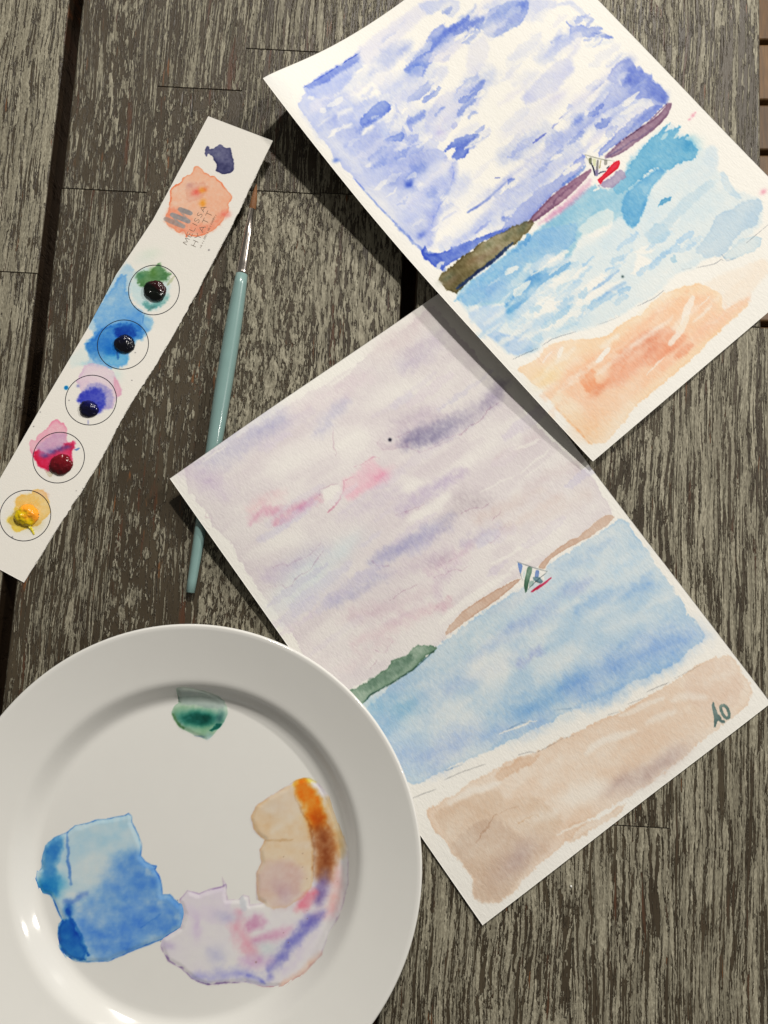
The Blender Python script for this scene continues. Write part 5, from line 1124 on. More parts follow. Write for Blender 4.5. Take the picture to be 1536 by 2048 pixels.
P.stroke([(43.9,188.5),(45.7,189.3),(48.7,188.7)], 5.27, (195, 213, 219), a=0.4684680155556863, soft=0.3, rag=1.0, edge=0)
P.lift([(24.3,165.7),(31.0,165.9)], w=0.83, a=0.49, soft=0.6, rag=1.0)
P.stroke([(34.5,182.7),(42.6,183.8),(52.1,183.5)], 3.08, (195, 213, 219), a=0.37619765388278964, soft=1.4, rag=1.0, edge=0.2)
P.stroke([(2.5,177.1),(8.3,177.0),(13.5,177.5)], 2.42, (204, 217, 219), a=0.466080823846074, soft=0.6, rag=1.0, edge=0.2)
P.lift([(31.6,186.0),(45.2,186.7)], w=1.32, a=0.49, soft=1.2, rag=1.0)
P.lift([(6.6,181.7),(19.2,182.2)], w=2.01, a=0.35, soft=0.6, rag=1.0)
P.stroke([(39.2,160.5),(46.3,160.2),(52.6,161.0)], 4.01, (149, 192, 212), a=0.4060303634148714, soft=1.4, rag=1.0, edge=0.35)
P.lift([(31.3,173.1),(46.5,173.7)], w=4.10, a=0.41, soft=0.6, rag=1.0)
P.stroke([(37.8,185.0),(40.4,184.1),(41.1,185.2)], 5.15, (195, 213, 219), a=0.6475596407264281, soft=1.4, rag=1.0, edge=0)
P.stroke([(52.8,209.1),(59.7,210.0),(67.5,210.0)], 3.16, (167, 200, 216), a=0.3806773838774287, soft=0.6, rag=1.0, edge=0.35)
P.stroke([(59.4,177.5),(61.4,178.5),(64.9,177.8)], 1.16, (195, 213, 219), a=0.3018639482876334, soft=0.3, rag=1.0, edge=0.2)
P.stroke([(1.6,183.9),(7.7,184.8),(14.9,184.5)], 1.61, (195, 213, 219), a=0.429282204711773, soft=1.4, rag=1.0, edge=0.35)
P.stroke([(22.6,199.6),(30.0,199.5),(36.6,200.3)], 4.77, (204, 217, 219), a=0.7852723734039881, soft=1.4, rag=1.0, edge=0.2)
P.stroke([(44.0,200.1),(52.3,200.1),(59.8,201.0)], 5.41, (204, 217, 219), a=0.513772398722821, soft=0.3, rag=1.0, edge=0.35)
P.stroke([(48.0,159.7),(50.0,159.6),(51.7,159.9)], 2.36, (110, 166, 204), a=0.512553464948194, soft=1.4, rag=1.0, edge=0.35)
P.lift([(27.4,195.9),(43.3,196.7)], w=1.05, a=0.47, soft=0.6, rag=1.0)
P.lift([(4.5,159.5),(13.5,159.8)], w=1.32, a=0.51, soft=1.2, rag=1.0)
P.stroke([(17.1,188.0),(23.4,188.4),(30.0,188.6)], 2.63, (204, 217, 219), a=0.406340905276115, soft=0.3, rag=1.0, edge=0.35)
P.stroke([(50.0,199.1),(51.9,199.4),(54.2,199.3)], 3.09, (182, 208, 218), a=0.7340228518637752, soft=1.4, rag=1.0, edge=0)
P.lift([(30.2,178.4),(42.0,178.9)], w=3.51, a=0.73, soft=0.3, rag=1.0)
P.stroke([(52.7,157.3),(55.6,158.6),(60.3,157.6)], 2.60, (110, 166, 204), a=0.7998645301970602, soft=0.6, rag=1.0, edge=0.35)
P.lift([(0.6,186.5),(14.4,187.1)], w=1.23, a=0.51, soft=0.6, rag=1.0)
P.lift([(55.9,177.6),(65.9,178.1)], w=1.88, a=0.37, soft=1.2, rag=1.0)
P.stroke([(39.8,211.1),(43.8,210.4),(46.1,211.5)], 4.22, (167, 200, 216), a=0.35927777379034226, soft=1.4, rag=1.0, edge=0.2)
P.stroke([(31.2,191.8),(32.9,192.4),(35.5,192.0)], 5.03, (182, 208, 218), a=0.7372982382172742, soft=0.6, rag=1.0, edge=0)
P.stroke([(34.5,208.9),(40.2,209.2),(45.8,209.6)], 1.27, (182, 208, 218), a=0.6154855221299214, soft=1.4, rag=1.0, edge=0.2)
P.stroke([(49.8,191.3),(54.7,192.0),(60.5,191.8)], 2.38, (167, 200, 216), a=0.46562160856448537, soft=0.6, rag=1.0, edge=0.2)
P.stroke([(32.9,163.3),(34.5,164.3),(37.7,163.5)], 1.87, (130, 178, 209), a=0.7966430321637242, soft=1.4, rag=1.0, edge=0.35)
P.stroke([(55.6,180.6),(62.5,180.1),(67.9,181.3)], 3.95, (204, 217, 219), a=0.7065485365219786, soft=0.3, rag=1.0, edge=0.2)
P.stroke([(16.3,186.6),(24.5,187.5),(33.6,187.4)], 3.82, (195, 213, 219), a=0.6262246896823747, soft=1.4, rag=1.0, edge=0)
P.lift([(55.0,190.9),(72.2,191.9)], w=2.09, a=0.72, soft=0.3, rag=1.0)
P.stroke([(11.0,174.7),(16.0,176.0),(22.9,175.1)], 5.38, (195, 213, 219), a=0.34215433871970524, soft=0.6, rag=1.0, edge=0.35)
P.lift([(3.1,195.6),(14.0,196.2)], w=3.40, a=0.63, soft=1.2, rag=1.0)
P.stroke([(20.7,187.0),(28.7,188.1),(38.0,187.8)], 4.73, (204, 217, 219), a=0.7054391682654049, soft=1.4, rag=1.0, edge=0.35)
P.lift([(14.6,200.0),(18.4,200.2)], w=1.51, a=0.58, soft=1.2, rag=1.0)
P.stroke([(32.3,201.6),(40.3,202.2),(48.7,202.5)], 3.20, (182, 208, 218), a=0.43458315268489933, soft=0.3, rag=1.0, edge=0.2)
P.stroke([(19.6,172.8),(25.4,173.6),(32.3,173.2)], 4.74, (195, 213, 219), a=0.380033123783086, soft=0.6, rag=1.0, edge=0.35)
P.stroke([(58.4,201.7),(59.8,202.6),(62.6,202.0)], 5.02, (167, 200, 216), a=0.5254272240895332, soft=0.3, rag=1.0, edge=0.2)
P.lift([(45.3,170.7),(49.1,170.8)], w=3.72, a=0.59, soft=1.2, rag=1.0)
P.lift([(57.5,178.6),(66.7,179.0)], w=1.88, a=0.64, soft=0.6, rag=1.0)
P.lift([(16.6,176.8),(29.0,177.3)], w=2.25, a=0.42, soft=0.3, rag=1.0)
P.lift([(52.9,185.7),(62.9,186.2)], w=2.39, a=0.71, soft=0.3, rag=1.0)
P.stroke([(22.4,161.4),(26.2,162.6),(31.8,161.6)], 4.13, (149, 192, 212), a=0.7964258339946546, soft=1.4, rag=1.0, edge=0.35)
P.stroke([(29.1,199.4),(34.3,198.8),(38.0,199.9)], 4.79, (195, 213, 219), a=0.4670883247326118, soft=1.4, rag=1.0, edge=0.2)
P.lift([(34.6,190.9),(46.5,191.5)], w=2.03, a=0.73, soft=0.6, rag=1.0)
P.stroke([(36.5,202.8),(44.4,202.9),(51.7,203.6)], 2.51, (182, 208, 218), a=0.4617063525989587, soft=0.6, rag=1.0, edge=0.2)
P.stroke([(51.3,179.2),(57.8,178.7),(63.0,179.8)], 2.38, (195, 213, 219), a=0.44393102099274584, soft=0.3, rag=1.0, edge=0.2)
P.stroke([(20.4,162.1),(21.6,163.1),(24.3,162.2)], 4.56, (149, 192, 212), a=0.41411851651179693, soft=0.3, rag=1.0, edge=0.35)
P.stroke([(30.8,202.7),(38.5,203.8),(47.4,203.6)], 4.14, (167, 200, 216), a=0.756320132358296, soft=0.3, rag=1.0, edge=0.2)
P.wash([(177.2,149.1),(175.5,147.6),(165.8,149.2),(158.4,149.2),(149.9,148.1),(137.7,148.1),(124.8,148.6),(124.9,150.0),(129.8,152.4),(135.6,153.5),(147.2,154.1),(160.3,154.5),(170.4,153.1)], (155, 123, 139), a=1, soft=0.4, edge=0.4, var=0.4, st=4, rag=0.22, fade=0.1)
P.stroke([(124.7,149.8),(133.9,150.8),(141.5,151.4),(146.0,152.4),(158.8,153.2)], 0.95, (86, 69, 110), a=0.6, soft=0.4)
P.line([(175.2,147.4),(158.5,149.0),(138.2,147.6),(125.2,148.5)], 0.76, (102, 69, 98), a=0.7)
P.wash([(67.6,155.4),(79.3,155.4),(99.8,154.5),(110.5,153.7),(106.6,157.3),(89.7,158.5),(76.9,158.1)], (215, 165, 184), a=0.9, soft=1.6, edge=0, var=0.4)
P.wash([(114.3,149.3),(104.1,148.2),(96.6,147.7),(87.7,147.4),(77.6,148.4),(68.4,150.1),(63.3,151.6),(68.2,153.2),(79.7,153.5),(91.1,153.9),(102.8,152.6),(112.6,151.2)], (149, 108, 127), a=1, soft=0.4, edge=0.4, var=0.4, st=4, rag=0.22, fade=0.1)
P.stroke([(67.6,152.5),(79.2,152.5),(87.9,150.1),(101.9,150.7)], 1.14, (112, 75, 102), a=0.5, soft=0.5)
P.wash([(7.4,145.2),(4.8,146.5),(4.9,149.9),(4.1,153.1),(7.1,158.5),(10.8,157.8),(23.0,156.5),(36.3,156.2),(52.8,156.1),(66.8,154.4),(67.6,150.6),(61.0,148.7),(50.4,146.5),(41.5,144.3),(31.7,144.3),(22.1,144.2),(13.9,144.6)], (115, 103, 66), a=1.05, soft=0.45, edge=0.3, var=0.45, rag=0.45, rf=0.5, gran=0.2)
P.dab((11.4,151.4), 4.21, 1.73, (94, 73, 53), a=0.45, rag=1)
P.dab((21.4,150.8), 4.21, 1.73, (98, 83, 44), a=0.45, rag=1)
P.dab((30.7,151.3), 4.21, 1.73, (123, 96, 74), a=0.45, rag=1)
P.dab((40.0,151.8), 4.21, 1.73, (123, 96, 74), a=0.45, rag=1)
P.dab((38.9,147.4), 4.21, 1.73, (83, 87, 55), a=0.45, rag=1)
P.dab((51.2,150.4), 4.21, 1.73, (73, 78, 49), a=0.45, rag=1)
P.dab((60.2,151.5), 4.21, 1.73, (67, 76, 53), a=0.45, rag=1)
P.dab((9.4,148.1), 4.21, 1.73, (62, 74, 54), a=0.45, rag=1)
P.dab((25.9,149.3), 4.21, 1.73, (131, 100, 67), a=0.45, rag=1)
P.stroke([(9.2,156.8),(23.3,156.1),(36.3,156.2),(50.4,155.0)], 1.73, (28, 49, 91), a=1, soft=0.5)
P.wash([(4.4,145.8),(5.7,146.0),(5.8,150.6),(4.4,149.5)], (193, 181, 164), a=0.6, soft=0.3)
P.wash([(110.6,159.4),(114.6,160.3),(122.1,160.0),(127.2,160.4),(128.3,163.1),(125.8,165.5),(119.7,166.0),(114.4,165.1),(111.2,162.0)], (171, 157, 177), a=0.95, soft=0.5, edge=0.2)
P.lift([(116.9,140.7),(123.0,149.0),(127.6,154.2),(123.2,155.4),(118.3,156.2),(113.7,155.9),(111.1,156.8),(111.2,154.4),(114.6,148.3)], a=0.85, soft=0.25, rag=0.1)
P.lift([(106.2,160.3),(109.7,161.1)], w=1.28, a=0.9, soft=0.2, rag=0.1)
P.wash([(117.2,143.5),(118.8,144.5),(116.9,146.8),(115.2,147.4),(115.5,145.6)], (108, 111, 88), a=0.9, soft=0.2, rag=0.1)
P.wash([(118.8,145.0),(120.4,146.6),(116.7,150.0),(116.4,148.6)], (208, 210, 156), a=0.9, soft=0.2, rag=0.1)
P.wash([(120.3,147.3),(121.2,148.0),(116.7,152.5),(113.9,154.5),(115.6,151.6)], (136, 132, 126), a=0.9, soft=0.2, rag=0.1)
P.wash([(121.5,148.7),(122.1,149.2),(118.1,152.4),(117.6,152.0)], (178, 164, 116), a=0.8, soft=0.2, rag=0.1)
P.wash([(123.3,149.9),(124.8,151.4),(122.8,153.2),(121.2,152.6)], (154, 150, 138), a=0.9, soft=0.2, rag=0.1)
P.wash([(115.0,151.1),(117.1,152.2),(114.2,155.1),(113.0,154.4)], (124, 112, 150), a=0.8, soft=0.2, rag=0.1)
P.stroke([(116.2,147.2),(115.2,150.0),(113.0,153.8)], 0.85, (23, 25, 60), a=1.2, soft=0.15, rag=0.05)
P.stroke([(115.4,154.4),(117.3,154.6),(119.4,155.7)], 0.81, (21, 25, 50), a=1.1, soft=0.15, rag=0.05)
P.stroke([(121.0,154.8),(123.2,154.7)], 0.64, (31, 31, 50), a=0.8, soft=0.15, rag=0.05)
P.line([(117.0,140.7),(119.9,145.1),(122.8,149.2),(127.5,154.3)], 0.47, (109, 109, 88), a=0.9, rag=0.03)
P.line([(117.0,141.1),(116.2,144.1)], 0.38, (154, 154, 115), a=0.7, rag=0.03)
P.wash([(112.3,156.6),(114.6,156.3),(118.3,156.2),(123.5,155.1),(126.9,154.6),(130.1,155.5),(129.1,157.3),(126.5,158.9),(123.0,158.9),(118.7,158.8),(114.8,158.7),(111.9,160.0),(111.8,158.7)], (225, 58, 78), a=1.15, soft=0.2, edge=0.3, rag=0.08, var=0.15)
P.stroke([(112.4,158.8),(117.7,158.2),(123.5,158.4)], 0.43, (165, 32, 55), a=0.6, soft=0.2, rag=0.05)
P.wash([(4.2,211.5),(15.9,214.6),(24.9,211.8),(35.1,216.9),(46.3,224.8),(54.1,229.2),(66.1,229.0),(77.5,231.5),(92.6,230.1),(105.2,233.5),(116.1,240.4),(119.4,252.1),(113.0,258.9),(128.9,261.9),(126.7,266.0),(114.5,266.1),(100.0,266.8),(77.5,268.5),(63.3,268.9),(40.2,268.1),(21.2,271.8),(11.1,272.4),(5.1,267.2),(5.5,258.8),(4.7,241.6),(5.9,229.5),(4.6,220.1)], (247, 214, 177), a=1, soft=0.5, edge=0.25, var=0.3, st=2.5)
P.wash([(22.1,229.5),(35.7,229.1),(53.4,235.4),(68.3,234.1),(85.2,234.3),(104.5,239.8),(116.2,249.5),(109.1,260.8),(95.1,262.8),(67.9,264.0),(43.8,264.2),(25.7,265.6),(12.9,261.5),(15.8,247.4),(13.5,235.5)], (245, 199, 163), a=0.8, soft=3.5, edge=0, var=0.4, st=3)
P.wash([(27.2,234.5),(32.2,234.8),(34.9,238.8),(31.4,243.9),(31.2,248.7),(23.8,245.8),(23.5,239.8)], (239, 173, 131), a=0.85, soft=1, edge=0.2)
P.wash([(42.8,243.3),(54.5,241.6),(66.6,239.5),(80.0,243.7),(86.0,250.2),(87.3,258.1),(86.6,262.6),(72.3,259.3),(58.2,256.0),(39.6,254.1),(30.3,249.6)], (237, 176, 142), a=0.75, soft=2.4, edge=0.05, var=0.8, st=3, fade=0.6, rag=1.2)
P.dab((70.6,244.5), 8.67, 3.22, (222, 135, 99), a=0.7)
P.dab((52.9,243.3), 8.67, 3.22, (228, 145, 107), a=0.6)
P.dab((66.3,251.0), 7.43, 2.97, (226, 145, 111), a=0.6)
P.dab((31.2,248.7), 7.43, 2.23, (231, 155, 115), a=0.7)
P.stroke([(64.0,260.8),(80.5,261.7),(103.6,263.0),(128.0,262.8)], 6.19, (245, 199, 165), a=0.8, soft=1.4)
P.stroke([(75.3,261.7),(86.6,262.6)], 4.21, (235, 165, 127), a=0.7, soft=1)
P.wash([(116.1,240.4),(127.4,243.2),(154.5,252.3),(147.1,260.0),(128.9,261.9),(120.4,259.9),(113.9,257.9),(119.4,252.1)], (246, 227, 204), a=0.9, soft=1.5, edge=0.05)
P.dab((13.7,260.5), 11.14, 6.19, (245, 199, 156), a=0.6)
P.dab((13.0,225.2), 7.43, 4.95, (249, 212, 157), a=0.7)
P.line([(4.9,241.5),(5.6,258.6),(5.3,267.0)], 1.24, (238, 190, 146), a=0.6)
P.lift([(77.7,254.5),(89.8,251.7),(99.0,245.6),(106.0,242.8)], w=4.21, a=0.75, soft=0.5)
P.lift([(39.2,236.2),(49.7,234.8)], w=2.97, a=0.9, soft=0.3, rag=0.4)
P.lift([(16.6,217.9),(20.6,216.6),(24.8,216.4)], w=1.11, a=1, soft=0.2, rag=0.1)
P.lift([(25.0,220.5),(30.8,218.4)], w=2.48, a=0.8, soft=0.3, rag=0.4)
P.lift([(55.5,258.9),(70.4,257.7)], w=0.99, a=0.6, soft=0.2)
P.lift([(96.6,253.8),(110.7,253.5)], w=1.73, a=0.5, soft=0.6)
P.lift([(105.8,249.5),(114.3,247.9)], w=0.99, a=0.6, soft=0.4)
P.lift([(33.4,237.2),(63.2,238.4)], w=1.71, a=0.21, soft=1.2, rag=1)
P.stroke([(16.1,216.6),(28.6,217.0)], 5.96, (245, 203, 173), a=0.4272991532200152, soft=2.4, rag=1.2)
P.lift([(81.4,236.9),(99.1,237.6)], w=1.53, a=0.35, soft=1.2, rag=1)
P.stroke([(72.5,232.7),(89.6,233.4)], 5.23, (249, 216, 175), a=0.2605009988201061, soft=1.6, rag=1.2)
P.lift([(0.8,229.9),(13.8,230.4)], w=3.13, a=0.43, soft=1.2, rag=1)
P.stroke([(-24.4,242.6),(-0.0,243.7)], 4.87, (249, 216, 175), a=0.36085423193234584, soft=1.6, rag=1.2)
P.lift([(66.9,242.9),(89.5,243.9)], w=2.34, a=0.44, soft=1.2, rag=1)
P.stroke([(77.8,236.5),(107.5,237.7)], 1.83, (237, 176, 139), a=0.2527869721274372, soft=0.8, rag=1.2)
P.lift([(59.2,242.4),(82.1,243.3)], w=3.67, a=0.37, soft=1.2, rag=1)
P.lift([(46.7,232.1),(58.5,232.6)], w=3.05, a=0.5, soft=1.2, rag=1)
P.lift([(83.9,248.0),(104.9,248.9)], w=3.64, a=0.42, soft=1.2, rag=1)
P.lift([(-24.1,232.9),(5.7,234.2)], w=1.30, a=0.33, soft=1.2, rag=1)
P.stroke([(4.9,232.6),(29.5,233.5)], 5.92, (243, 193, 156), a=0.33381216410505393, soft=1.6, rag=1.2)
P.stroke([(101.9,261.5),(129.6,262.8)], 3.08, (245, 203, 173), a=0.2696242957207679, soft=1.6, rag=1.2)
P.stroke([(26.0,231.3),(48.0,232.1)], 1.96, (249, 216, 175), a=0.2895131340849848, soft=0.8, rag=1.2)
P.lift([(34.4,241.0),(65.5,242.3)], w=3.56, a=0.43, soft=1.2, rag=1)
P.lift([(16.4,234.6),(44.8,235.7)], w=3.01, a=0.37, soft=1.2, rag=1)
P.lift([(0.5,223.5),(18.7,224.1)], w=3.67, a=0.28, soft=1.2, rag=1)
P.lift([(11.9,235.7),(33.1,236.6)], w=1.98, a=0.35, soft=1.2, rag=1)
P.stroke([(95.6,258.6),(121.7,259.8)], 3.31, (245, 203, 173), a=0.31591485788080004, soft=0.8, rag=1.2)
P.lift([(78.1,248.7),(87.5,249.1)], w=2.56, a=0.26, soft=1.2, rag=1)
P.lift([(14.7,222.2),(23.9,222.5)], w=2.16, a=0.35, soft=1.2, rag=1)
P.stroke([(80.9,234.9),(93.4,235.4)], 4.40, (243, 193, 156), a=0.34654920594819016, soft=2.4, rag=1.2)
P.lift([(98.9,260.3),(123.4,261.5)], w=1.19, a=0.26, soft=1.2, rag=1)
P.lift([(22.3,222.6),(35.3,223.0)], w=3.52, a=0.44, soft=1.2, rag=1)
P.lift([(105.1,251.4),(121.1,252.1)], w=2.12, a=0.38, soft=1.2, rag=1)
P.stroke([(86.9,251.1),(100.3,251.7)], 3.74, (249, 216, 175), a=0.38517117033968423, soft=1.6, rag=1.2)
P.stroke([(37.6,245.7),(63.3,246.8)], 3.81, (245, 203, 173), a=0.394151433089992, soft=0.8, rag=1.2)
P.stroke([(1.1,242.0),(20.9,242.8)], 2.40, (243, 193, 156), a=0.3591003653966554, soft=1.6, rag=1.2)
P.line([(5.7,206.1),(13.5,208.1),(19.9,210.1)], 0.40, (154, 154, 153), a=0.8)
P.line([(22.9,210.4),(29.0,210.9),(36.4,213.7),(42.4,216.2)], 0.40, (154, 154, 153), a=0.8)
P.line([(53.5,220.6),(59.8,222.9),(66.4,224.9)], 0.40, (154, 154, 153), a=0.8)
P.line([(78.5,226.8),(86.9,228.9),(96.6,229.6)], 0.40, (154, 154, 153), a=0.8)
P.line([(119.4,231.4),(128.9,236.1),(133.6,236.6),(133.9,238.2)], 0.40, (154, 154, 153), a=0.8)
P.line([(150.9,238.6),(167.5,238.6)], 0.40, (154, 154, 153), a=0.8)
P.line([(111.6,226.6),(117.5,229.7)], 0.40, (154, 154, 153), a=0.8)
P.dab((181.0,162.2), 1.33, 0.93, (232, 155, 166), a=0.8, rag=0.4)
P.dab((177.6,163.0), 0.86, 0.60, (232, 155, 166), a=0.8, rag=0.4)
P.dab((182.8,162.1), 0.67, 0.47, (232, 155, 166), a=0.8, rag=0.4)
P.dab((179.4,222.3), 1.91, 1.33, (232, 155, 166), a=0.8, rag=0.4)
P.dab((203.6,178.8), 0.10, 0.07, (232, 155, 166), a=0.8, rag=0.4)
P.wash([(0.2,-2.7),(7.8,5.2),(8.6,16.3),(3.8,18.3),(1.2,5.1)], (233, 229, 217), a=0.6, soft=1.2, edge=0.1)
sheet('watercolour_painting', (-64.87, 238.28), 40.0, 188.0, 276.0, z_cloudy,
      P, 'curled watercolour of a blue cloudy sky, turquoise sea, red boat and peach beach')

P = Canvas(*sheet_grid(188.0, 282.0), (230, 220, 209))
P.wash([(8.1,0.1),(21.7,1.5),(68.8,4.4),(119.1,6.5),(151.8,5.8),(172.4,2.4),(172.9,17.2),(178.0,94.1),(185.0,130.7),(182.9,156.0),(165.0,156.7),(148.4,152.7),(131.4,154.1),(120.0,152.6),(94.4,150.7),(70.0,155.1),(60.7,155.7),(12.9,146.8),(1.3,140.6),(5.8,104.2),(4.6,88.7),(4.7,68.5),(6.8,47.0),(4.0,34.3),(6.4,27.2),(4.2,14.2)], (215, 201, 197), a=1, soft=0.5, edge=0.3, rag=0.9, var=0.5, st=3, fade=0.4)
P.stroke([(18.7,5.1),(41.2,5.1),(67.0,7.0)], 12.38, (182, 174, 191), a=0.9, soft=7.43, rag=1.5, var=0.6)
P.stroke([(10.1,2.6),(15.1,11.4),(18.9,21.9)], 11.35, (205, 187, 195), a=0.8, soft=6.81, rag=1.5, var=0.6)
P.stroke([(78.3,26.7),(88.8,22.5),(100.4,20.3)], 6.60, (193, 184, 196), a=0.8, soft=3.96, rag=1.5, var=0.6)
P.stroke([(73.8,8.0),(95.5,12.9),(119.3,15.2)], 9.29, (216, 198, 197), a=0.7, soft=5.57, rag=1.5, var=0.6)
P.stroke([(137.7,21.7),(150.6,21.6),(161.2,21.3)], 9.29, (196, 181, 191), a=0.8, soft=5.57, rag=1.5, var=0.6)
P.stroke([(131.1,7.7),(149.6,8.9),(167.5,5.6)], 12.38, (214, 196, 192), a=0.8, soft=7.43, rag=1.5, var=0.6)
P.stroke([(22.2,43.9),(31.2,44.8),(38.3,48.7)], 4.75, (209, 143, 163), a=0.75, soft=2.85, rag=1.5, var=0.6)
P.stroke([(31.7,53.0),(44.5,53.9),(57.8,55.9)], 4.13, (206, 124, 145), a=0.8, soft=2.48, rag=1.5, var=0.6)
P.stroke([(25.9,38.4),(34.1,40.6),(42.9,42.0)], 6.19, (225, 191, 188), a=0.6, soft=3.71, rag=1.5, var=0.6)
P.stroke([(113.4,58.7),(124.3,61.2),(139.1,64.9)], 8.25, (141, 131, 154), a=1.0, soft=4.95, rag=1.5, var=0.6)
P.stroke([(116.4,45.9),(129.2,51.1),(142.9,59.6)], 7.22, (196, 179, 184), a=0.7, soft=4.33, rag=1.5, var=0.6)
P.stroke([(102.5,52.8),(110.1,56.3),(116.9,59.2)], 4.13, (195, 173, 180), a=0.7, soft=2.48, rag=1.5, var=0.6)
P.stroke([(115.9,56.7),(131.4,63.7),(148.7,66.7)], 7.77, (144, 133, 156), a=1.0, soft=4.66, rag=1.5, var=0.6)
P.stroke([(146.3,66.8),(162.3,65.4),(175.4,61.9)], 8.32, (171, 157, 170), a=0.9, soft=4.99, rag=1.5, var=0.6)
P.stroke([(108.9,50.6),(118.6,52.9),(132.6,55.8)], 6.47, (201, 183, 187), a=0.6, soft=3.88, rag=1.5, var=0.6)
P.stroke([(142.8,19.5),(153.3,21.0),(164.3,21.8)], 7.40, (201, 185, 189), a=0.7, soft=4.44, rag=1.5, var=0.6)
P.stroke([(71.4,102.6),(86.3,105.1),(106.1,107.3)], 6.84, (178, 166, 186), a=0.8, soft=4.11, rag=1.5, var=0.6)
P.stroke([(88.9,87.7),(105.7,86.2),(130.1,88.7)], 4.99, (196, 177, 189), a=0.7, soft=3.0, rag=1.5, var=0.6)
P.stroke([(105.4,105.2),(121.4,101.9),(130.6,109.6)], 8.32, (182, 165, 167), a=0.75, soft=4.99, rag=1.5, var=0.6)
P.stroke([(106.7,121.8),(112.8,122.8),(128.0,125.2)], 4.99, (177, 163, 184), a=0.75, soft=3.0, rag=1.5, var=0.6)
P.stroke([(84.0,122.2),(100.0,124.8),(109.7,123.9)], 5.55, (201, 172, 182), a=0.8, soft=3.33, rag=1.5, var=0.6)
P.stroke([(78.8,133.9),(84.3,127.9),(99.4,128.7)], 5.18, (201, 177, 187), a=0.7, soft=3.11, rag=1.5, var=0.6)
P.stroke([(50.3,132.0),(69.5,136.0),(78.8,141.5)], 4.62, (205, 181, 187), a=0.7, soft=2.77, rag=1.5, var=0.6)
P.stroke([(78.3,114.7),(86.7,118.5),(94.9,121.1)], 6.47, (195, 175, 180), a=0.6, soft=3.88, rag=1.5, var=0.6)
P.stroke([(154.0,116.6),(169.3,117.8),(184.7,121.9)], 4.99, (209, 190, 186), a=0.7, soft=3.0, rag=1.5, var=0.6)
P.stroke([(148.2,93.6),(162.1,96.6),(175.7,97.1)], 4.62, (211, 192, 188), a=0.6, soft=2.77, rag=1.5, var=0.6)
P.stroke([(119.3,114.0),(138.1,119.4),(159.2,122.0)], 6.47, (212, 192, 183), a=0.6, soft=3.88, rag=1.5, var=0.6)
P.stroke([(125.4,127.3),(144.3,129.5),(163.3,131.8)], 5.55, (216, 196, 186), a=0.6, soft=3.33, rag=1.5, var=0.6)
P.stroke([(149.1,135.2),(168.2,137.5),(179.6,137.7)], 6.47, (216, 198, 188), a=0.6, soft=3.88, rag=1.5, var=0.6)
P.stroke([(11.2,73.9),(25.1,78.4),(44.8,79.7)], 7.64, (192, 173, 189), a=0.8, soft=4.58, rag=1.5, var=0.6)
P.stroke([(31.7,105.3),(50.3,108.3),(65.5,109.4)], 5.16, (176, 168, 189), a=0.75, soft=3.1, rag=1.5, var=0.6)
P.stroke([(61.1,100.1),(80.8,103.7),(108.9,105.7)], 5.78, (178, 170, 189), a=0.75, soft=3.47, rag=1.5, var=0.6)
P.stroke([(62.1,70.9),(76.5,75.0),(94.3,76.4)], 7.22, (198, 181, 191), a=0.7, soft=4.33, rag=1.5, var=0.6)
P.stroke([(87.1,86.3),(102.7,87.4),(121.1,89.1)], 5.16, (194, 177, 191), a=0.7, soft=3.1, rag=1.5, var=0.6)
P.stroke([(64.1,109.6),(84.6,115.7),(99.9,118.0)], 6.19, (205, 187, 191), a=0.6, soft=3.71, rag=1.5, var=0.6)
P.stroke([(63.5,136.2),(73.4,139.6),(82.7,141.4)], 4.13, (210, 172, 176), a=0.7, soft=2.48, rag=1.5, var=0.6)
P.stroke([(33.3,115.6),(50.4,124.4),(78.9,130.4)], 7.61, (210, 187, 188), a=0.7, soft=4.57, rag=1.5, var=0.6)
P.stroke([(30.4,129.7),(52.2,134.6),(71.6,137.9)], 6.70, (216, 191, 190), a=0.7, soft=4.02, rag=1.5, var=0.6)
P.stroke([(15.0,136.3),(31.8,137.8),(46.7,139.7)], 4.57, (214, 191, 190), a=0.7, soft=2.74, rag=1.5, var=0.6)
P.dab((31.7,86.3), 17.54, 10.32, (210, 213, 216), a=0.7)
P.dab((54.4,85.3), 11.35, 5.16, (210, 213, 216), a=0.6)
P.dab((16.8,90.2), 16.51, 6.19, (213, 211, 213), a=0.6)
P.wash([(69.6,61.2),(74.1,55.6),(79.7,56.5),(88.6,54.5),(94.5,54.2),(94.7,60.1),(96.4,68.3),(92.6,70.0),(81.9,67.5),(70.1,66.6)], (226, 176, 184), a=0.8, soft=2.2, edge=0.0, var=0.4)
P.line([(79.4,56.9),(74.5,55.9),(69.8,61.4),(63.1,64.1),(57.5,65.1)], 0.83, (204, 124, 143), a=0.7, rag=0.5)
P.line([(83.3,53.3),(88.9,54.1),(95.1,54.3),(97.5,57.0)], 0.62, (205, 135, 153), a=0.6, rag=0.5)
P.dab((92.7,66.3), 6.19, 2.58, (216, 142, 163), a=0.6)
P.dab((46.7,54.2), 6.19, 2.06, (188, 90, 134), a=0.5)
P.lift([(62.9,53.9),(67.2,53.2),(71.3,56.1),(69.1,60.9),(62.3,63.6),(59.4,58.9)], a=0.75, soft=0.8)
P.lift([(82.2,37.1),(91.7,36.1),(102.5,38.6),(99.9,45.8),(88.6,49.4),(79.9,45.7)], a=0.45, soft=2)
P.lift([(11.6,59.3),(26.9,61.7),(40.0,67.4)], w=7.22, a=0.4, soft=3)
P.lift([(108.7,30.0),(126.4,32.0),(143.5,35.0)], w=9.29, a=0.45, soft=4)
P.lift([(97.9,78.3),(107.5,80.6)], w=6.47, a=0.55, soft=3)
P.lift([(91.1,93.8),(105.3,96.1),(116.4,94.9)], w=5.55, a=0.6, soft=2)
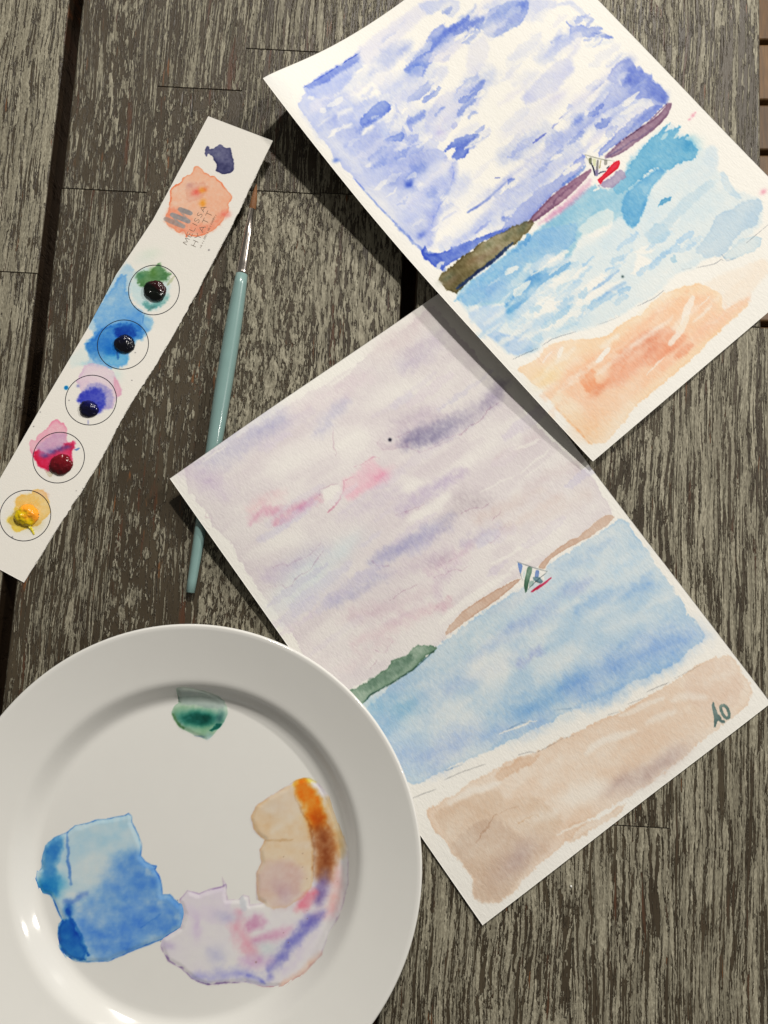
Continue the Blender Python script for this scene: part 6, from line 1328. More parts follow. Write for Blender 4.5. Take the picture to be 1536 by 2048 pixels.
P.lift([(154.6,39.8),(165.4,39.3)], w=8.32, a=0.35, soft=3)
P.lift([(144.5,77.1),(159.9,81.1),(171.7,83.8)], w=4.62, a=0.4, soft=3)
P.lift([(94.8,70.4),(104.6,76.1)], w=6.19, a=0.4, soft=3)
P.lift([(159.8,95.2),(166.0,97.6),(174.1,99.2)], w=1.85, a=0.6, soft=0.5)
P.lift([(154.8,108.0),(165.7,107.2),(175.6,107.2)], w=1.20, a=0.6, soft=0.5)
P.lift([(155.6,111.5),(167.6,110.9)], w=0.83, a=0.6, soft=0.5)
P.lift([(131.1,104.3),(141.9,105.1),(151.7,107.5)], w=0.92, a=0.6, soft=0.5)
P.lift([(148.4,143.7),(157.3,141.1)], w=1.11, a=0.6, soft=0.5)
P.lift([(112.6,138.2),(122.7,139.9),(140.1,141.1)], w=1.48, a=0.6, soft=0.5)
P.lift([(117.8,146.4),(134.0,149.1)], w=2.03, a=0.6, soft=0.5)
P.lift([(72.1,147.6),(86.6,146.1),(101.6,146.9),(116.8,147.8)], w=3.70, a=0.6, soft=0.5)
P.lift([(19.4,3.1),(28.0,3.0),(33.8,3.4)], w=0.83, a=0.6, soft=0.5)
P.lift([(99.7,8.7),(109.1,8.0),(117.3,7.2)], w=1.65, a=0.6, soft=0.5)
P.line([(105.0,47.5),(100.9,49.7),(101.5,54.1),(106.6,57.6),(112.8,59.5),(117.4,67.2),(123.9,68.7),(134.2,71.5)], 0.62, (191, 158, 166), a=0.5, rag=0.5)
P.line([(109.1,52.4),(115.7,53.8),(119.9,55.1)], 0.41, (191, 158, 166), a=0.5, rag=0.5)
P.line([(124.9,67.8),(133.2,69.0),(141.1,72.3),(147.6,71.2),(155.2,71.9),(161.6,69.5),(168.4,69.7)], 0.46, (191, 158, 166), a=0.5, rag=0.5)
P.line([(17.3,72.1),(23.1,73.3),(24.2,76.1),(31.4,76.2),(37.4,78.0),(46.3,75.8)], 0.62, (191, 158, 166), a=0.5, rag=0.5)
P.line([(8.1,78.4),(16.2,82.4),(16.3,84.9),(19.9,85.7),(23.1,83.7),(32.8,84.6),(43.5,79.9)], 0.62, (191, 158, 166), a=0.5, rag=0.5)
P.line([(61.7,99.3),(62.4,103.5),(67.2,107.1)], 0.62, (191, 158, 166), a=0.5, rag=0.5)
P.line([(87.0,27.7),(82.5,34.8),(78.6,42.3)], 0.52, (191, 158, 166), a=0.5, rag=0.5)
P.line([(63.5,53.1),(66.9,53.6),(70.7,55.1)], 0.52, (191, 158, 166), a=0.5, rag=0.5)
P.line([(59.5,55.2),(60.9,52.4),(63.8,52.7)], 0.52, (191, 158, 166), a=0.5, rag=0.5)
P.line([(86.1,86.9),(88.8,89.3),(94.6,90.7),(100.8,92.9)], 0.46, (191, 158, 166), a=0.5, rag=0.5)
P.line([(115.0,107.5),(120.9,107.2),(126.1,110.9),(131.8,111.0)], 0.46, (191, 158, 166), a=0.5, rag=0.5)
P.line([(82.8,126.8),(89.5,128.3),(94.8,128.8),(98.0,132.2),(105.0,131.7)], 0.46, (191, 158, 166), a=0.5, rag=0.5)
P.line([(91.1,126.2),(96.5,123.4),(100.0,124.8)], 0.46, (191, 158, 166), a=0.5, rag=0.5)
P.line([(117.2,125.9),(118.4,129.0),(124.3,128.7),(132.4,125.5)], 0.46, (191, 158, 166), a=0.5, rag=0.5)
P.line([(126.2,120.0),(134.5,118.0)], 0.37, (191, 158, 166), a=0.5, rag=0.5)
P.line([(68.1,134.9),(70.9,140.2),(76.6,140.0)], 0.46, (191, 158, 166), a=0.5, rag=0.5)
P.line([(6.2,26.4),(3.7,28.4),(6.3,31.8)], 0.52, (191, 158, 166), a=0.5, rag=0.5)
P.line([(86.5,87.2),(90.4,88.7),(98.8,90.9),(105.4,90.6)], 0.52, (191, 158, 166), a=0.5, rag=0.5)
P.line([(57.1,122.6),(66.0,122.5),(73.9,123.8)], 0.37, (191, 158, 166), a=0.5, rag=0.5)
P.line([(35.0,138.4),(38.9,143.0),(45.9,140.8)], 0.46, (191, 158, 166), a=0.5, rag=0.5)
P.line([(28.0,145.7),(33.3,143.3)], 0.46, (191, 158, 166), a=0.5, rag=0.5)
P.stroke([(88.0,69.4),(103.6,69.3)], 6.45, (207, 192, 199), a=0.36841392908970805, soft=0.9, rag=0.9, edge=0)
P.stroke([(80.7,110.1),(93.0,110.1)], 4.05, (197, 187, 199), a=0.5829449188245301, soft=0.9, rag=0.9, edge=0)
P.stroke([(51.3,17.1),(65.8,16.9)], 4.68, (207, 192, 199), a=0.5209733135324288, soft=0.9, rag=0.9, edge=0)
P.stroke([(13.6,94.5),(50.9,94.5)], 5.99, (201, 191, 204), a=0.38879001809965474, soft=0.9, rag=0.9, edge=0)
P.stroke([(160.2,87.2),(199.8,87.2)], 6.51, (207, 192, 199), a=0.5635344477935562, soft=0.9, rag=0.9, edge=0)
P.stroke([(48.5,14.8),(82.3,14.3)], 6.37, (207, 192, 199), a=0.2924313542807631, soft=0.9, rag=0.9, edge=0.35)
P.stroke([(4.4,98.7),(24.9,98.8)], 6.58, (201, 191, 204), a=0.43891930409655056, soft=0.9, rag=0.9, edge=0)
P.stroke([(76.1,98.6),(103.7,98.7)], 3.16, (207, 192, 199), a=0.3893471875582454, soft=0.9, rag=0.9, edge=0.35)
P.stroke([(-11.1,103.5),(20.8,103.6)], 2.39, (215, 198, 201), a=0.4442712518507893, soft=0.9, rag=0.9, edge=0.35)
P.stroke([(113.4,125.8),(125.7,125.9)], 6.46, (197, 187, 199), a=0.5828229752715655, soft=0.9, rag=0.9, edge=0)
P.stroke([(28.7,51.6),(61.8,51.4)], 6.34, (207, 192, 199), a=0.5535798249506902, soft=0.9, rag=0.9, edge=0)
P.stroke([(132.9,141.4),(158.3,141.7)], 4.16, (207, 192, 199), a=0.38263048365547836, soft=0.9, rag=0.9, edge=0.35)
P.stroke([(61.2,61.6),(78.8,61.5)], 4.37, (215, 198, 201), a=0.5351446221104696, soft=0.9, rag=0.9, edge=0)
P.stroke([(140.1,53.9),(176.5,53.7)], 2.31, (197, 187, 199), a=0.42406571038907415, soft=0.9, rag=0.9, edge=0.35)
P.stroke([(120.8,129.3),(134.1,129.4)], 5.37, (207, 192, 199), a=0.5874261708278858, soft=0.9, rag=0.9, edge=0)
P.stroke([(125.5,50.6),(146.1,50.4)], 5.59, (215, 198, 201), a=0.26028100824114914, soft=0.9, rag=0.9, edge=0)
P.stroke([(74.8,19.7),(89.9,19.4)], 2.92, (207, 192, 199), a=0.2713187493954095, soft=0.9, rag=0.9, edge=0)
P.stroke([(147.5,96.5),(159.4,96.5)], 6.11, (215, 198, 201), a=0.29922557822108864, soft=0.9, rag=0.9, edge=0.35)
P.stroke([(7.5,121.0),(40.4,121.2)], 3.64, (207, 192, 199), a=0.27295891118775717, soft=0.9, rag=0.9, edge=0)
P.stroke([(20.8,56.6),(55.5,56.4)], 5.08, (201, 191, 204), a=0.48211591504822127, soft=0.9, rag=0.9, edge=0)
P.stroke([(118.5,37.8),(131.5,37.6)], 4.79, (201, 191, 204), a=0.5294439313589729, soft=0.9, rag=0.9, edge=0)
P.stroke([(4.3,87.1),(40.6,87.1)], 3.18, (197, 187, 199), a=0.40984412697727324, soft=0.9, rag=0.9, edge=0.35)
P.stroke([(128.3,41.6),(157.2,41.3)], 5.10, (215, 198, 201), a=0.4374004321046481, soft=0.9, rag=0.9, edge=0.35)
P.stroke([(-33.5,97.0),(3.2,97.1)], 4.86, (207, 192, 199), a=0.5570982718839024, soft=0.9, rag=0.9, edge=0.35)
P.stroke([(107.4,69.2),(141.6,69.0)], 5.73, (207, 192, 199), a=0.28486654009545004, soft=0.9, rag=0.9, edge=0)
P.stroke([(76.0,83.0),(106.7,82.9)], 2.45, (207, 192, 199), a=0.3805999602025337, soft=0.9, rag=0.9, edge=0)
P.stroke([(12.1,98.9),(44.6,99.0)], 5.26, (201, 191, 204), a=0.2625996333946094, soft=0.9, rag=0.9, edge=0.35)
P.stroke([(60.3,90.2),(73.8,90.2)], 2.35, (201, 191, 204), a=0.2795445239000528, soft=0.9, rag=0.9, edge=0)
P.stroke([(62.1,69.2),(89.6,69.1)], 2.31, (207, 192, 199), a=0.3668402703822412, soft=0.9, rag=0.9, edge=0)
P.stroke([(-33.3,90.0),(-5.4,90.0)], 6.99, (197, 187, 199), a=0.5414745349307922, soft=0.9, rag=0.9, edge=0)
P.stroke([(108.6,36.7),(150.8,36.2)], 2.72, (207, 192, 199), a=0.2920318758198748, soft=0.9, rag=0.9, edge=0.35)
P.stroke([(170.8,128.2),(205.6,128.5)], 4.49, (201, 191, 204), a=0.3793209251464495, soft=0.9, rag=0.9, edge=0.35)
P.stroke([(107.9,142.0),(119.5,142.1)], 3.43, (207, 192, 199), a=0.5862455471317383, soft=0.9, rag=0.9, edge=0.35)
P.stroke([(12.8,104.7),(41.5,104.8)], 3.27, (207, 192, 199), a=0.48841747303541194, soft=0.9, rag=0.9, edge=0)
P.stroke([(24.8,103.9),(64.8,104.0)], 6.05, (197, 187, 199), a=0.5757382996569476, soft=0.9, rag=0.9, edge=0)
P.dab((107.9,51.9), 0.72, 0.72, (20, 19, 30), a=1.6, rag=0)
P.wash([(182.3,159.0),(185.0,162.1),(184.5,170.2),(185.6,178.3),(183.9,184.9),(183.4,213.6),(180.6,218.9),(182.1,222.7),(181.8,229.7),(180.8,236.1),(167.5,235.8),(163.0,236.7),(150.8,235.5),(127.6,229.8),(103.7,225.0),(79.9,220.5),(63.8,217.7),(32.8,210.9),(9.6,206.0),(8.2,185.7),(8.0,161.2),(31.1,158.9),(53.5,157.9),(61.9,156.3),(73.1,156.0),(69.3,156.0),(77.3,155.7),(101.2,156.6),(118.3,157.8),(139.8,156.6),(155.1,157.5),(177.0,159.1)], (180, 194, 204), a=1, soft=0.5, edge=0.35, rag=0.7, var=0.5, st=4, fade=0.4)
P.stroke([(14.2,167.4),(39.7,171.9),(65.1,174.3)], 16.75, (151, 174, 199), a=0.6400000000000001, soft=11.73, rag=1.6, var=0.8)
P.stroke([(16.0,160.0),(21.4,167.4),(33.6,172.8)], 12.18, (142, 178, 194), a=0.5599999999999999, soft=8.53, rag=1.6, var=0.8)
P.stroke([(9.4,186.6),(28.1,200.2),(51.5,205.0)], 12.18, (158, 172, 204), a=0.6400000000000001, soft=8.53, rag=1.6, var=0.8)
P.stroke([(69.6,207.6),(90.5,211.2),(111.9,216.8)], 15.23, (132, 167, 201), a=0.68, soft=10.66, rag=1.6, var=0.8)
P.stroke([(108.6,216.2),(142.9,219.6),(171.3,231.0)], 12.18, (137, 164, 203), a=0.68, soft=8.53, rag=1.6, var=0.8)
P.stroke([(151.2,218.4),(170.1,223.0),(181.2,232.8)], 9.14, (150, 172, 205), a=0.5599999999999999, soft=6.4, rag=1.6, var=0.8)
P.stroke([(92.7,188.8),(99.6,189.4),(106.6,189.9)], 3.66, (156, 160, 197), a=0.6400000000000001, soft=2.56, rag=1.6, var=0.8)
P.stroke([(50.0,202.2),(67.4,212.9),(85.0,218.6)], 9.14, (150, 172, 205), a=0.5599999999999999, soft=6.4, rag=1.6, var=0.8)
P.stroke([(111.4,227.0),(137.0,229.5),(160.6,234.9)], 7.61, (139, 169, 204), a=0.6000000000000001, soft=5.33, rag=1.6, var=0.8)
P.stroke([(39.2,162.7),(71.6,163.0),(97.9,162.1)], 9.14, (159, 181, 195), a=0.48, soft=6.4, rag=1.6, var=0.8)
P.stroke([(75.3,172.8),(100.7,173.2),(123.7,177.1)], 6.09, (170, 179, 202), a=0.48, soft=4.26, rag=1.6, var=0.8)
P.stroke([(53.2,178.1),(75.8,182.0),(97.0,183.0)], 6.09, (167, 178, 203), a=0.4, soft=4.26, rag=1.6, var=0.8)
P.stroke([(136.7,184.2),(156.5,189.6),(174.9,196.2)], 6.47, (134, 164, 201), a=0.6000000000000001, soft=4.53, rag=1.6, var=0.8)
P.stroke([(116.7,172.0),(131.2,173.7),(147.3,176.4)], 3.70, (166, 173, 200), a=0.48, soft=2.59, rag=1.6, var=0.8)
P.stroke([(137.8,174.0),(143.8,175.0),(149.7,174.8)], 4.99, (148, 161, 197), a=0.5599999999999999, soft=3.5, rag=1.6, var=0.8)
P.stroke([(139.0,160.5),(155.5,164.5),(175.0,166.1)], 4.62, (168, 184, 202), a=0.48, soft=3.24, rag=1.6, var=0.8)
P.stroke([(99.1,159.4),(113.6,161.1),(128.2,162.7)], 4.62, (172, 180, 193), a=0.48, soft=3.24, rag=1.6, var=0.8)
P.stroke([(99.7,170.7),(107.1,172.8),(115.6,173.4)], 3.70, (166, 175, 200), a=0.48, soft=2.59, rag=1.6, var=0.8)
P.stroke([(162.1,178.1),(174.3,180.2),(182.4,181.6)], 5.55, (169, 191, 213), a=0.48, soft=3.88, rag=1.6, var=0.8)
P.lift([(69.0,178.9),(90.5,181.9)], w=12.18, a=0.6, soft=4, rag=1)
P.lift([(70.7,189.0),(85.3,188.9)], w=10.66, a=0.4, soft=4, rag=1)
P.lift([(97.2,197.4),(124.1,200.7)], w=10.66, a=0.5, soft=4, rag=1)
P.lift([(141.4,202.4),(163.6,207.6)], w=7.61, a=0.45, soft=4, rag=1)
P.lift([(126.9,179.4),(142.9,182.1)], w=3.70, a=0.4, soft=4, rag=1)
P.lift([(19.5,180.0),(33.8,180.0)], w=7.61, a=0.35, soft=4, rag=1)
P.lift([(136.3,189.7),(154.3,195.5)], w=6.09, a=0.4, soft=4, rag=1)
P.lift([(40.9,185.1),(54.6,186.2)], w=6.09, a=0.3, soft=4, rag=1)
P.line([(62.8,211.8),(73.8,214.1),(82.2,217.5),(100.2,222.5)], 1.07, (235, 231, 223), a=0.0)
P.lift([(62.8,211.8),(73.6,214.3),(83.0,217.5)], w=0.91, a=0.9, soft=0.2)
P.lift([(30.2,209.5),(39.3,211.8)], w=0.91, a=0.8, soft=0.2)
P.line([(67.8,212.4),(75.8,213.8),(80.7,216.9)], 0.61, (127, 142, 158), a=0.6)
P.line([(93.9,218.8),(101.6,223.1)], 0.61, (127, 142, 158), a=0.6)
P.line([(29.6,210.3),(38.5,212.9)], 0.61, (127, 142, 158), a=0.6)
P.lift([(181.8,157.3),(175.6,157.8),(164.3,157.6),(156.1,156.2),(145.8,154.7),(139.2,155.0),(133.7,157.3),(131.0,154.3),(139.2,152.8),(147.7,152.2),(154.4,152.5),(158.9,154.1),(170.1,153.0),(176.7,152.7),(180.1,153.6),(181.5,155.0)], a=0.8, soft=0.3, rag=0.2)
P.wash([(181.8,157.3),(175.6,157.8),(164.3,157.6),(156.1,156.2),(145.8,154.7),(139.2,155.0),(133.7,157.3),(131.0,154.3),(139.2,152.8),(147.7,152.2),(154.4,152.5),(158.9,154.1),(170.1,153.0),(176.7,152.7),(180.1,153.6),(181.5,155.0)], (200, 168, 147), a=1, soft=0.25, edge=0.5, ew=0.4, rag=0.25, var=0.3)
P.lift([(120.3,153.9),(111.4,155.0),(102.2,155.3),(89.2,154.7),(75.7,154.8),(69.4,154.7),(73.5,151.9),(81.5,150.0),(89.8,149.4),(96.1,149.8),(107.6,151.0),(118.4,152.4)], a=0.8, soft=0.3, rag=0.2)
P.wash([(120.3,153.9),(111.4,155.0),(102.2,155.3),(89.2,154.7),(75.7,154.8),(69.4,154.7),(73.5,151.9),(81.5,150.0),(89.8,149.4),(96.1,149.8),(107.6,151.0),(118.4,152.4)], (200, 168, 147), a=1, soft=0.25, edge=0.5, ew=0.4, rag=0.25, var=0.3)
P.lift([(12.9,148.1),(21.6,149.6),(35.5,150.3),(40.4,148.5),(47.6,151.0),(53.5,149.0),(60.3,153.5),(63.1,157.2),(53.7,157.6),(45.6,158.8),(31.9,157.8),(19.1,155.6),(9.6,158.9),(-4.2,155.9)], a=0.85, soft=0.3, rag=0.2)
P.wash([(12.9,148.1),(21.6,149.6),(35.5,150.3),(40.4,148.5),(47.6,151.0),(53.5,149.0),(60.3,153.5),(63.1,157.2),(53.7,157.6),(45.6,158.8),(31.9,157.8),(20.3,156.4),(9.6,158.9),(-4.2,155.9),(1.2,145.8)], (119, 141, 118), a=1.0, soft=0.3, edge=0.45, ew=0.5, rag=0.35, rf=0.45, var=0.35)
P.wash([(16.3,149.6),(35.1,150.9),(40.1,150.1),(50.8,151.5),(49.0,156.5),(33.7,155.2),(19.0,153.3)], (86, 111, 92), a=0.5, soft=1, edge=0, var=0.6)
P.line([(16.1,157.4),(20.5,156.2),(31.9,157.8),(45.6,158.8),(61.2,157.2)], 0.76, (66, 91, 86), a=0.7)
P.lift([(124.2,145.2),(129.3,152.2),(134.5,158.9),(131.9,159.4),(129.9,162.1),(127.4,161.8),(125.3,159.8),(120.6,160.5),(119.2,159.5),(120.7,154.7)], a=0.92, soft=0.2, rag=0.05)
P.wash([(124.1,145.6),(126.0,148.3),(122.5,151.5),(121.9,151.0)], (121, 143, 186), a=1, soft=0.15, rag=0.05)
P.wash([(127.4,150.7),(129.0,152.6),(127.9,154.0),(125.1,156.1),(122.5,158.1),(120.2,160.2),(119.2,161.0),(117.8,161.2),(119.8,157.4),(121.6,155.6),(124.6,153.1)], (83, 113, 91), a=1, soft=0.15, rag=0.05, edge=0.3, var=0.4)
P.wash([(130.0,154.7),(131.3,155.9),(129.7,157.9),(128.3,158.9),(127.0,157.9),(127.8,156.5)], (130, 147, 184), a=1, soft=0.15, rag=0.05)
P.wash([(126.2,156.7),(129.0,158.4),(129.5,160.4),(129.5,162.1),(127.7,161.9),(125.9,159.3),(125.8,158.1)], (112, 137, 142), a=1, soft=0.15, rag=0.05)
P.wash([(123.4,157.4),(125.6,158.7),(124.1,160.0),(121.0,160.3)], (157, 173, 163), a=0.8, soft=0.15, rag=0.05)
P.wash([(123.1,152.1),(125.5,151.2),(124.2,152.9),(121.4,154.9)], (208, 212, 206), a=0.8, soft=0.15, rag=0.05)
P.wash([(120.4,162.3),(122.5,162.1),(125.4,162.1),(128.4,162.3),(131.0,162.3),(134.6,162.4),(134.1,163.1),(131.4,163.5),(127.6,163.6),(124.1,163.4),(121.1,163.0)], (189, 39, 73), a=1.1, soft=0.15, rag=0.05, edge=0.2)
P.line([(124.2,145.2),(128.0,150.7),(130.0,153.5),(134.5,159.0)], 0.41, (92, 100, 102), a=0.9, rag=0.03)
P.line([(122.2,150.9),(120.8,155.0)], 0.41, (92, 100, 102), a=0.9, rag=0.03)
P.line([(120.4,160.5),(125.4,159.7),(129.0,159.4),(134.4,159.0)], 0.41, (92, 100, 102), a=0.9, rag=0.03)
P.line([(126.0,159.3),(127.8,162.0)], 0.41, (92, 100, 102), a=0.9, rag=0.03)
P.wash([(9.8,219.9),(24.6,222.1),(38.2,223.0),(51.3,224.8),(64.3,226.7),(75.4,231.2),(93.5,233.7),(120.4,239.0),(141.9,242.2),(159.1,243.9),(168.6,243.7),(178.2,245.9),(185.9,250.5),(186.1,259.5),(183.9,272.1),(172.4,276.5),(147.0,275.6),(127.5,277.2),(102.5,276.4),(76.2,272.8),(62.2,274.5),(38.1,275.5),(15.8,279.3),(6.6,275.1),(3.6,267.3),(9.8,261.8),(8.3,244.1),(7.9,225.3)], (220, 194, 172), a=1, soft=0.5, edge=0.3, rag=0.8, var=0.3, st=2.5)
P.wash([(10.9,223.7),(25.4,225.7),(45.1,233.1),(46.4,240.9),(59.8,247.1),(64.7,264.2),(52.6,270.6),(37.9,273.4),(16.7,278.0),(7.5,273.9),(5.7,266.8),(10.8,262.2),(9.6,244.7)], (208, 181, 157), a=0.6, soft=2.2, edge=0.15, var=0.5)
P.wash([(8.5,241.4),(23.9,239.9),(37.6,243.0),(40.3,258.4),(43.2,268.8),(32.9,273.1),(16.7,278.0),(7.1,274.4),(4.7,267.0),(10.3,261.8),(9.5,249.7)], (197, 171, 151), a=0.5, soft=1.6, edge=0.2, var=0.6, rag=1.2)
P.wash([(58.9,271.8),(66.5,268.9),(77.9,275.4),(96.6,277.0),(90.9,279.7),(72.2,278.0),(60.7,276.5)], (214, 185, 161), a=0.7, soft=0.5, edge=0.35)
P.dab((112.9,272.4), 15.23, 3.96, (187, 163, 154), a=0.7)
P.dab((98.2,267.9), 9.14, 3.35, (187, 163, 154), a=0.7)
P.dab((127.0,273.1), 10.66, 3.66, (187, 163, 154), a=0.7)
P.dab((33.8,267.1), 13.71, 6.09, (187, 163, 154), a=0.7)
P.wash([(48.1,226.7),(63.6,227.6),(74.9,231.9),(69.8,233.8),(57.1,231.5),(49.3,231.0)], (208, 171, 142), a=0.6, soft=0.7, edge=0.25)
P.wash([(157.5,246.0),(176.6,245.6),(184.5,252.2),(182.8,266.0),(172.0,272.3),(156.0,264.3),(153.3,253.6)], (214, 187, 168), a=0.6, soft=1.5, edge=0.1, var=0.5)
P.lift([(69.8,257.7),(81.6,261.1),(91.2,262.8)], w=10.66, a=0.55, soft=4)
P.lift([(21.1,224.3),(33.7,226.6),(48.9,231.6)], w=3.66, a=0.6, soft=1.3)
P.lift([(93.5,245.6),(106.0,245.9),(121.6,251.8)], w=3.66, a=0.6, soft=1.3)
P.lift([(128.9,251.8),(144.2,255.8)], w=3.35, a=0.5, soft=1.4)
P.lift([(146.5,250.4),(154.9,253.8),(161.6,259.5)], w=4.26, a=0.5, soft=1.5)
P.lift([(118.8,241.1),(143.8,246.7)], w=2.44, a=0.5, soft=0.6)
P.lift([(52.3,256.9),(64.1,260.4)], w=4.57, a=0.4, soft=2)
P.lift([(92.6,277.5),(113.4,278.8)], w=1.52, a=0.6, soft=0.6)
P.lift([(57.4,269.0),(75.5,273.7)], w=1.22, a=0.7, soft=0.5)
P.line([(19.4,248.4),(37.6,243.0),(49.4,246.4)], 0.61, (191, 163, 143), a=0.6, rag=0.6)
P.line([(44.5,253.0),(53.9,254.7),(55.4,257.5)], 0.61, (204, 171, 137), a=0.6, rag=0.6)
P.line([(7.2,211.2),(13.5,212.8),(19.6,214.7)], 0.49, (143, 137, 133), a=0.6)
P.line([(26.3,213.6),(34.8,215.4),(47.9,219.7)], 0.49, (143, 137, 133), a=0.6)
P.line([(64.8,226.0),(70.5,228.2),(73.2,230.5)], 0.49, (143, 137, 133), a=0.6)
P.line([(74.0,230.7),(88.7,232.9),(94.4,234.9)], 0.49, (143, 137, 133), a=0.6)
P.line([(114.8,236.8),(120.4,239.0)], 0.49, (143, 137, 133), a=0.6)
P.line([(126.3,238.5),(135.4,241.0)], 0.49, (143, 137, 133), a=0.6)
P.line([(138.5,239.4),(151.1,242.3)], 0.49, (143, 137, 133), a=0.6)
P.line([(154.6,242.5),(169.5,244.9)], 0.49, (143, 137, 133), a=0.6)
P.wash([(163.7,263.8),(163.7,264.7),(162.9,266.0),(162.6,267.8),(161.8,270.0),(162.3,272.0),(161.6,273.5),(162.8,274.9),(161.8,275.9),(160.3,274.5),(160.2,273.1),(159.3,272.7),(157.8,273.8),(156.5,274.7),(155.9,274.1),(158.7,270.8),(160.0,268.4),(161.6,265.1),(162.6,264.1)], (98, 116, 111), a=1.1, soft=0.12, rag=0.05, edge=0.2)
P.stroke([(166.0,267.7),(167.3,268.5),(167.6,270.8),(166.7,273.5),(165.4,274.8),(164.1,274.4),(163.8,272.3),(164.2,269.7),(165.1,268.1),(166.0,267.7)], 1.60, (98, 118, 111), a=1.1, soft=0.12, rag=0.05, taper=0)
sheet('watercolour_painting', (-114.74, 18.47), 35.7, 188.0, 282.0, z_dusk,
      P, 'watercolour of a lavender pink sky, calm blue sea and sand signed AO')

# ------------------------------------------------------------------ torn card strip with paint samples
STRIP_TOP = (-62.40, 209.32)
STRIP_DIR = (-0.46482, -0.88541)
def strip_z(x, y):
    s = (x - STRIP_TOP[0]) * STRIP_DIR[0] + (y - STRIP_TOP[1]) * STRIP_DIR[1]
    return 0.5 + 8.8 * np.clip(1 - s / 125.0, 0, 1.2) ** 1.5
STRIP_L = [(-99.2, 224.2), (-115.4, 193.7), (-130.0, 165.5), (-140.5, 149.0), (-150.0, 134.3), (-164.9, 102.8), (-188.9, 56.9), (-208.5, 18.3), (-223.0, -9.3), (-226.3, -20.3)]
STRIP_R = [(-62.4, 209.1), (-73.8, 185.3), (-85.5, 160.7), (-99.0, 134.4), (-112.2, 107.9), (-128.2, 78.4), (-140.8, 56.9), (-159.1, 19.4), (-177.1, -11.4), (-192.2, -38.0)]
STRIP_O = (-146.3, 90.4)
RINGS = [(-128.59, 124.92, 14.29), (-144.81, 93.57, 14.16), (-161.10, 61.98, 14.04), (-177.18, 29.85, 14.04), (-193.59, -1.96, 13.78)]

def interp_edge(pts, t):
    p = np.array(pts); d = np.r_[0, np.cumsum(np.hypot(*np.diff(p, axis=0).T))]; d /= d[-1]
    return np.stack([np.interp(t, d, p[:, 0]), np.interp(t, d, p[:, 1])], -1)
ns, na = 1000, 140
ts = np.linspace(0, 1, ns)
Le, Re = interp_edge(STRIP_L, ts), interp_edge(STRIP_R, ts)
jag = (fbm(ts * 300 * 0.10, ts * 0, 3, 5) - 0.5) * 1.1 + (fbm(ts * 300 * 0.6, ts * 0, 3, 9) - 0.5) * 1.1
across = (Re - Le) / np.linalg.norm(Re - Le, axis=1)[:, None]
Re = Re + across * (jag * np.clip(ts * 12, 0, 1) * np.clip((1 - ts) * 20, 0, 1))[:, None]
ws = np.linspace(0, 1, na)
XY = Le[:, None, :] * (1 - ws)[None, :, None] + Re[:, None, :] * ws[None, :, None]
SX, SY = XY[..., 0].ravel(), XY[..., 1].ravel()
card_root = empty('card_strip', (STRIP_O[0] * MM, STRIP_O[1] * MM, 0))
tag(card_root, 'torn white card strip with five dabs of tube paint inside printed circles', 'card')
P = Canvas(SX, SY, (226, 218, 202), grain=(0.8, 0.8))
P.wash([(-101.2,203.2),(-100.2,207.3),(-98.8,206.8),(-98.3,204.9),(-95.2,206.2),(-92.1,208.0),(-89.0,205.3),(-86.4,206.1),(-86.1,203.3),(-84.1,197.0),(-85.0,191.3),(-90.7,190.6),(-94.8,192.9),(-94.1,196.0),(-96.7,201.0),(-99.1,202.6),(-100.4,200.8)], (61, 61, 94), a=1, soft=0.2, edge=0.5, var=0.5, rag=0.22, rf=0.5)
P.dab((-94.1,202.5), 2.99, 1.99, (118, 109, 142), a=-0.25)
P.wash([(-107.0,195.1),(-106.0,195.9),(-104.1,195.4),(-101.9,193.4),(-101.1,191.7),(-99.0,191.3),(-97.8,190.1),(-95.3,189.6),(-94.1,188.2),(-91.1,185.6),(-88.9,182.3),(-85.4,178.2),(-85.3,176.6),(-87.3,173.5),(-86.8,171.5),(-87.8,168.4),(-90.3,164.0),(-93.7,160.3),(-97.7,157.5),(-100.5,156.2),(-104.9,155.2),(-109.9,156.1),(-111.1,154.7),(-112.4,158.1),(-113.7,159.1),(-114.6,157.4),(-116.5,158.5),(-118.1,160.1),(-121.9,162.0),(-123.4,164.9),(-123.3,166.5),(-121.4,170.3),(-120.9,174.1),(-120.3,177.3),(-120.8,181.8),(-119.4,184.0),(-114.4,186.7),(-112.9,189.5),(-111.0,190.8),(-108.5,191.0)], (233, 171, 137), a=1, soft=0.2, edge=1.3, ew=0.5, var=0.3, fade=0.1, rag=0.22, rf=0.5)
P.wash([(-123.3,166.5),(-120.8,172.2),(-115.8,172.1),(-111.3,167.6),(-105.0,162.4),(-98.7,161.6),(-91.9,167.9),(-87.8,170.3),(-88.1,167.8),(-93.7,160.3),(-100.5,156.5),(-109.9,156.1),(-116.2,158.5),(-123.2,164.6)], (230, 139, 107), a=0.75, soft=2, edge=0, var=0.4)
P.wash([(-111.6,184.4),(-107.2,186.6),(-100.9,186.1),(-99.0,183.2),(-100.8,179.4),(-107.0,175.1),(-111.4,175.2)], (214, 163, 137), a=0.6, soft=1, edge=0.2)
P.dab((-105.8,180.8), 2.42, 2.12, (222, 99, 83), a=0.8, rag=0.6)
P.dab((-100.8,182.6), 1.51, 1.21, (224, 109, 69), a=0.6, rag=0.4)
P.dab((-102.4,182.0), 1.81, 1.51, (234, 149, 49), a=0.7, rag=0.4)
P.dab((-102.0,174.7), 1.66, 1.81, (230, 145, 39), a=0.8, rag=0.4)
P.dab((-109.7,184.4), 2.12, 1.51, (188, 139, 129), a=0.5)
P.dab((-89.1,168.4), 2.12, 1.81, (222, 109, 95), a=0.6)
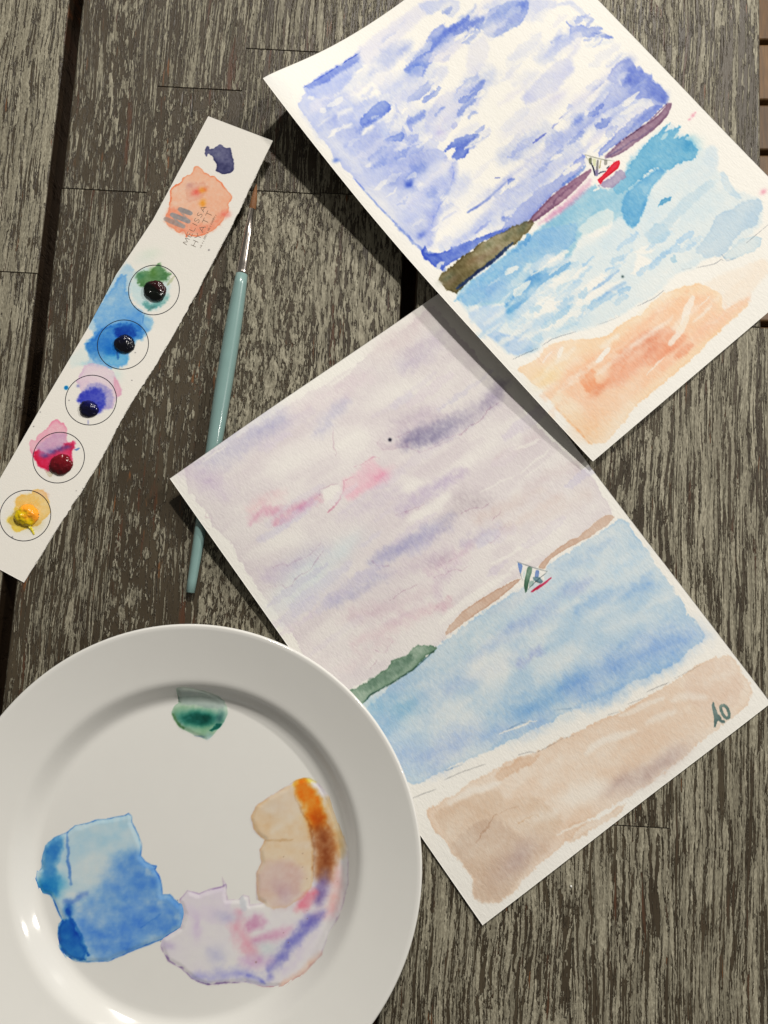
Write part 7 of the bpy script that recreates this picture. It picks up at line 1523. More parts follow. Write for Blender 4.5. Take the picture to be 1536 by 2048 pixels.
P.stroke([(-114.8,171.1),(-108.8,168.7)], 2.78, (144, 138, 133), a=1.0, soft=0.15, rag=0.03, taper=0.1, var=0.1)
P.stroke([(-119.2,168.1),(-109.9,164.1)], 2.78, (144, 138, 133), a=1.0, soft=0.15, rag=0.03, taper=0.1, var=0.1)
P.stroke([(-122.8,165.7),(-112.8,161.3)], 2.78, (144, 138, 133), a=1.0, soft=0.15, rag=0.03, taper=0.1, var=0.1)
P.stroke([(-115.0,170.5),(-112.3,167.3),(-110.0,164.7)], 1.21, (154, 148, 141), a=0.8, soft=0.15, rag=0.03, taper=0.1, var=0.1)
P.stroke([(-119.3,167.6),(-116.3,164.2),(-112.5,160.9)], 1.21, (154, 148, 141), a=0.8, soft=0.15, rag=0.03, taper=0.1, var=0.1)
P.dab((-131.7,144.9), 5.76, 3.36, (207, 213, 190), a=0.7, rag=1)
P.dab((-136.6,142.0), 5.76, 3.84, (211, 213, 198), a=0.6)
P.wash([(-142.4,128.8),(-139.4,134.9),(-134.5,137.9),(-126.6,138.3),(-120.5,134.7),(-119.4,127.6),(-121.2,119.6),(-125.9,113.5),(-131.3,112.6),(-136.8,115.6),(-140.9,120.7)], (194, 209, 202), a=0.9, soft=1.5, edge=0, var=0.4)
P.wash([(-139.3,132.9),(-135.9,136.1),(-131.4,135.3),(-129.5,137.6),(-126.6,140.3),(-124.6,137.5),(-119.5,134.6),(-120.9,130.4),(-127.3,129.7),(-131.3,127.7),(-134.2,126.7),(-137.2,128.8)], (103, 140, 91), a=0.95, soft=1.0, edge=0.2, var=0.9, rag=0.9)
P.dab((-136.3,132.8), 2.40, 1.92, (71, 127, 90), a=0.7, rag=0.6)
P.dab((-129.5,134.8), 1.92, 2.40, (89, 128, 59), a=0.7, rag=0.6)
P.dab((-123.0,132.2), 1.92, 1.92, (84, 127, 85), a=0.7, rag=0.6)
P.stroke([(-120.9,128.1),(-117.5,132.1)], 1.73, (148, 158, 109), a=0.8, soft=0.4)
P.stroke([(-133.5,117.6),(-130.9,115.1),(-125.1,117.6),(-120.7,121.1)], 3.36, (86, 145, 136), a=0.8, soft=1, var=0.7)
P.stroke([(-131.6,112.8),(-128.4,115.1)], 1.25, (100, 137, 128), a=0.7, soft=0.3)
P.wash([(-144.5,141.0),(-148.4,137.0),(-154.0,127.9),(-158.6,117.7),(-162.2,110.6),(-165.3,104.5),(-162.7,101.2),(-161.1,98.4),(-165.4,95.3),(-166.2,93.3),(-164.1,89.3),(-163.3,85.3),(-167.1,81.2),(-155.9,80.7),(-150.1,80.0),(-142.4,81.7),(-142.4,87.8),(-136.2,97.4),(-134.2,95.8),(-133.1,99.4),(-130.5,101.7),(-128.5,105.0),(-129.5,109.3),(-133.8,111.8),(-139.8,115.6),(-142.2,122.7),(-141.3,131.4),(-139.4,135.9)], (160, 190, 209), a=0.9, soft=1, edge=0.05, var=0.5)
P.wash([(-151.0,126.9),(-147.3,133.9),(-144.3,132.9),(-144.0,123.8),(-140.8,116.7),(-134.7,111.6),(-133.7,109.5),(-129.2,108.0),(-128.9,105.0),(-130.5,101.8),(-133.1,99.3),(-134.7,95.9),(-138.1,97.1),(-141.7,88.3),(-142.3,81.2),(-150.1,80.1),(-162.9,84.8),(-164.0,89.3),(-166.0,93.1),(-164.9,95.3),(-161.1,98.1),(-160.3,102.4),(-162.2,110.6),(-157.6,118.7)], (106, 159, 200), a=0.9, soft=1.2, edge=0.3, var=0.6)
P.wash([(-157.9,102.4),(-150.1,104.5),(-146.3,106.5),(-139.4,106.0),(-134.5,103.4),(-133.1,99.4),(-134.7,95.9),(-138.1,97.1),(-142.7,89.8),(-149.4,87.3),(-156.1,84.3),(-162.5,86.3),(-165.7,93.1),(-160.6,97.9)], (51, 120, 183), a=0.95, soft=1.4, edge=0.3, var=0.6)
P.wash([(-150.1,102.4),(-145.3,105.0),(-138.9,104.0),(-137.2,97.9),(-143.0,97.4),(-148.4,97.4)], (16, 71, 152), a=1, soft=1.5, edge=0, var=0.4)
P.dab((-149.6,90.8), 4.32, 3.36, (13, 94, 173), a=0.7)
P.stroke([(-148.1,89.8),(-147.4,85.3)], 1.25, (21, 69, 135), a=0.8, soft=0.3)
P.wash([(-155.3,87.3),(-142.6,87.8),(-141.4,82.2),(-149.1,80.7),(-154.1,82.8)], (74, 166, 199), a=0.5, soft=0.6, edge=0.2)
P.line([(-133.7,111.1),(-134.1,108.0),(-134.3,106.2)], 0.38, (62, 118, 164), a=0.8)
P.wash([(-134.0,111.1),(-129.8,109.3),(-128.5,105.0),(-130.2,101.9),(-134.1,106.0)], (186, 209, 220), a=0.4, soft=0.3, edge=0.4, rag=0.22, rf=0.5)
P.wash([(-174.6,84.8),(-167.2,92.8),(-165.6,90.8),(-163.4,85.3),(-168.6,81.2),(-173.4,80.7)], (204, 213, 215), a=0.8, soft=1.5, edge=0)
P.dab((-167.2,82.8), 2.40, 1.44, (171, 204, 212), a=0.6)
P.dab((-147.0,76.2), 2.88, 3.36, (196, 215, 215), a=0.6)
P.wash([(-166.6,81.0),(-161.9,82.8),(-154.5,81.2),(-149.0,78.0),(-148.1,74.7),(-144.8,69.3),(-144.6,65.3),(-146.8,63.2),(-147.7,61.2),(-148.9,57.3),(-152.0,56.9),(-153.9,55.9),(-156.2,54.9),(-165.6,59.3),(-168.6,62.3),(-166.9,67.3),(-168.6,71.2),(-170.1,72.2),(-167.4,77.2)], (211, 183, 193), a=0.95, soft=0.4, edge=0.3, var=0.35, rag=0.4)
P.wash([(-148.9,75.7),(-144.8,69.3),(-144.6,65.3),(-146.8,63.3),(-148.0,65.3),(-148.7,70.3)], (218, 159, 169), a=0.6, soft=0.6, edge=0.4, rag=0.22, rf=0.5)
P.wash([(-168.6,62.3),(-168.3,64.3),(-164.6,68.3),(-160.4,72.2),(-154.0,70.3),(-149.5,67.3),(-148.9,57.8),(-153.4,56.1),(-157.1,53.4),(-165.6,58.3)], (148, 141, 185), a=0.9, soft=1.2, edge=0.1, var=0.45)
P.wash([(-168.1,61.8),(-167.3,64.3),(-163.1,67.8),(-157.8,69.3),(-154.3,65.3),(-153.1,60.3),(-155.7,54.9),(-158.6,53.4),(-165.5,57.8)], (64, 71, 171), a=0.95, soft=1.3, edge=0, var=0.4)
P.dab((-168.5,70.0), 0.77, 0.86, (119, 119, 170), a=0.9, rag=0.3)
P.stroke([(-162.2,50.7),(-162.0,48.5)], 0.86, (138, 135, 176), a=0.9, soft=0.2, rag=0.05)
P.dab((-175.1,68.9), 1.15, 1.15, (4, 117, 173), a=1.1, rag=0.1, hard=3)
P.wash([(-182.3,49.8),(-179.0,51.4),(-176.7,49.1),(-175.5,49.4),(-173.3,45.6),(-173.5,38.8),(-170.5,38.0),(-170.2,39.0),(-169.2,38.4),(-168.8,35.7),(-170.0,34.6),(-170.2,31.2),(-169.6,27.4),(-170.1,22.9),(-182.0,21.9),(-183.5,22.9),(-185.4,24.4),(-186.9,24.0),(-190.9,29.7),(-193.0,33.4),(-193.7,38.4),(-193.0,40.1),(-190.3,39.1),(-189.4,42.2),(-184.0,46.4)], (224, 163, 171), a=1, soft=0.25, edge=0.4, var=0.3, rag=0.22, rf=0.5)
P.wash([(-191.4,31.6),(-188.6,35.0),(-183.2,31.9),(-175.9,35.0),(-173.9,38.0),(-170.5,37.6),(-170.1,39.0),(-169.1,38.2),(-168.8,35.5),(-170.1,34.4),(-170.2,31.2),(-169.5,25.9),(-182.7,22.1),(-185.4,24.4),(-186.9,24.0),(-190.5,29.3)], (204, 39, 77), a=0.95, soft=0.9, edge=0.25, var=0.4, rag=0.4)
P.wash([(-189.4,35.7),(-185.2,40.3),(-180.1,43.7),(-174.1,42.6),(-173.9,38.8),(-176.7,35.7),(-181.0,31.9),(-185.3,29.7),(-188.4,31.9)], (182, 149, 177), a=0.8, soft=1.3, edge=0, var=0.5)
P.dab((-184.7,30.8), 2.24, 1.34, (85, 70, 126), a=0.7, rag=0.7)
P.dab((-181.1,33.1), 2.24, 1.34, (85, 70, 126), a=0.7, rag=0.7)
P.dab((-177.4,34.6), 2.24, 1.34, (85, 70, 126), a=0.7, rag=0.7)
P.dab((-173.7,35.5), 2.24, 1.34, (85, 70, 126), a=0.7, rag=0.7)
P.wash([(-185.0,23.2),(-182.7,22.9),(-179.9,21.4),(-180.3,19.3),(-181.8,18.9),(-183.0,20.6)], (194, 179, 149), a=0.8, soft=0.3, edge=0.3, rag=0.22, rf=0.5)
P.wash([(-169.0,34.2),(-166.6,35.3),(-165.8,35.0),(-167.3,33.6)], (97, 128, 171), a=1, soft=0.2, edge=0.3, rag=0.1)
P.wash([(-199.4,7.4),(-196.5,9.4),(-195.4,9.5),(-193.1,8.9),(-190.6,10.0),(-190.7,11.6),(-188.9,12.4),(-185.1,12.2),(-182.4,9.7),(-181.3,6.4),(-180.0,0.4),(-180.7,-1.9),(-184.2,-4.5),(-185.2,-7.1),(-192.1,-8.9),(-197.1,-11.1),(-199.7,-10.3),(-201.4,-7.0),(-203.7,-4.8),(-202.7,-3.3),(-199.9,-0.8),(-199.4,2.6)], (239, 191, 119), a=1, soft=0.25, edge=0.35, var=0.25, rag=0.22, rf=0.5)
P.wash([(-203.7,-4.8),(-199.9,-0.8),(-199.4,2.6),(-196.3,-0.3),(-192.4,-4.1),(-189.2,-7.8),(-192.1,-8.9),(-197.1,-11.1),(-199.7,-10.3),(-201.4,-7.0)], (225, 197, 59), a=0.85, soft=1.2, edge=0.05)
P.wash([(-199.3,7.1),(-195.7,9.4),(-190.9,9.4),(-187.1,7.1),(-185.4,3.4),(-191.3,3.4),(-199.0,1.9)], (225, 179, 89), a=0.6, soft=1.2, edge=0)
P.wash([(-190.3,12.2),(-185.1,12.2),(-182.4,9.7),(-181.3,6.4),(-184.1,7.5),(-187.3,10.1)], (237, 183, 149), a=0.6, soft=0.6, edge=0.3)
P.dab((-192.3,-4.8), 7.10, 4.11, (148, 118, 29), a=0.35)
P.dab((-98.1,147.5), 0.42, 0.42, (89, 83, 83), a=0.9, rag=0.1)
P.dab((-200.0,-13.7), 0.37, 0.37, (89, 83, 83), a=0.9, rag=0.1)
P.dab((-191.8,47.2), 0.30, 0.30, (89, 83, 83), a=0.9, rag=0.1)
P.dab((-139.1,73.2), 0.29, 0.29, (89, 83, 83), a=0.9, rag=0.1)
P.dab((-173.2,61.7), 0.29, 0.29, (89, 83, 83), a=0.9, rag=0.1)
P.dab((-163.3,12.8), 0.22, 0.22, (89, 83, 83), a=0.9, rag=0.1)
P.dab((-166.8,11.6), 0.22, 0.22, (89, 83, 83), a=0.9, rag=0.1)
P.dab((-137.9,88.9), 0.29, 0.29, (89, 83, 83), a=0.9, rag=0.1)
P.dab((-188.7,55.2), 0.30, 0.30, (89, 83, 83), a=0.9, rag=0.1)
V = np.stack([SX - STRIP_O[0], SY - STRIP_O[1], strip_z(SX, SY)], -1) * MM
V, Q, C = skirt(V, grid_quads(na, ns)[:, ::-1], P.colours((0.79, 0.765, 0.71)), na, ns, 0.00035)
o = link('card', fast_mesh('card', V, Q, C), M_card, card_root)

def on_card(pts):
    p = np.array(pts, dtype=float)
    return np.stack([p[:, 0] - STRIP_O[0], p[:, 1] - STRIP_O[1], strip_z(p[:, 0], p[:, 1]) + 0.06], -1) * MM

def ribbon(polylines, w):
    """flat printed lines, polylines in mm"""
    vs_, fs_ = [], []
    for pl, closed in polylines:
        p = np.array(pl, dtype=float)
        if closed: p = np.vstack([p, p[:1]])
        # resample
        d = np.r_[0, np.cumsum(np.hypot(*np.diff(p, axis=0).T))]
        m = max(2, int(d[-1] / 0.8) + 1)
        q = np.stack([np.interp(np.linspace(0, d[-1], m), d, p[:, 0]), np.interp(np.linspace(0, d[-1], m), d, p[:, 1])], -1)
        t = np.gradient(q, axis=0); t /= np.linalg.norm(t, axis=1)[:, None] + 1e-9
        nrm = np.stack([-t[:, 1], t[:, 0]], -1) * w / 2
        b = sum(len(v) for v in vs_)
        vs_.append(np.vstack([on_card(q - nrm), on_card(q + nrm)]))
        i = np.arange(m - 1)
        fs_.append(np.stack([b + i, b + i + 1, b + m + i + 1, b + m + i], -1))
    return np.vstack(vs_), np.vstack(fs_)

for cx, cy, r in RINGS:
    a = np.linspace(0, 2 * math.pi, 90)[:-1]
    v, f = ribbon([(list(zip(cx + r * np.cos(a), cy + r * np.sin(a))), True)], 0.42)
    link('printed_circle', fast_mesh('printed_circle', v, f), M_ink, card_root)

GLYPH = {'M': [[(0, 0), (.08, 1), (.45, .15), (.82, 1), (.9, 0)]], 'E': [[(.6, 0), (0, 0), (0, 1), (.6, 1)], [(0, .52), (.5, .52)]],
         'L': [[(0, 1), (0, 0), (.55, 0)]], 'I': [[(.1, 0), (.1, 1)]],
         'S': [[(.02, .12), (.2, 0), (.42, .03), (.56, .2), (.46, .42), (.14, .58), (.05, .8), (.2, .98), (.42, 1), (.55, .88)]],
         'A': [[(0, 0), (.42, 1), (.84, 0)], [(.15, .34), (.69, .34)]], 'H': [[(0, 0), (0, 1)], [(.7, 0), (.7, 1)], [(0, .52), (.7, .52)]],
         'Y': [[(0, 1), (.38, .48), (.76, 1)], [(.38, .48), (.38, 0)]], 'T': [[(0, 1), (.72, 1)], [(.36, 1), (.36, 0)]]}
def lettering(text, start, end, height, w, mat, track=0.34):
    d = np.array(end, float) - np.array(start, float)
    L = np.linalg.norm(d); d /= L; up = np.array([-d[1], d[0]])
    adv = [max(p[0] for s in GLYPH[ch] for p in s) for ch in text]
    tot = sum(adv) + track * (len(text) - 1)
    kx = L / tot
    x = 0.0; pls = []
    for ch, ad in zip(text, adv):
        for s in GLYPH[ch]:
            pls.append(([tuple(np.array(start) + d * (x + p[0]) * kx + up * p[1] * height) for p in s], False))
        x += ad + track
    v, f = ribbon(pls, w)
    link('printed_lettering', fast_mesh('printed_lettering', v, f), mat, card_root)
lettering('MELISSA', (-110.61, 150.59), (-99.72, 172.03), 2.85, 0.25, M_grey_ink)
lettering('HYATT', (-105.43, 149.33), (-96.13, 168.73), 3.1, 0.25, M_grey_ink)
random.seed(3)
ta, tb = np.array((-102.45, 148.72)), np.array((-93.93, 167.58))
td = (tb - ta) / np.linalg.norm(tb - ta); tu = np.array([-td[1], td[0]])
ticks = []
x = 0.0
while x < np.linalg.norm(tb - ta):          # a line of tiny print too small to read
    h = random.uniform(0.6, 1.15)
    p = ta + td * x
    ticks.append(([tuple(p), tuple(p + tu * h)], False))
    if random.random() < 0.4: ticks.append(([tuple(p + tu * h), tuple(p + tu * h + td * 0.5)], False))
    x += random.choice((0.55, 0.7, 0.9, 1.3))
v, f = ribbon(ticks, 0.17)
link('printed_lettering', fast_mesh('printed_lettering', v, f), M_grey_ink, card_root)


def dab_mesh(c, rx, ry, h, rot, cfun, seed, tail=None):
    n = 46
    a = np.linspace(-1.12, 1.12, n)
    X, Y = np.meshgrid(a, a)
    x, y = X.ravel(), Y.ravel()
    ang = np.arctan2(y, x)
    rr = np.hypot(x, y) / (1 + 0.16 * (fbm(np.cos(ang) * 1.3 + 5, np.sin(ang) * 1.3 + 5, 3, seed) - 0.5) * 2)
    dome = np.clip(1 - rr ** 2.6, 0, None) ** 0.5
    lump = 1 + 0.95 * (fbm(x * 1.6 + 9, y * 1.6 + 3, 3, seed + 1) - 0.5)
    z = dome * lump * h
    cr, sr = math.cos(rot), math.sin(rot)
    px = c[0] + (x * rx * cr - y * ry * sr); py = c[1] + (x * rx * sr + y * ry * cr)
    base = on_card(np.stack([px, py], -1))
    base[:, 2] += (z - 0.05) * MM
    q = grid_quads(n, n)
    keep = (rr < 1.03)[q].all(1)
    cols = cfun(x, y, fbm(x * 2.2 + 2, y * 2.2 + 7, 4, seed + 2))
    used = np.unique(q[keep]); remap = -np.ones(len(x), int); remap[used] = np.arange(len(used))
    return fast_mesh('paint_dab', base[used], remap[q[keep]], cols[used])

def two(c0, c1, fn):
    a, b = np.array(srgb(c0)), np.array(srgb(c1))
    def f(x, y, n):
        t = np.clip(fn(x, y, n), 0, 1)[:, None]
        return a * (1 - t) + b * t
    return f
link('paint_dab', dab_mesh((-127.74, 124.63), 6.3, 6.2, 3.0, 0.3, two((4, 10, 6), (46, 4, 12), lambda x, y, n: (x * 0.9 + y * 0.6 - 0.35 + n * 0.5) * 3), 11), M_dab, card_root)
link('paint_dab', dab_mesh((-143.85, 93.86), 5.7, 5.2, 2.4, 0.2, two((3, 4, 18), (6, 12, 50), lambda x, y, n: (y - 0.3 + n * 0.6) * 1.4), 21), M_dab, card_root)
link('paint_dab', dab_mesh((-140.33, 92.42), 1.7, 2.1, 0.5, 0.4, two((75, 12, 25), (92, 16, 32), lambda x, y, n: n), 22), M_dab, card_root)
link('paint_dab', dab_mesh((-162.24, 56.91), 5.6, 4.9, 2.0, -0.5, two((4, 4, 36), (12, 14, 84), lambda x, y, n: (y + n - 0.5) * 1.2), 31), M_dab, card_root)
link('paint_dab', dab_mesh((-175.87, 25.70), 6.4, 5.6, 2.2, 0.5, two((78, 3, 12), (128, 14, 30), lambda x, y, n: (x * 0.5 + y * 0.7 + n - 0.3)), 41), M_dab, card_root)
link('paint_dab', dab_mesh((-193.05, -1.96), 6.5, 6.0, 3.2, 0.2, two((214, 184, 12), (250, 160, 40), lambda x, y, n: (x * 0.7 + y * 0.35 + n - 0.4) * 2.2), 51), M_dab, card_root)
link('paint_dab', dab_mesh((-191.62, -6.31), 1.1, 1.98, 0.88, 0.55, two((205, 190, 40), (220, 205, 60), lambda x, y, n: n), 60), M_dab, card_root)
link('paint_dab', dab_mesh((-190.70, -8.20), 0.85, 1.53, 0.68, 0.55, two((205, 190, 40), (220, 205, 60), lambda x, y, n: n), 61), M_dab, card_root)
link('paint_dab', dab_mesh((-189.54, -9.83), 0.75, 1.35, 0.60, 0.55, two((205, 190, 40), (220, 205, 60), lambda x, y, n: n), 62), M_dab, card_root)
link('paint_dab', dab_mesh((-188.64, -11.45), 0.6, 1.08, 0.48, 0.55, two((205, 190, 40), (220, 205, 60), lambda x, y, n: n), 63), M_dab, card_root)


# ------------------------------------------------------------------ brush
BRUSH_LOC = (-0.10284, -0.04360, 0.00240)
BRUSH_ROT = (0.01882, 0.0, -0.13606)
HANDLE = [(0.01, 0.02), (0.06, 1.90), (0.41, 2.36), (6.50, 2.48), (12.60, 2.61), (18.69, 2.74), (24.79, 2.87), (30.88, 3.01), (36.98, 3.14), (43.08, 3.28), (49.17, 3.41), (55.27, 3.55), (61.36, 3.69), (67.46, 3.82), (73.55, 3.95), (79.65, 4.07), (85.74, 4.19), (91.84, 4.30), (97.94, 4.40), (104.03, 4.49), (110.13, 4.55), (116.22, 4.60), (122.32, 4.63), (128.41, 4.63), (134.51, 4.60), (140.60, 4.54), (146.70, 4.44), (152.80, 4.31), (158.89, 4.12), (164.99, 3.89), (171.08, 3.60), (177.18, 3.25), (177.28, 3.00), (177.33, 0.02)]
FERRULE = [(177.03, 2.85), (177.43, 3.22), (178.33, 3.25), (179.03, 3.05), (179.83, 3.25), (181.03, 3.05), (181.83, 3.20), (184.83, 3.10), (199.83, 2.50), (215.17, 2.05), (215.22, 1.85)]
BRISTLE = [(214.67, 1.80), (216.67, 1.95), (221.32, 1.75), (226.70, 1.00), (230.54, 0.05)]
def lathe_axis(name, prof, n=28):
    """prof: (distance along the axis, radius) in mm, axis = local y"""
    a = np.linspace(0, 2 * math.pi, n, endpoint=False)
    V = np.concatenate([np.stack([r * np.cos(a), np.full(n, s), r * np.sin(a)], -1) for s, r in prof]) * MM
    Q = []
    for k in range(len(prof) - 1):
        for i in range(n):
            j = (i + 1) % n
            Q.append((k * n + i, k * n + j, (k + 1) * n + j, (k + 1) * n + i))
    return fast_mesh(name, V, np.array(Q)[:, ::-1])
brush = empty('paint_brush', BRUSH_LOC)
brush.rotation_mode = 'XYZ'
brush.rotation_euler = BRUSH_ROT
tag(brush, 'slim paint brush with sage green handle, silver ferrule and brown bristles', 'paint brush')
link('handle', lathe_axis('handle', HANDLE), M_handle, brush)
link('ferrule', lathe_axis('ferrule', FERRULE), M_steel, brush)
link('bristles', lathe_axis('bristles', BRISTLE), M_bristle, brush)

# ------------------------------------------------------------------ plate
def plate_z(r):
    """height of the glazed top in mm at radius r mm"""
    return 4.6 + 8.0 * sstep(76.0, 88.5, r) + 9.4 * np.clip((r - 84.0) / 33.0, 0, None) ** 1.15
def lathe_z(name, prof, n=160):
    a = np.linspace(0, 2 * math.pi, n, endpoint=False)
    V = np.concatenate([np.stack([max(r, 0.001) * np.cos(a), max(r, 0.001) * np.sin(a), np.full(n, z)], -1) for r, z in prof]) * MM
    k, i = np.meshgrid(np.arange(len(prof) - 1), np.arange(n), indexing='ij')
    j = (i + 1) % n
    Q = np.stack([k * n + i, k * n + j, (k + 1) * n + j, (k + 1) * n + i], -1).reshape(-1, 4)
    return fast_mesh(name, V, Q)
def plate_profile(rmax, zf, foot, th):
    top = [(r, float(zf(np.array(r)))) for r in np.linspace(0, rmax - 1.2, 70)]
    ze = top[-1][1]
    edge = [(rmax - 1.2 + 1.2 * math.sin(a), ze - 1.3 + 1.3 * math.cos(a)) for a in np.linspace(0.3, math.pi, 9)]
    under = [(r, max(float(zf(np.array(r))) - th, 1.2)) for r in np.linspace(rmax - 3, foot + 5, 24)]
    ft = [(foot + 2.5, 0.0), (foot, 0.0), (foot - 1.5, 1.2), (0, 1.2)]
    return top + edge + under + ft
PLATE = (-98.4, -176.4)
PLATE_R = 117.0
plate = empty('dinner_plate', (PLATE[0] * MM, PLATE[1] * MM, 0))
tag(plate, 'round white glazed plate used as a palette with blue, violet, orange and green paint', 'plate')
link('dish', lathe_z('dish', plate_profile(PLATE_R, plate_z, 62, 3.6)), M_china, plate)

CHINA = (0.71, 0.705, 0.675)
def puddle(poly, rag, paint, label, bead=0.35, pad=1.0, step=0.42, seed=3):
    xs = [p[0] for p in poly]; ys = [p[1] for p in poly]
    nx = int((max(xs) - min(xs) + 6) / step); ny = int((max(ys) - min(ys) + 6) / step)
    X, Y = np.meshgrid(np.linspace(min(xs) - 3, max(xs) + 3, nx), np.linspace(min(ys) - 3, max(ys) + 3, ny))
    x, y = X.ravel(), Y.ravel()
    cv = Canvas(x, y, (190, 183, 168), grain=(0.35, 0.35))
    paint(cv)
    cv.D *= (0.78 + 0.44 * fbm(x * 0.2, y * 0.2, 4, seed + 8))[:, None]
    xw = x + (fbm(x * 0.16, y * 0.16, 4, seed) - 0.5) * rag * 4; yw = y + (fbm(x * 0.16, y * 0.16, 4, seed + 1) - 0.5) * rag * 4
    sd = poly_sd(xw, yw, poly)
    cv.D *= sstep(-pad * 0.5, pad * 0.2, sd)[:, None]
    r = np.hypot(x - PLATE[0], y - PLATE[1])
    z = plate_z(r) + 0.03 + bead * sstep(-0.2, 2.5, sd) * (0.75 + 0.5 * fbm(x * 0.08, y * 0.08, 3, seed + 4))
    q = grid_quads(nx, ny)
    keep = (sd > -pad)[q].all(1)
    used = np.unique(q[keep]); remap = -np.ones(len(x), int); remap[used] = np.arange(len(used))
    V = np.stack([x - PLATE[0], y - PLATE[1], z], -1)[used] * MM
    o = link('paint_puddle', fast_mesh('paint_puddle', V, remap[q[keep]], cv.colours(CHINA)[used]), M_puddle, plate)
    o['label'] = label
    return o
def paint_blue(cv):
    cv.wash([(-160.9,-164.6),(-157.7,-161.5),(-153.8,-160.8),(-145.4,-158.4),(-132.5,-156.7),(-130.3,-155.4),(-128.3,-157.0),(-128.2,-159.7),(-124.9,-165.7),(-123.0,-170.5),(-123.3,-175.9),(-121.0,-178.6),(-117.6,-180.3),(-115.0,-180.7),(-115.8,-182.4),(-113.4,-186.0),(-111.9,-191.3),(-111.7,-194.8),(-108.1,-194.5),(-105.2,-197.2),(-103.2,-198.9),(-101.3,-198.2),(-100.3,-202.4),(-101.8,-210.3),(-110.7,-216.1),(-118.4,-218.7),(-127.1,-222.3),(-137.9,-226.5),(-147.9,-226.8),(-153.4,-226.2),(-158.9,-224.3),(-162.5,-219.6),(-163.5,-213.5),(-163.2,-208.8),(-161.6,-207.2),(-164.0,-202.4),(-166.3,-197.2),(-168.3,-194.8),(-172.3,-194.0),(-174.6,-190.7),(-176.0,-186.9),(-175.5,-183.8),(-173.5,-182.3),(-173.2,-176.4),(-171.8,-171.0),(-167.5,-167.3)], (150, 168, 185), a=1, fade=0.4, soft=0.3, edge=0.7, ew=0.5, rag=0.25, var=0.25, gran=0.15)
    cv.wash([(-172.7,-176.4),(-170.7,-170.5),(-166.4,-167.3),(-163.0,-167.3),(-164.9,-174.3),(-166.2,-181.8),(-164.1,-190.3),(-163.8,-195.6),(-167.8,-194.0),(-172.4,-191.3),(-172.7,-186.0)], (52, 111, 152), a=1, soft=2.2, edge=0, var=0.3, gran=0.15)
    cv.dab((-169.1,-190.8), 5.44, 4.23, (8, 88, 142), a=0.7)
    cv.wash([(-161.6,-207.2),(-157.2,-205.6),(-154.7,-210.3),(-148.1,-222.3),(-149.0,-226.0),(-158.5,-224.0),(-162.5,-218.9),(-163.3,-211.1)], (14, 75, 138), a=1, soft=1.0, edge=0.2, var=0.3, gran=0.15)
    cv.dab((-154.0,-213.5), 2.42, 5.44, (71, 137, 162), a=-0.35, rag=0.5)
    cv.wash([(-153.2,-161.3),(-145.4,-158.6),(-132.5,-157.3),(-129.6,-160.3),(-134.9,-166.7),(-143.6,-174.3),(-148.4,-166.7),(-156.1,-171.0),(-158.7,-163.5)], (145, 167, 190), a=0.5, soft=2, edge=0, var=0.6)
    cv.wash([(-138.8,-181.8),(-133.4,-176.4),(-124.5,-174.8),(-121.0,-178.6),(-115.8,-181.8),(-112.2,-190.3),(-111.4,-195.0),(-105.8,-197.2),(-100.7,-200.9),(-101.8,-210.3),(-118.4,-218.7),(-137.9,-226.5),(-145.7,-226.0),(-151.8,-213.5),(-156.8,-203.0),(-150.5,-195.6),(-142.8,-191.3)], (93, 130, 173), a=0.85, soft=6, edge=0.1, var=0.7, vf=0.16, rag=1.6)
    cv.dab((-128.8,-178.6), 7.08, 4.72, (43, 92, 158), a=0.44000000000000006, rag=1)
    cv.dab((-126.7,-189.7), 9.43, 6.29, (43, 92, 158), a=0.385, rag=1)
    cv.dab((-118.4,-188.2), 6.29, 7.86, (43, 92, 158), a=0.385, rag=1)
    cv.dab((-111.4,-197.7), 7.08, 3.93, (43, 92, 158), a=0.275, rag=1)
    cv.dab((-104.0,-201.9), 4.72, 7.08, (43, 92, 158), a=0.33, rag=1)
    cv.dab((-119.3,-208.2), 12.58, 4.72, (43, 92, 158), a=0.33, rag=1)
    cv.dab((-141.8,-213.5), 9.43, 3.93, (43, 92, 158), a=0.22000000000000003, rag=1)
    cv.dab((-127.2,-220.3), 15.72, 3.93, (43, 92, 158), a=0.385, rag=1)
    cv.dab((-107.6,-209.8), 7.08, 4.72, (43, 92, 158), a=0.275, rag=1)
    cv.dab((-135.9,-197.7), 9.43, 4.72, (43, 92, 158), a=0.275, rag=1)
    cv.dab((-162.0,-187.1), 2.72, 7.26, (190, 190, 180), a=-0.3, rag=0.5)
    cv.stroke([(-160.8,-165.1),(-159.7,-177.5),(-157.9,-189.7)], 1.33, (62, 100, 152), a=0.9, soft=0.5)
    cv.stroke([(-160.4,-198.2),(-155.9,-197.2),(-149.4,-194.0)], 2.66, (65, 92, 151), a=0.7, soft=1.2)
    cv.stroke([(-158.8,-201.9),(-157.2,-205.6),(-153.0,-212.4),(-147.5,-223.4)], 2.06, (5, 62, 133), a=0.9, soft=0.6)
    cv.dab((-158.5,-202.2), 2.18, 3.02, (15, 62, 138), a=0.9, rag=0.5)
    cv.stroke([(-122.0,-210.3),(-114.4,-205.6),(-111.2,-203.0)], 0.73, (37, 90, 155), a=0.6, soft=0.3)
    cv.line([(-161.6,-207.2),(-164.0,-202.4),(-166.3,-197.2)], 0.73, (27, 89, 151), a=0.8)
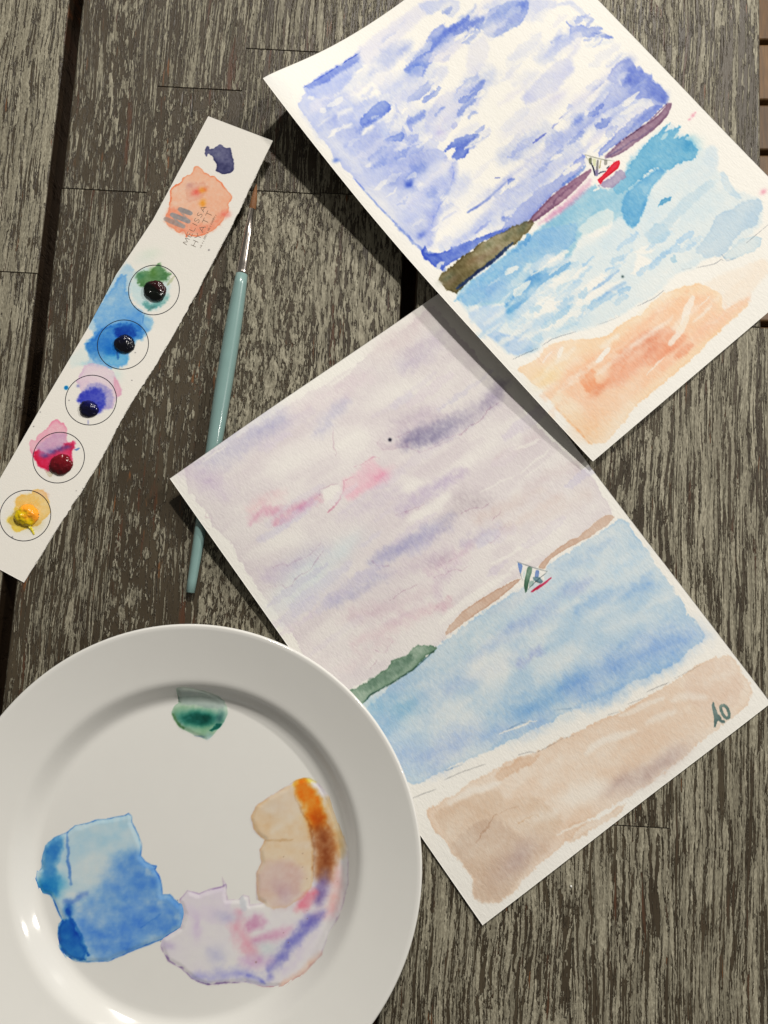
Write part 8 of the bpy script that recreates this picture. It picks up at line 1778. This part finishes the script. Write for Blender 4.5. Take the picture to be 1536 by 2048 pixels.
    cv.line([(-160.9,-164.6),(-157.7,-161.5),(-153.8,-160.8),(-145.4,-158.4),(-132.5,-156.7),(-130.3,-155.4),(-128.3,-157.0),(-128.2,-159.7),(-124.9,-165.7),(-123.0,-170.5),(-123.3,-175.9),(-121.0,-178.6),(-117.6,-180.3),(-115.0,-180.7),(-115.8,-182.4),(-113.4,-186.0),(-111.9,-191.3),(-111.7,-194.8),(-108.1,-194.5),(-105.2,-197.2),(-103.2,-198.9),(-101.3,-198.2),(-100.3,-202.4),(-101.8,-210.3),(-110.7,-216.1),(-118.4,-218.7),(-127.1,-222.3),(-137.9,-226.5),(-147.9,-226.8),(-153.4,-226.2),(-158.9,-224.3),(-162.5,-219.6),(-163.5,-213.5),(-163.2,-208.8),(-161.6,-207.2),(-164.0,-202.4),(-166.3,-197.2),(-168.3,-194.8),(-172.3,-194.0),(-174.6,-190.7),(-176.0,-186.9),(-175.5,-183.8),(-173.5,-182.3),(-173.2,-176.4),(-171.8,-171.0),(-167.5,-167.3),(-160.9,-164.6)], 0.79, (76, 112, 152), a=0.75, rag=0.3)
    cv.lift([(-119.7,-182.8),(-118.0,-185.0)], w=3.02, a=0.5, soft=1)
    cv.lift([(-113.0,-198.2),(-111.3,-200.3)], w=3.63, a=0.4, soft=1.2)
    cv.lift([(-155.0,-194.0),(-159.4,-195.6)], w=3.02, a=0.4, soft=1.2)
    cv.lift([(-105.0,-203.5),(-103.3,-205.6)], w=3.63, a=0.35, soft=1)
puddle([(-160.9,-164.6),(-157.7,-161.5),(-153.8,-160.8),(-145.4,-158.4),(-132.5,-156.7),(-130.3,-155.4),(-128.3,-157.0),(-128.2,-159.7),(-124.9,-165.7),(-123.0,-170.5),(-123.3,-175.9),(-121.0,-178.6),(-117.6,-180.3),(-115.0,-180.7),(-115.8,-182.4),(-113.4,-186.0),(-111.9,-191.3),(-111.7,-194.8),(-108.1,-194.5),(-105.2,-197.2),(-103.2,-198.9),(-101.3,-198.2),(-100.3,-202.4),(-101.8,-210.3),(-110.7,-216.1),(-118.4,-218.7),(-127.1,-222.3),(-137.9,-226.5),(-147.9,-226.8),(-153.4,-226.2),(-158.9,-224.3),(-162.5,-219.6),(-163.5,-213.5),(-163.2,-208.8),(-161.6,-207.2),(-164.0,-202.4),(-166.3,-197.2),(-168.3,-194.8),(-172.3,-194.0),(-174.6,-190.7),(-176.0,-186.9),(-175.5,-183.8),(-173.5,-182.3),(-173.2,-176.4),(-171.8,-171.0),(-167.5,-167.3)], 0.4, paint_blue, 'translucent blue watercolour puddle with darker lobes', bead=0.5, seed=3)
def paint_mixed(cv):
    cv.wash([(-45.8,-139.4),(-42.1,-138.2),(-38.5,-137.6),(-34.8,-139.7),(-27.4,-146.8),(-25.1,-155.2),(-21.4,-163.5),(-18.0,-172.7),(-17.8,-188.9),(-21.7,-202.6),(-27.4,-213.1),(-30.8,-221.9),(-41.4,-232.5),(-50.7,-238.2),(-60.1,-238.5),(-68.7,-236.1),(-77.9,-236.7),(-87.8,-237.5),(-95.8,-234.7),(-100.9,-230.0),(-108.2,-226.1),(-111.6,-219.3),(-110.7,-215.2),(-101.9,-210.5),(-100.2,-203.7),(-103.0,-197.5),(-99.2,-192.7),(-93.4,-194.2),(-87.7,-192.2),(-81.2,-190.8),(-81.8,-186.2),(-79.4,-190.0),(-78.9,-196.9),(-73.1,-197.0),(-71.0,-194.7),(-68.1,-195.5),(-67.3,-199.6),(-60.8,-198.6),(-64.1,-196.9),(-64.7,-184.5),(-62.3,-179.6),(-63.1,-173.4),(-60.7,-168.5),(-65.8,-164.4),(-68.2,-158.1),(-65.4,-151.7),(-58.9,-147.2),(-50.9,-142.6)], (184, 174, 168), a=0.75, soft=0.3, edge=0.5, ew=0.5, rag=0.25, var=0.35)
    cv.wash([(-45.8,-140.1),(-42.1,-145.4),(-38.2,-157.4),(-35.6,-169.2),(-35.8,-191.4),(-40.0,-195.5),(-47.1,-200.3),(-57.2,-201.6),(-64.1,-196.2),(-64.6,-184.5),(-62.3,-179.3),(-62.9,-173.1),(-60.7,-168.5),(-66.2,-164.0),(-68.0,-157.7),(-65.0,-151.7),(-58.9,-147.4),(-50.9,-142.7)], (185, 159, 123), a=0.95, soft=0.5, edge=0.45, rag=0.3, var=0.3)
    cv.wash([(-64.1,-196.2),(-64.3,-184.5),(-60.5,-179.0),(-48.9,-177.6),(-40.1,-183.1),(-42.1,-195.5),(-48.5,-201.0),(-56.4,-201.6)], (175, 149, 141), a=0.6, soft=3, edge=0, var=0.5)
    cv.dab((-56.6,-153.8), 7.04, 5.48, (176, 161, 142), a=0.35)
    cv.dab((-50.1,-193.4), 3.91, 6.26, (160, 131, 135), a=0.5, rot=0.5)
    cv.line([(-60.3,-168.7),(-54.8,-168.5),(-46.1,-168.2)], 1.10, (159, 133, 99), a=0.35, rag=0.4)
    cv.lift([(-56.4,-163.7),(-49.9,-158.8),(-41.9,-156.0)], w=3.91, a=0.35, soft=2)
    cv.stroke([(-28.1,-149.6),(-24.3,-160.9),(-22.1,-173.4)], 7.83, (185, 151, 96), a=0.9, soft=3)
    cv.stroke([(-46.1,-141.1),(-40.7,-138.4),(-35.5,-139.7)], 1.88, (203, 170, 48), a=0.8, soft=1)
    cv.stroke([(-42.5,-141.5),(-37.2,-149.6),(-32.7,-160.9)], 8.77, (203, 98, 18), a=1.0, soft=2.6, rag=0.5, fade=0)
    cv.dab((-35.3,-156.0), 3.91, 5.48, (210, 86, 6), a=0.6)
    cv.stroke([(-33.9,-157.4),(-30.5,-165.8),(-29.3,-173.4),(-30.3,-185.2)], 8.77, (149, 77, 27), a=0.7, soft=4.4, fade=0)
    cv.stroke([(-31.6,-164.4),(-29.3,-173.4),(-30.3,-185.2)], 7.04, (111, 57, 30), a=0.75, soft=4.4, fade=0)
    cv.line([(-45.7,-146.8),(-41.9,-154.5),(-38.2,-159.5),(-35.5,-170.6),(-35.7,-187.2)], 1.25, (150, 123, 98), a=0.5, rag=0.4)
    cv.stroke([(-29.6,-184.5),(-31.0,-190.0),(-32.7,-197.5)], 6.26, (109, 90, 126), a=0.9, soft=3)
    cv.stroke([(-43.1,-201.6),(-39.2,-198.2),(-35.6,-194.1)], 5.95, (197, 102, 110), a=0.9, soft=2.2)
    cv.stroke([(-23.5,-183.1),(-24.1,-192.1),(-26.2,-200.9)], 5.48, (194, 138, 124), a=0.8, soft=3)
    cv.stroke([(-34.1,-204.4),(-28.3,-203.7),(-24.7,-200.8)], 4.70, (194, 142, 138), a=0.6, soft=3)
    cv.stroke([(-57.3,-232.0),(-52.4,-226.0),(-48.2,-220.0),(-39.8,-210.5),(-31.9,-203.7)], 4.70, (97, 94, 149), a=0.8, soft=3.2, rag=1)
    cv.dab((-37.6,-207.8), 4.70, 3.13, (81, 72, 133), a=0.5, rot=0.6)
    cv.stroke([(-72.9,-205.0),(-71.3,-213.9),(-64.6,-223.3)], 7.20, (188, 128, 133), a=0.75, soft=4, rag=1.2)
    cv.stroke([(-67.1,-209.1),(-62.1,-206.4)], 5.79, (159, 88, 118), a=0.75, soft=3.2, rag=1)
    cv.stroke([(-64.1,-216.2),(-55.5,-214.5),(-46.9,-211.2)], 4.23, (175, 120, 138), a=0.8, soft=2.4)
    cv.stroke([(-70.3,-226.0),(-63.9,-226.7),(-56.0,-226.0)], 5.48, (169, 137, 158), a=0.7, soft=3)
    cv.wash([(-102.7,-197.2),(-99.2,-192.9),(-81.2,-191.0),(-79.3,-195.5),(-74.4,-204.4),(-78.6,-209.1),(-88.7,-207.8),(-98.8,-205.0)], (178, 161, 172), a=0.55, soft=2, edge=0.15, var=0.6)
    cv.dab((-78.7,-205.0), 5.48, 2.35, (150, 144, 159), a=0.6)
    cv.dab((-83.2,-223.3), 4.70, 3.91, (147, 143, 161), a=0.6)
    cv.dab((-108.4,-218.6), 3.91, 2.35, (159, 144, 158), a=0.6)
    cv.dab((-59.7,-220.0), 5.48, 3.91, (161, 168, 161), a=0.5)
    cv.dab((-93.6,-210.5), 1.88, 5.48, (170, 149, 164), a=0.6)
    cv.stroke([(-95.8,-234.2),(-86.5,-233.4),(-76.6,-231.4),(-68.0,-232.7),(-59.4,-236.2)], 4.07, (129, 126, 164), a=0.7, soft=3.4, rag=1)
    cv.line([(-68.0,-232.7),(-62.3,-234.1),(-59.4,-236.4)], 1.72, (62, 66, 142), a=0.5)
    cv.line([(-111.4,-220.6),(-107.8,-226.3),(-100.9,-230.2),(-95.8,-234.9),(-87.8,-237.5),(-77.9,-236.7),(-69.4,-236.2)], 1.02, (109, 86, 117), a=0.7, rag=0.5)
    cv.line([(-102.7,-197.2),(-99.1,-192.9),(-93.4,-194.1),(-87.7,-192.2),(-81.1,-190.8),(-79.3,-190.0),(-78.7,-196.5)], 0.86, (129, 107, 133), a=0.8, rag=0.3)
    cv.stroke([(-31.1,-222.0),(-40.7,-231.8),(-50.8,-237.7)], 3.44, (198, 151, 125), a=0.8, soft=1.8)
    cv.stroke([(-49.5,-230.7),(-41.1,-221.3),(-32.6,-212.5)], 4.70, (175, 162, 176), a=0.6, soft=3)
    cv.line([(-66.5,-237.1),(-59.3,-238.6),(-50.7,-238.2)], 0.78, (174, 102, 98), a=0.7)
    cv.line([(-45.8,-139.4),(-42.1,-138.2),(-38.5,-137.6),(-34.8,-139.7),(-27.4,-146.8),(-25.1,-155.2),(-21.4,-163.5),(-18.0,-172.7),(-17.8,-188.9),(-21.7,-202.6),(-27.4,-213.1),(-30.8,-221.9),(-41.4,-232.5),(-50.7,-238.2),(-60.1,-238.5),(-68.7,-236.1),(-77.9,-236.7),(-87.8,-237.5),(-95.8,-234.7),(-100.9,-230.0),(-108.2,-226.1),(-111.6,-219.3),(-110.7,-215.2),(-101.9,-210.5),(-100.2,-203.7),(-103.0,-197.5),(-99.2,-192.7),(-93.4,-194.2),(-87.7,-192.2),(-81.2,-190.8),(-81.8,-186.2),(-79.4,-190.0),(-78.9,-196.9),(-73.1,-197.0),(-71.0,-194.7),(-68.1,-195.5),(-67.3,-199.6),(-60.8,-198.6),(-64.1,-196.9),(-64.7,-184.5),(-62.3,-179.6),(-63.1,-173.4),(-60.7,-168.5),(-65.8,-164.4),(-68.2,-158.1),(-65.4,-151.7),(-58.9,-147.2),(-50.9,-142.6),(-45.8,-139.4)], 0.86, (160, 141, 141), a=0.5, rag=0.3)
    cv.lift([(-45.6,-204.4),(-42.0,-202.3)], w=4.70, a=0.6, soft=1.5)
    cv.lift([(-65.1,-201.0),(-59.3,-200.3),(-58.5,-205.0)], w=3.91, a=0.5, soft=1.5)
    cv.stroke([(-71.7,-196.2),(-70.1,-201.0)], 3.44, (161, 164, 161), a=0.6, soft=0.8)
    cv.dab((-41.2,-174.9), 0.23, 0.23, (110, 81, 67), a=0.7, rag=0.2)
    cv.dab((-50.8,-176.4), 0.23, 0.23, (110, 81, 67), a=0.7, rag=0.2)
    cv.dab((-38.8,-186.9), 0.23, 0.23, (110, 81, 67), a=0.7, rag=0.2)
    cv.dab((-41.3,-181.4), 0.23, 0.23, (110, 81, 67), a=0.7, rag=0.2)
    cv.dab((-63.8,-226.5), 0.39, 0.39, (110, 81, 67), a=0.7, rag=0.2)
    cv.dab((-47.9,-217.3), 0.23, 0.23, (110, 81, 67), a=0.7, rag=0.2)
    cv.dab((-50.1,-213.0), 0.23, 0.23, (110, 81, 67), a=0.7, rag=0.2)
    cv.dab((-38.6,-202.3), 0.23, 0.23, (110, 81, 67), a=0.7, rag=0.2)
    cv.dab((-23.5,-188.4), 0.23, 0.23, (110, 81, 67), a=0.7, rag=0.2)
    cv.dab((-38.5,-206.1), 0.23, 0.23, (110, 81, 67), a=0.7, rag=0.2)
puddle([(-45.8,-139.4),(-42.1,-138.2),(-38.5,-137.6),(-34.8,-139.7),(-27.4,-146.8),(-25.1,-155.2),(-21.4,-163.5),(-18.0,-172.7),(-17.8,-188.9),(-21.7,-202.6),(-27.4,-213.1),(-30.8,-221.9),(-41.4,-232.5),(-50.7,-238.2),(-60.1,-238.5),(-68.7,-236.1),(-77.9,-236.7),(-87.8,-237.5),(-95.8,-234.7),(-100.9,-230.0),(-108.2,-226.1),(-111.6,-219.3),(-110.7,-215.2),(-101.9,-210.5),(-100.2,-203.7),(-103.0,-197.5),(-99.2,-192.7),(-93.4,-194.2),(-87.7,-192.2),(-81.2,-190.8),(-81.8,-186.2),(-79.4,-190.0),(-78.9,-196.9),(-73.1,-197.0),(-71.0,-194.7),(-68.1,-195.5),(-67.3,-199.6),(-60.8,-198.6),(-64.1,-196.9),(-64.7,-184.5),(-62.3,-179.6),(-63.1,-173.4),(-60.7,-168.5),(-65.8,-164.4),(-68.2,-158.1),(-65.4,-151.7),(-58.9,-147.2),(-50.9,-142.6)], 0.35, paint_mixed, 'violet, tan and orange watercolour mixed in one curved smear', bead=0.45, seed=13)
def paint_green(cv):
    cv.wash([(-106.5,-92.1),(-103.2,-91.5),(-98.2,-92.1),(-92.3,-93.5),(-86.5,-95.8),(-82.5,-99.1),(-80.9,-103.1),(-81.0,-106.1),(-82.9,-110.3),(-88.0,-116.3),(-90.9,-119.1),(-94.5,-117.7),(-98.0,-116.8),(-101.6,-114.7),(-105.1,-113.4),(-108.8,-108.6),(-110.2,-105.2),(-109.0,-102.2),(-106.8,-100.0)], (151, 164, 139), a=1, soft=0.3, edge=0.4, ew=0.4, rag=0.2, var=0.3)
    cv.wash([(-106.3,-92.3),(-98.2,-92.4),(-86.5,-96.1),(-82.5,-99.5),(-82.2,-102.6),(-91.4,-102.6),(-100.2,-100.9),(-106.4,-100.5)], (137, 141, 133), a=0.6, soft=0.8, edge=0.1)
    cv.wash([(-109.0,-102.6),(-102.0,-101.8),(-91.4,-103.5),(-84.3,-105.2),(-82.5,-108.6),(-87.5,-115.4),(-91.0,-118.0),(-98.0,-116.3),(-105.1,-112.9),(-109.2,-107.8)], (122, 150, 114), a=0.6, soft=1, edge=0.1, var=0.5)
    cv.dab((-96.5,-108.2), 8.79, 2.87, (14, 73, 60), a=1.4, rag=0.8)
    cv.dab((-92.1,-109.5), 4.16, 1.85, (14, 69, 58), a=0.6)
    cv.dab((-84.3,-106.5), 1.85, 3.24, (54, 89, 84), a=0.8)
    cv.stroke([(-109.5,-106.1),(-107.4,-110.3),(-103.4,-113.3)], 1.57, (58, 96, 52), a=0.9, soft=0.5)
    cv.stroke([(-88.9,-114.2),(-84.6,-111.0)], 2.03, (4, 69, 56), a=1.1, soft=0.4)
    cv.line([(-106.2,-95.4),(-106.3,-99.2),(-105.5,-100.0)], 0.46, (91, 96, 91), a=0.7)
    cv.dab((-90.5,-117.6), 2.31, 1.85, (135, 159, 159), a=0.5)
    cv.stroke([(-98.0,-116.7),(-92.7,-117.6)], 0.92, (93, 110, 118), a=0.7)
    cv.lift([(-106.7,-91.8),(-100.7,-91.7),(-92.3,-93.6),(-85.6,-96.1)], w=2.77, a=0.7, soft=2.2, rag=0.6)
puddle([(-106.5,-92.1),(-103.2,-91.5),(-98.2,-92.1),(-92.3,-93.5),(-86.5,-95.8),(-82.5,-99.1),(-80.9,-103.1),(-81.0,-106.1),(-82.9,-110.3),(-88.0,-116.3),(-90.9,-119.1),(-94.5,-117.7),(-98.0,-116.8),(-101.6,-114.7),(-105.1,-113.4),(-108.8,-108.6),(-110.2,-105.2),(-109.0,-102.2),(-106.8,-100.0)], 0.2, paint_green, 'small dark green watercolour puddle at the well wall', bead=0.5, seed=23)

# ------------------------------------------------------------------ white dish at the far edge
saucer = empty('white_dish', (-0.2849, 0.3186, 0))
tag(saucer, 'pale glazed dish whose rim just shows on the narrow board past the gap', 'dish')
def dish_z(r):
    return 3.0 + 6.0 * sstep(34.0, 46.0, r) + 3.0 * np.clip((r - 44.0) / 10.0, 0, None)
link('dish', lathe_z('dish', plate_profile(54.0, dish_z, 30, 3.0), 96), M_china, saucer)

# ------------------------------------------------------------------ a crumb on the boards
bm = bmesh.new()
bmesh.ops.create_icosphere(bm, subdivisions=2, radius=0.0006)
for i, v in enumerate(bm.verts):
    v.co *= 0.7 + 0.5 * float(vnoise(np.array(v.co.x * 2500 + 7.0), np.array(v.co.y * 2500 + v.co.z * 1900 + 3.0)))
    v.co.z *= 0.6
me = bpy.data.meshes.new('crumb'); bm.to_mesh(me); bm.free()
o = link('crumb', me, M_china)
o.location = (0.0954, -0.1923, 0.0003)
tag(o, 'tiny white crumb on the bare boards below the edge of the signed painting', 'crumb')
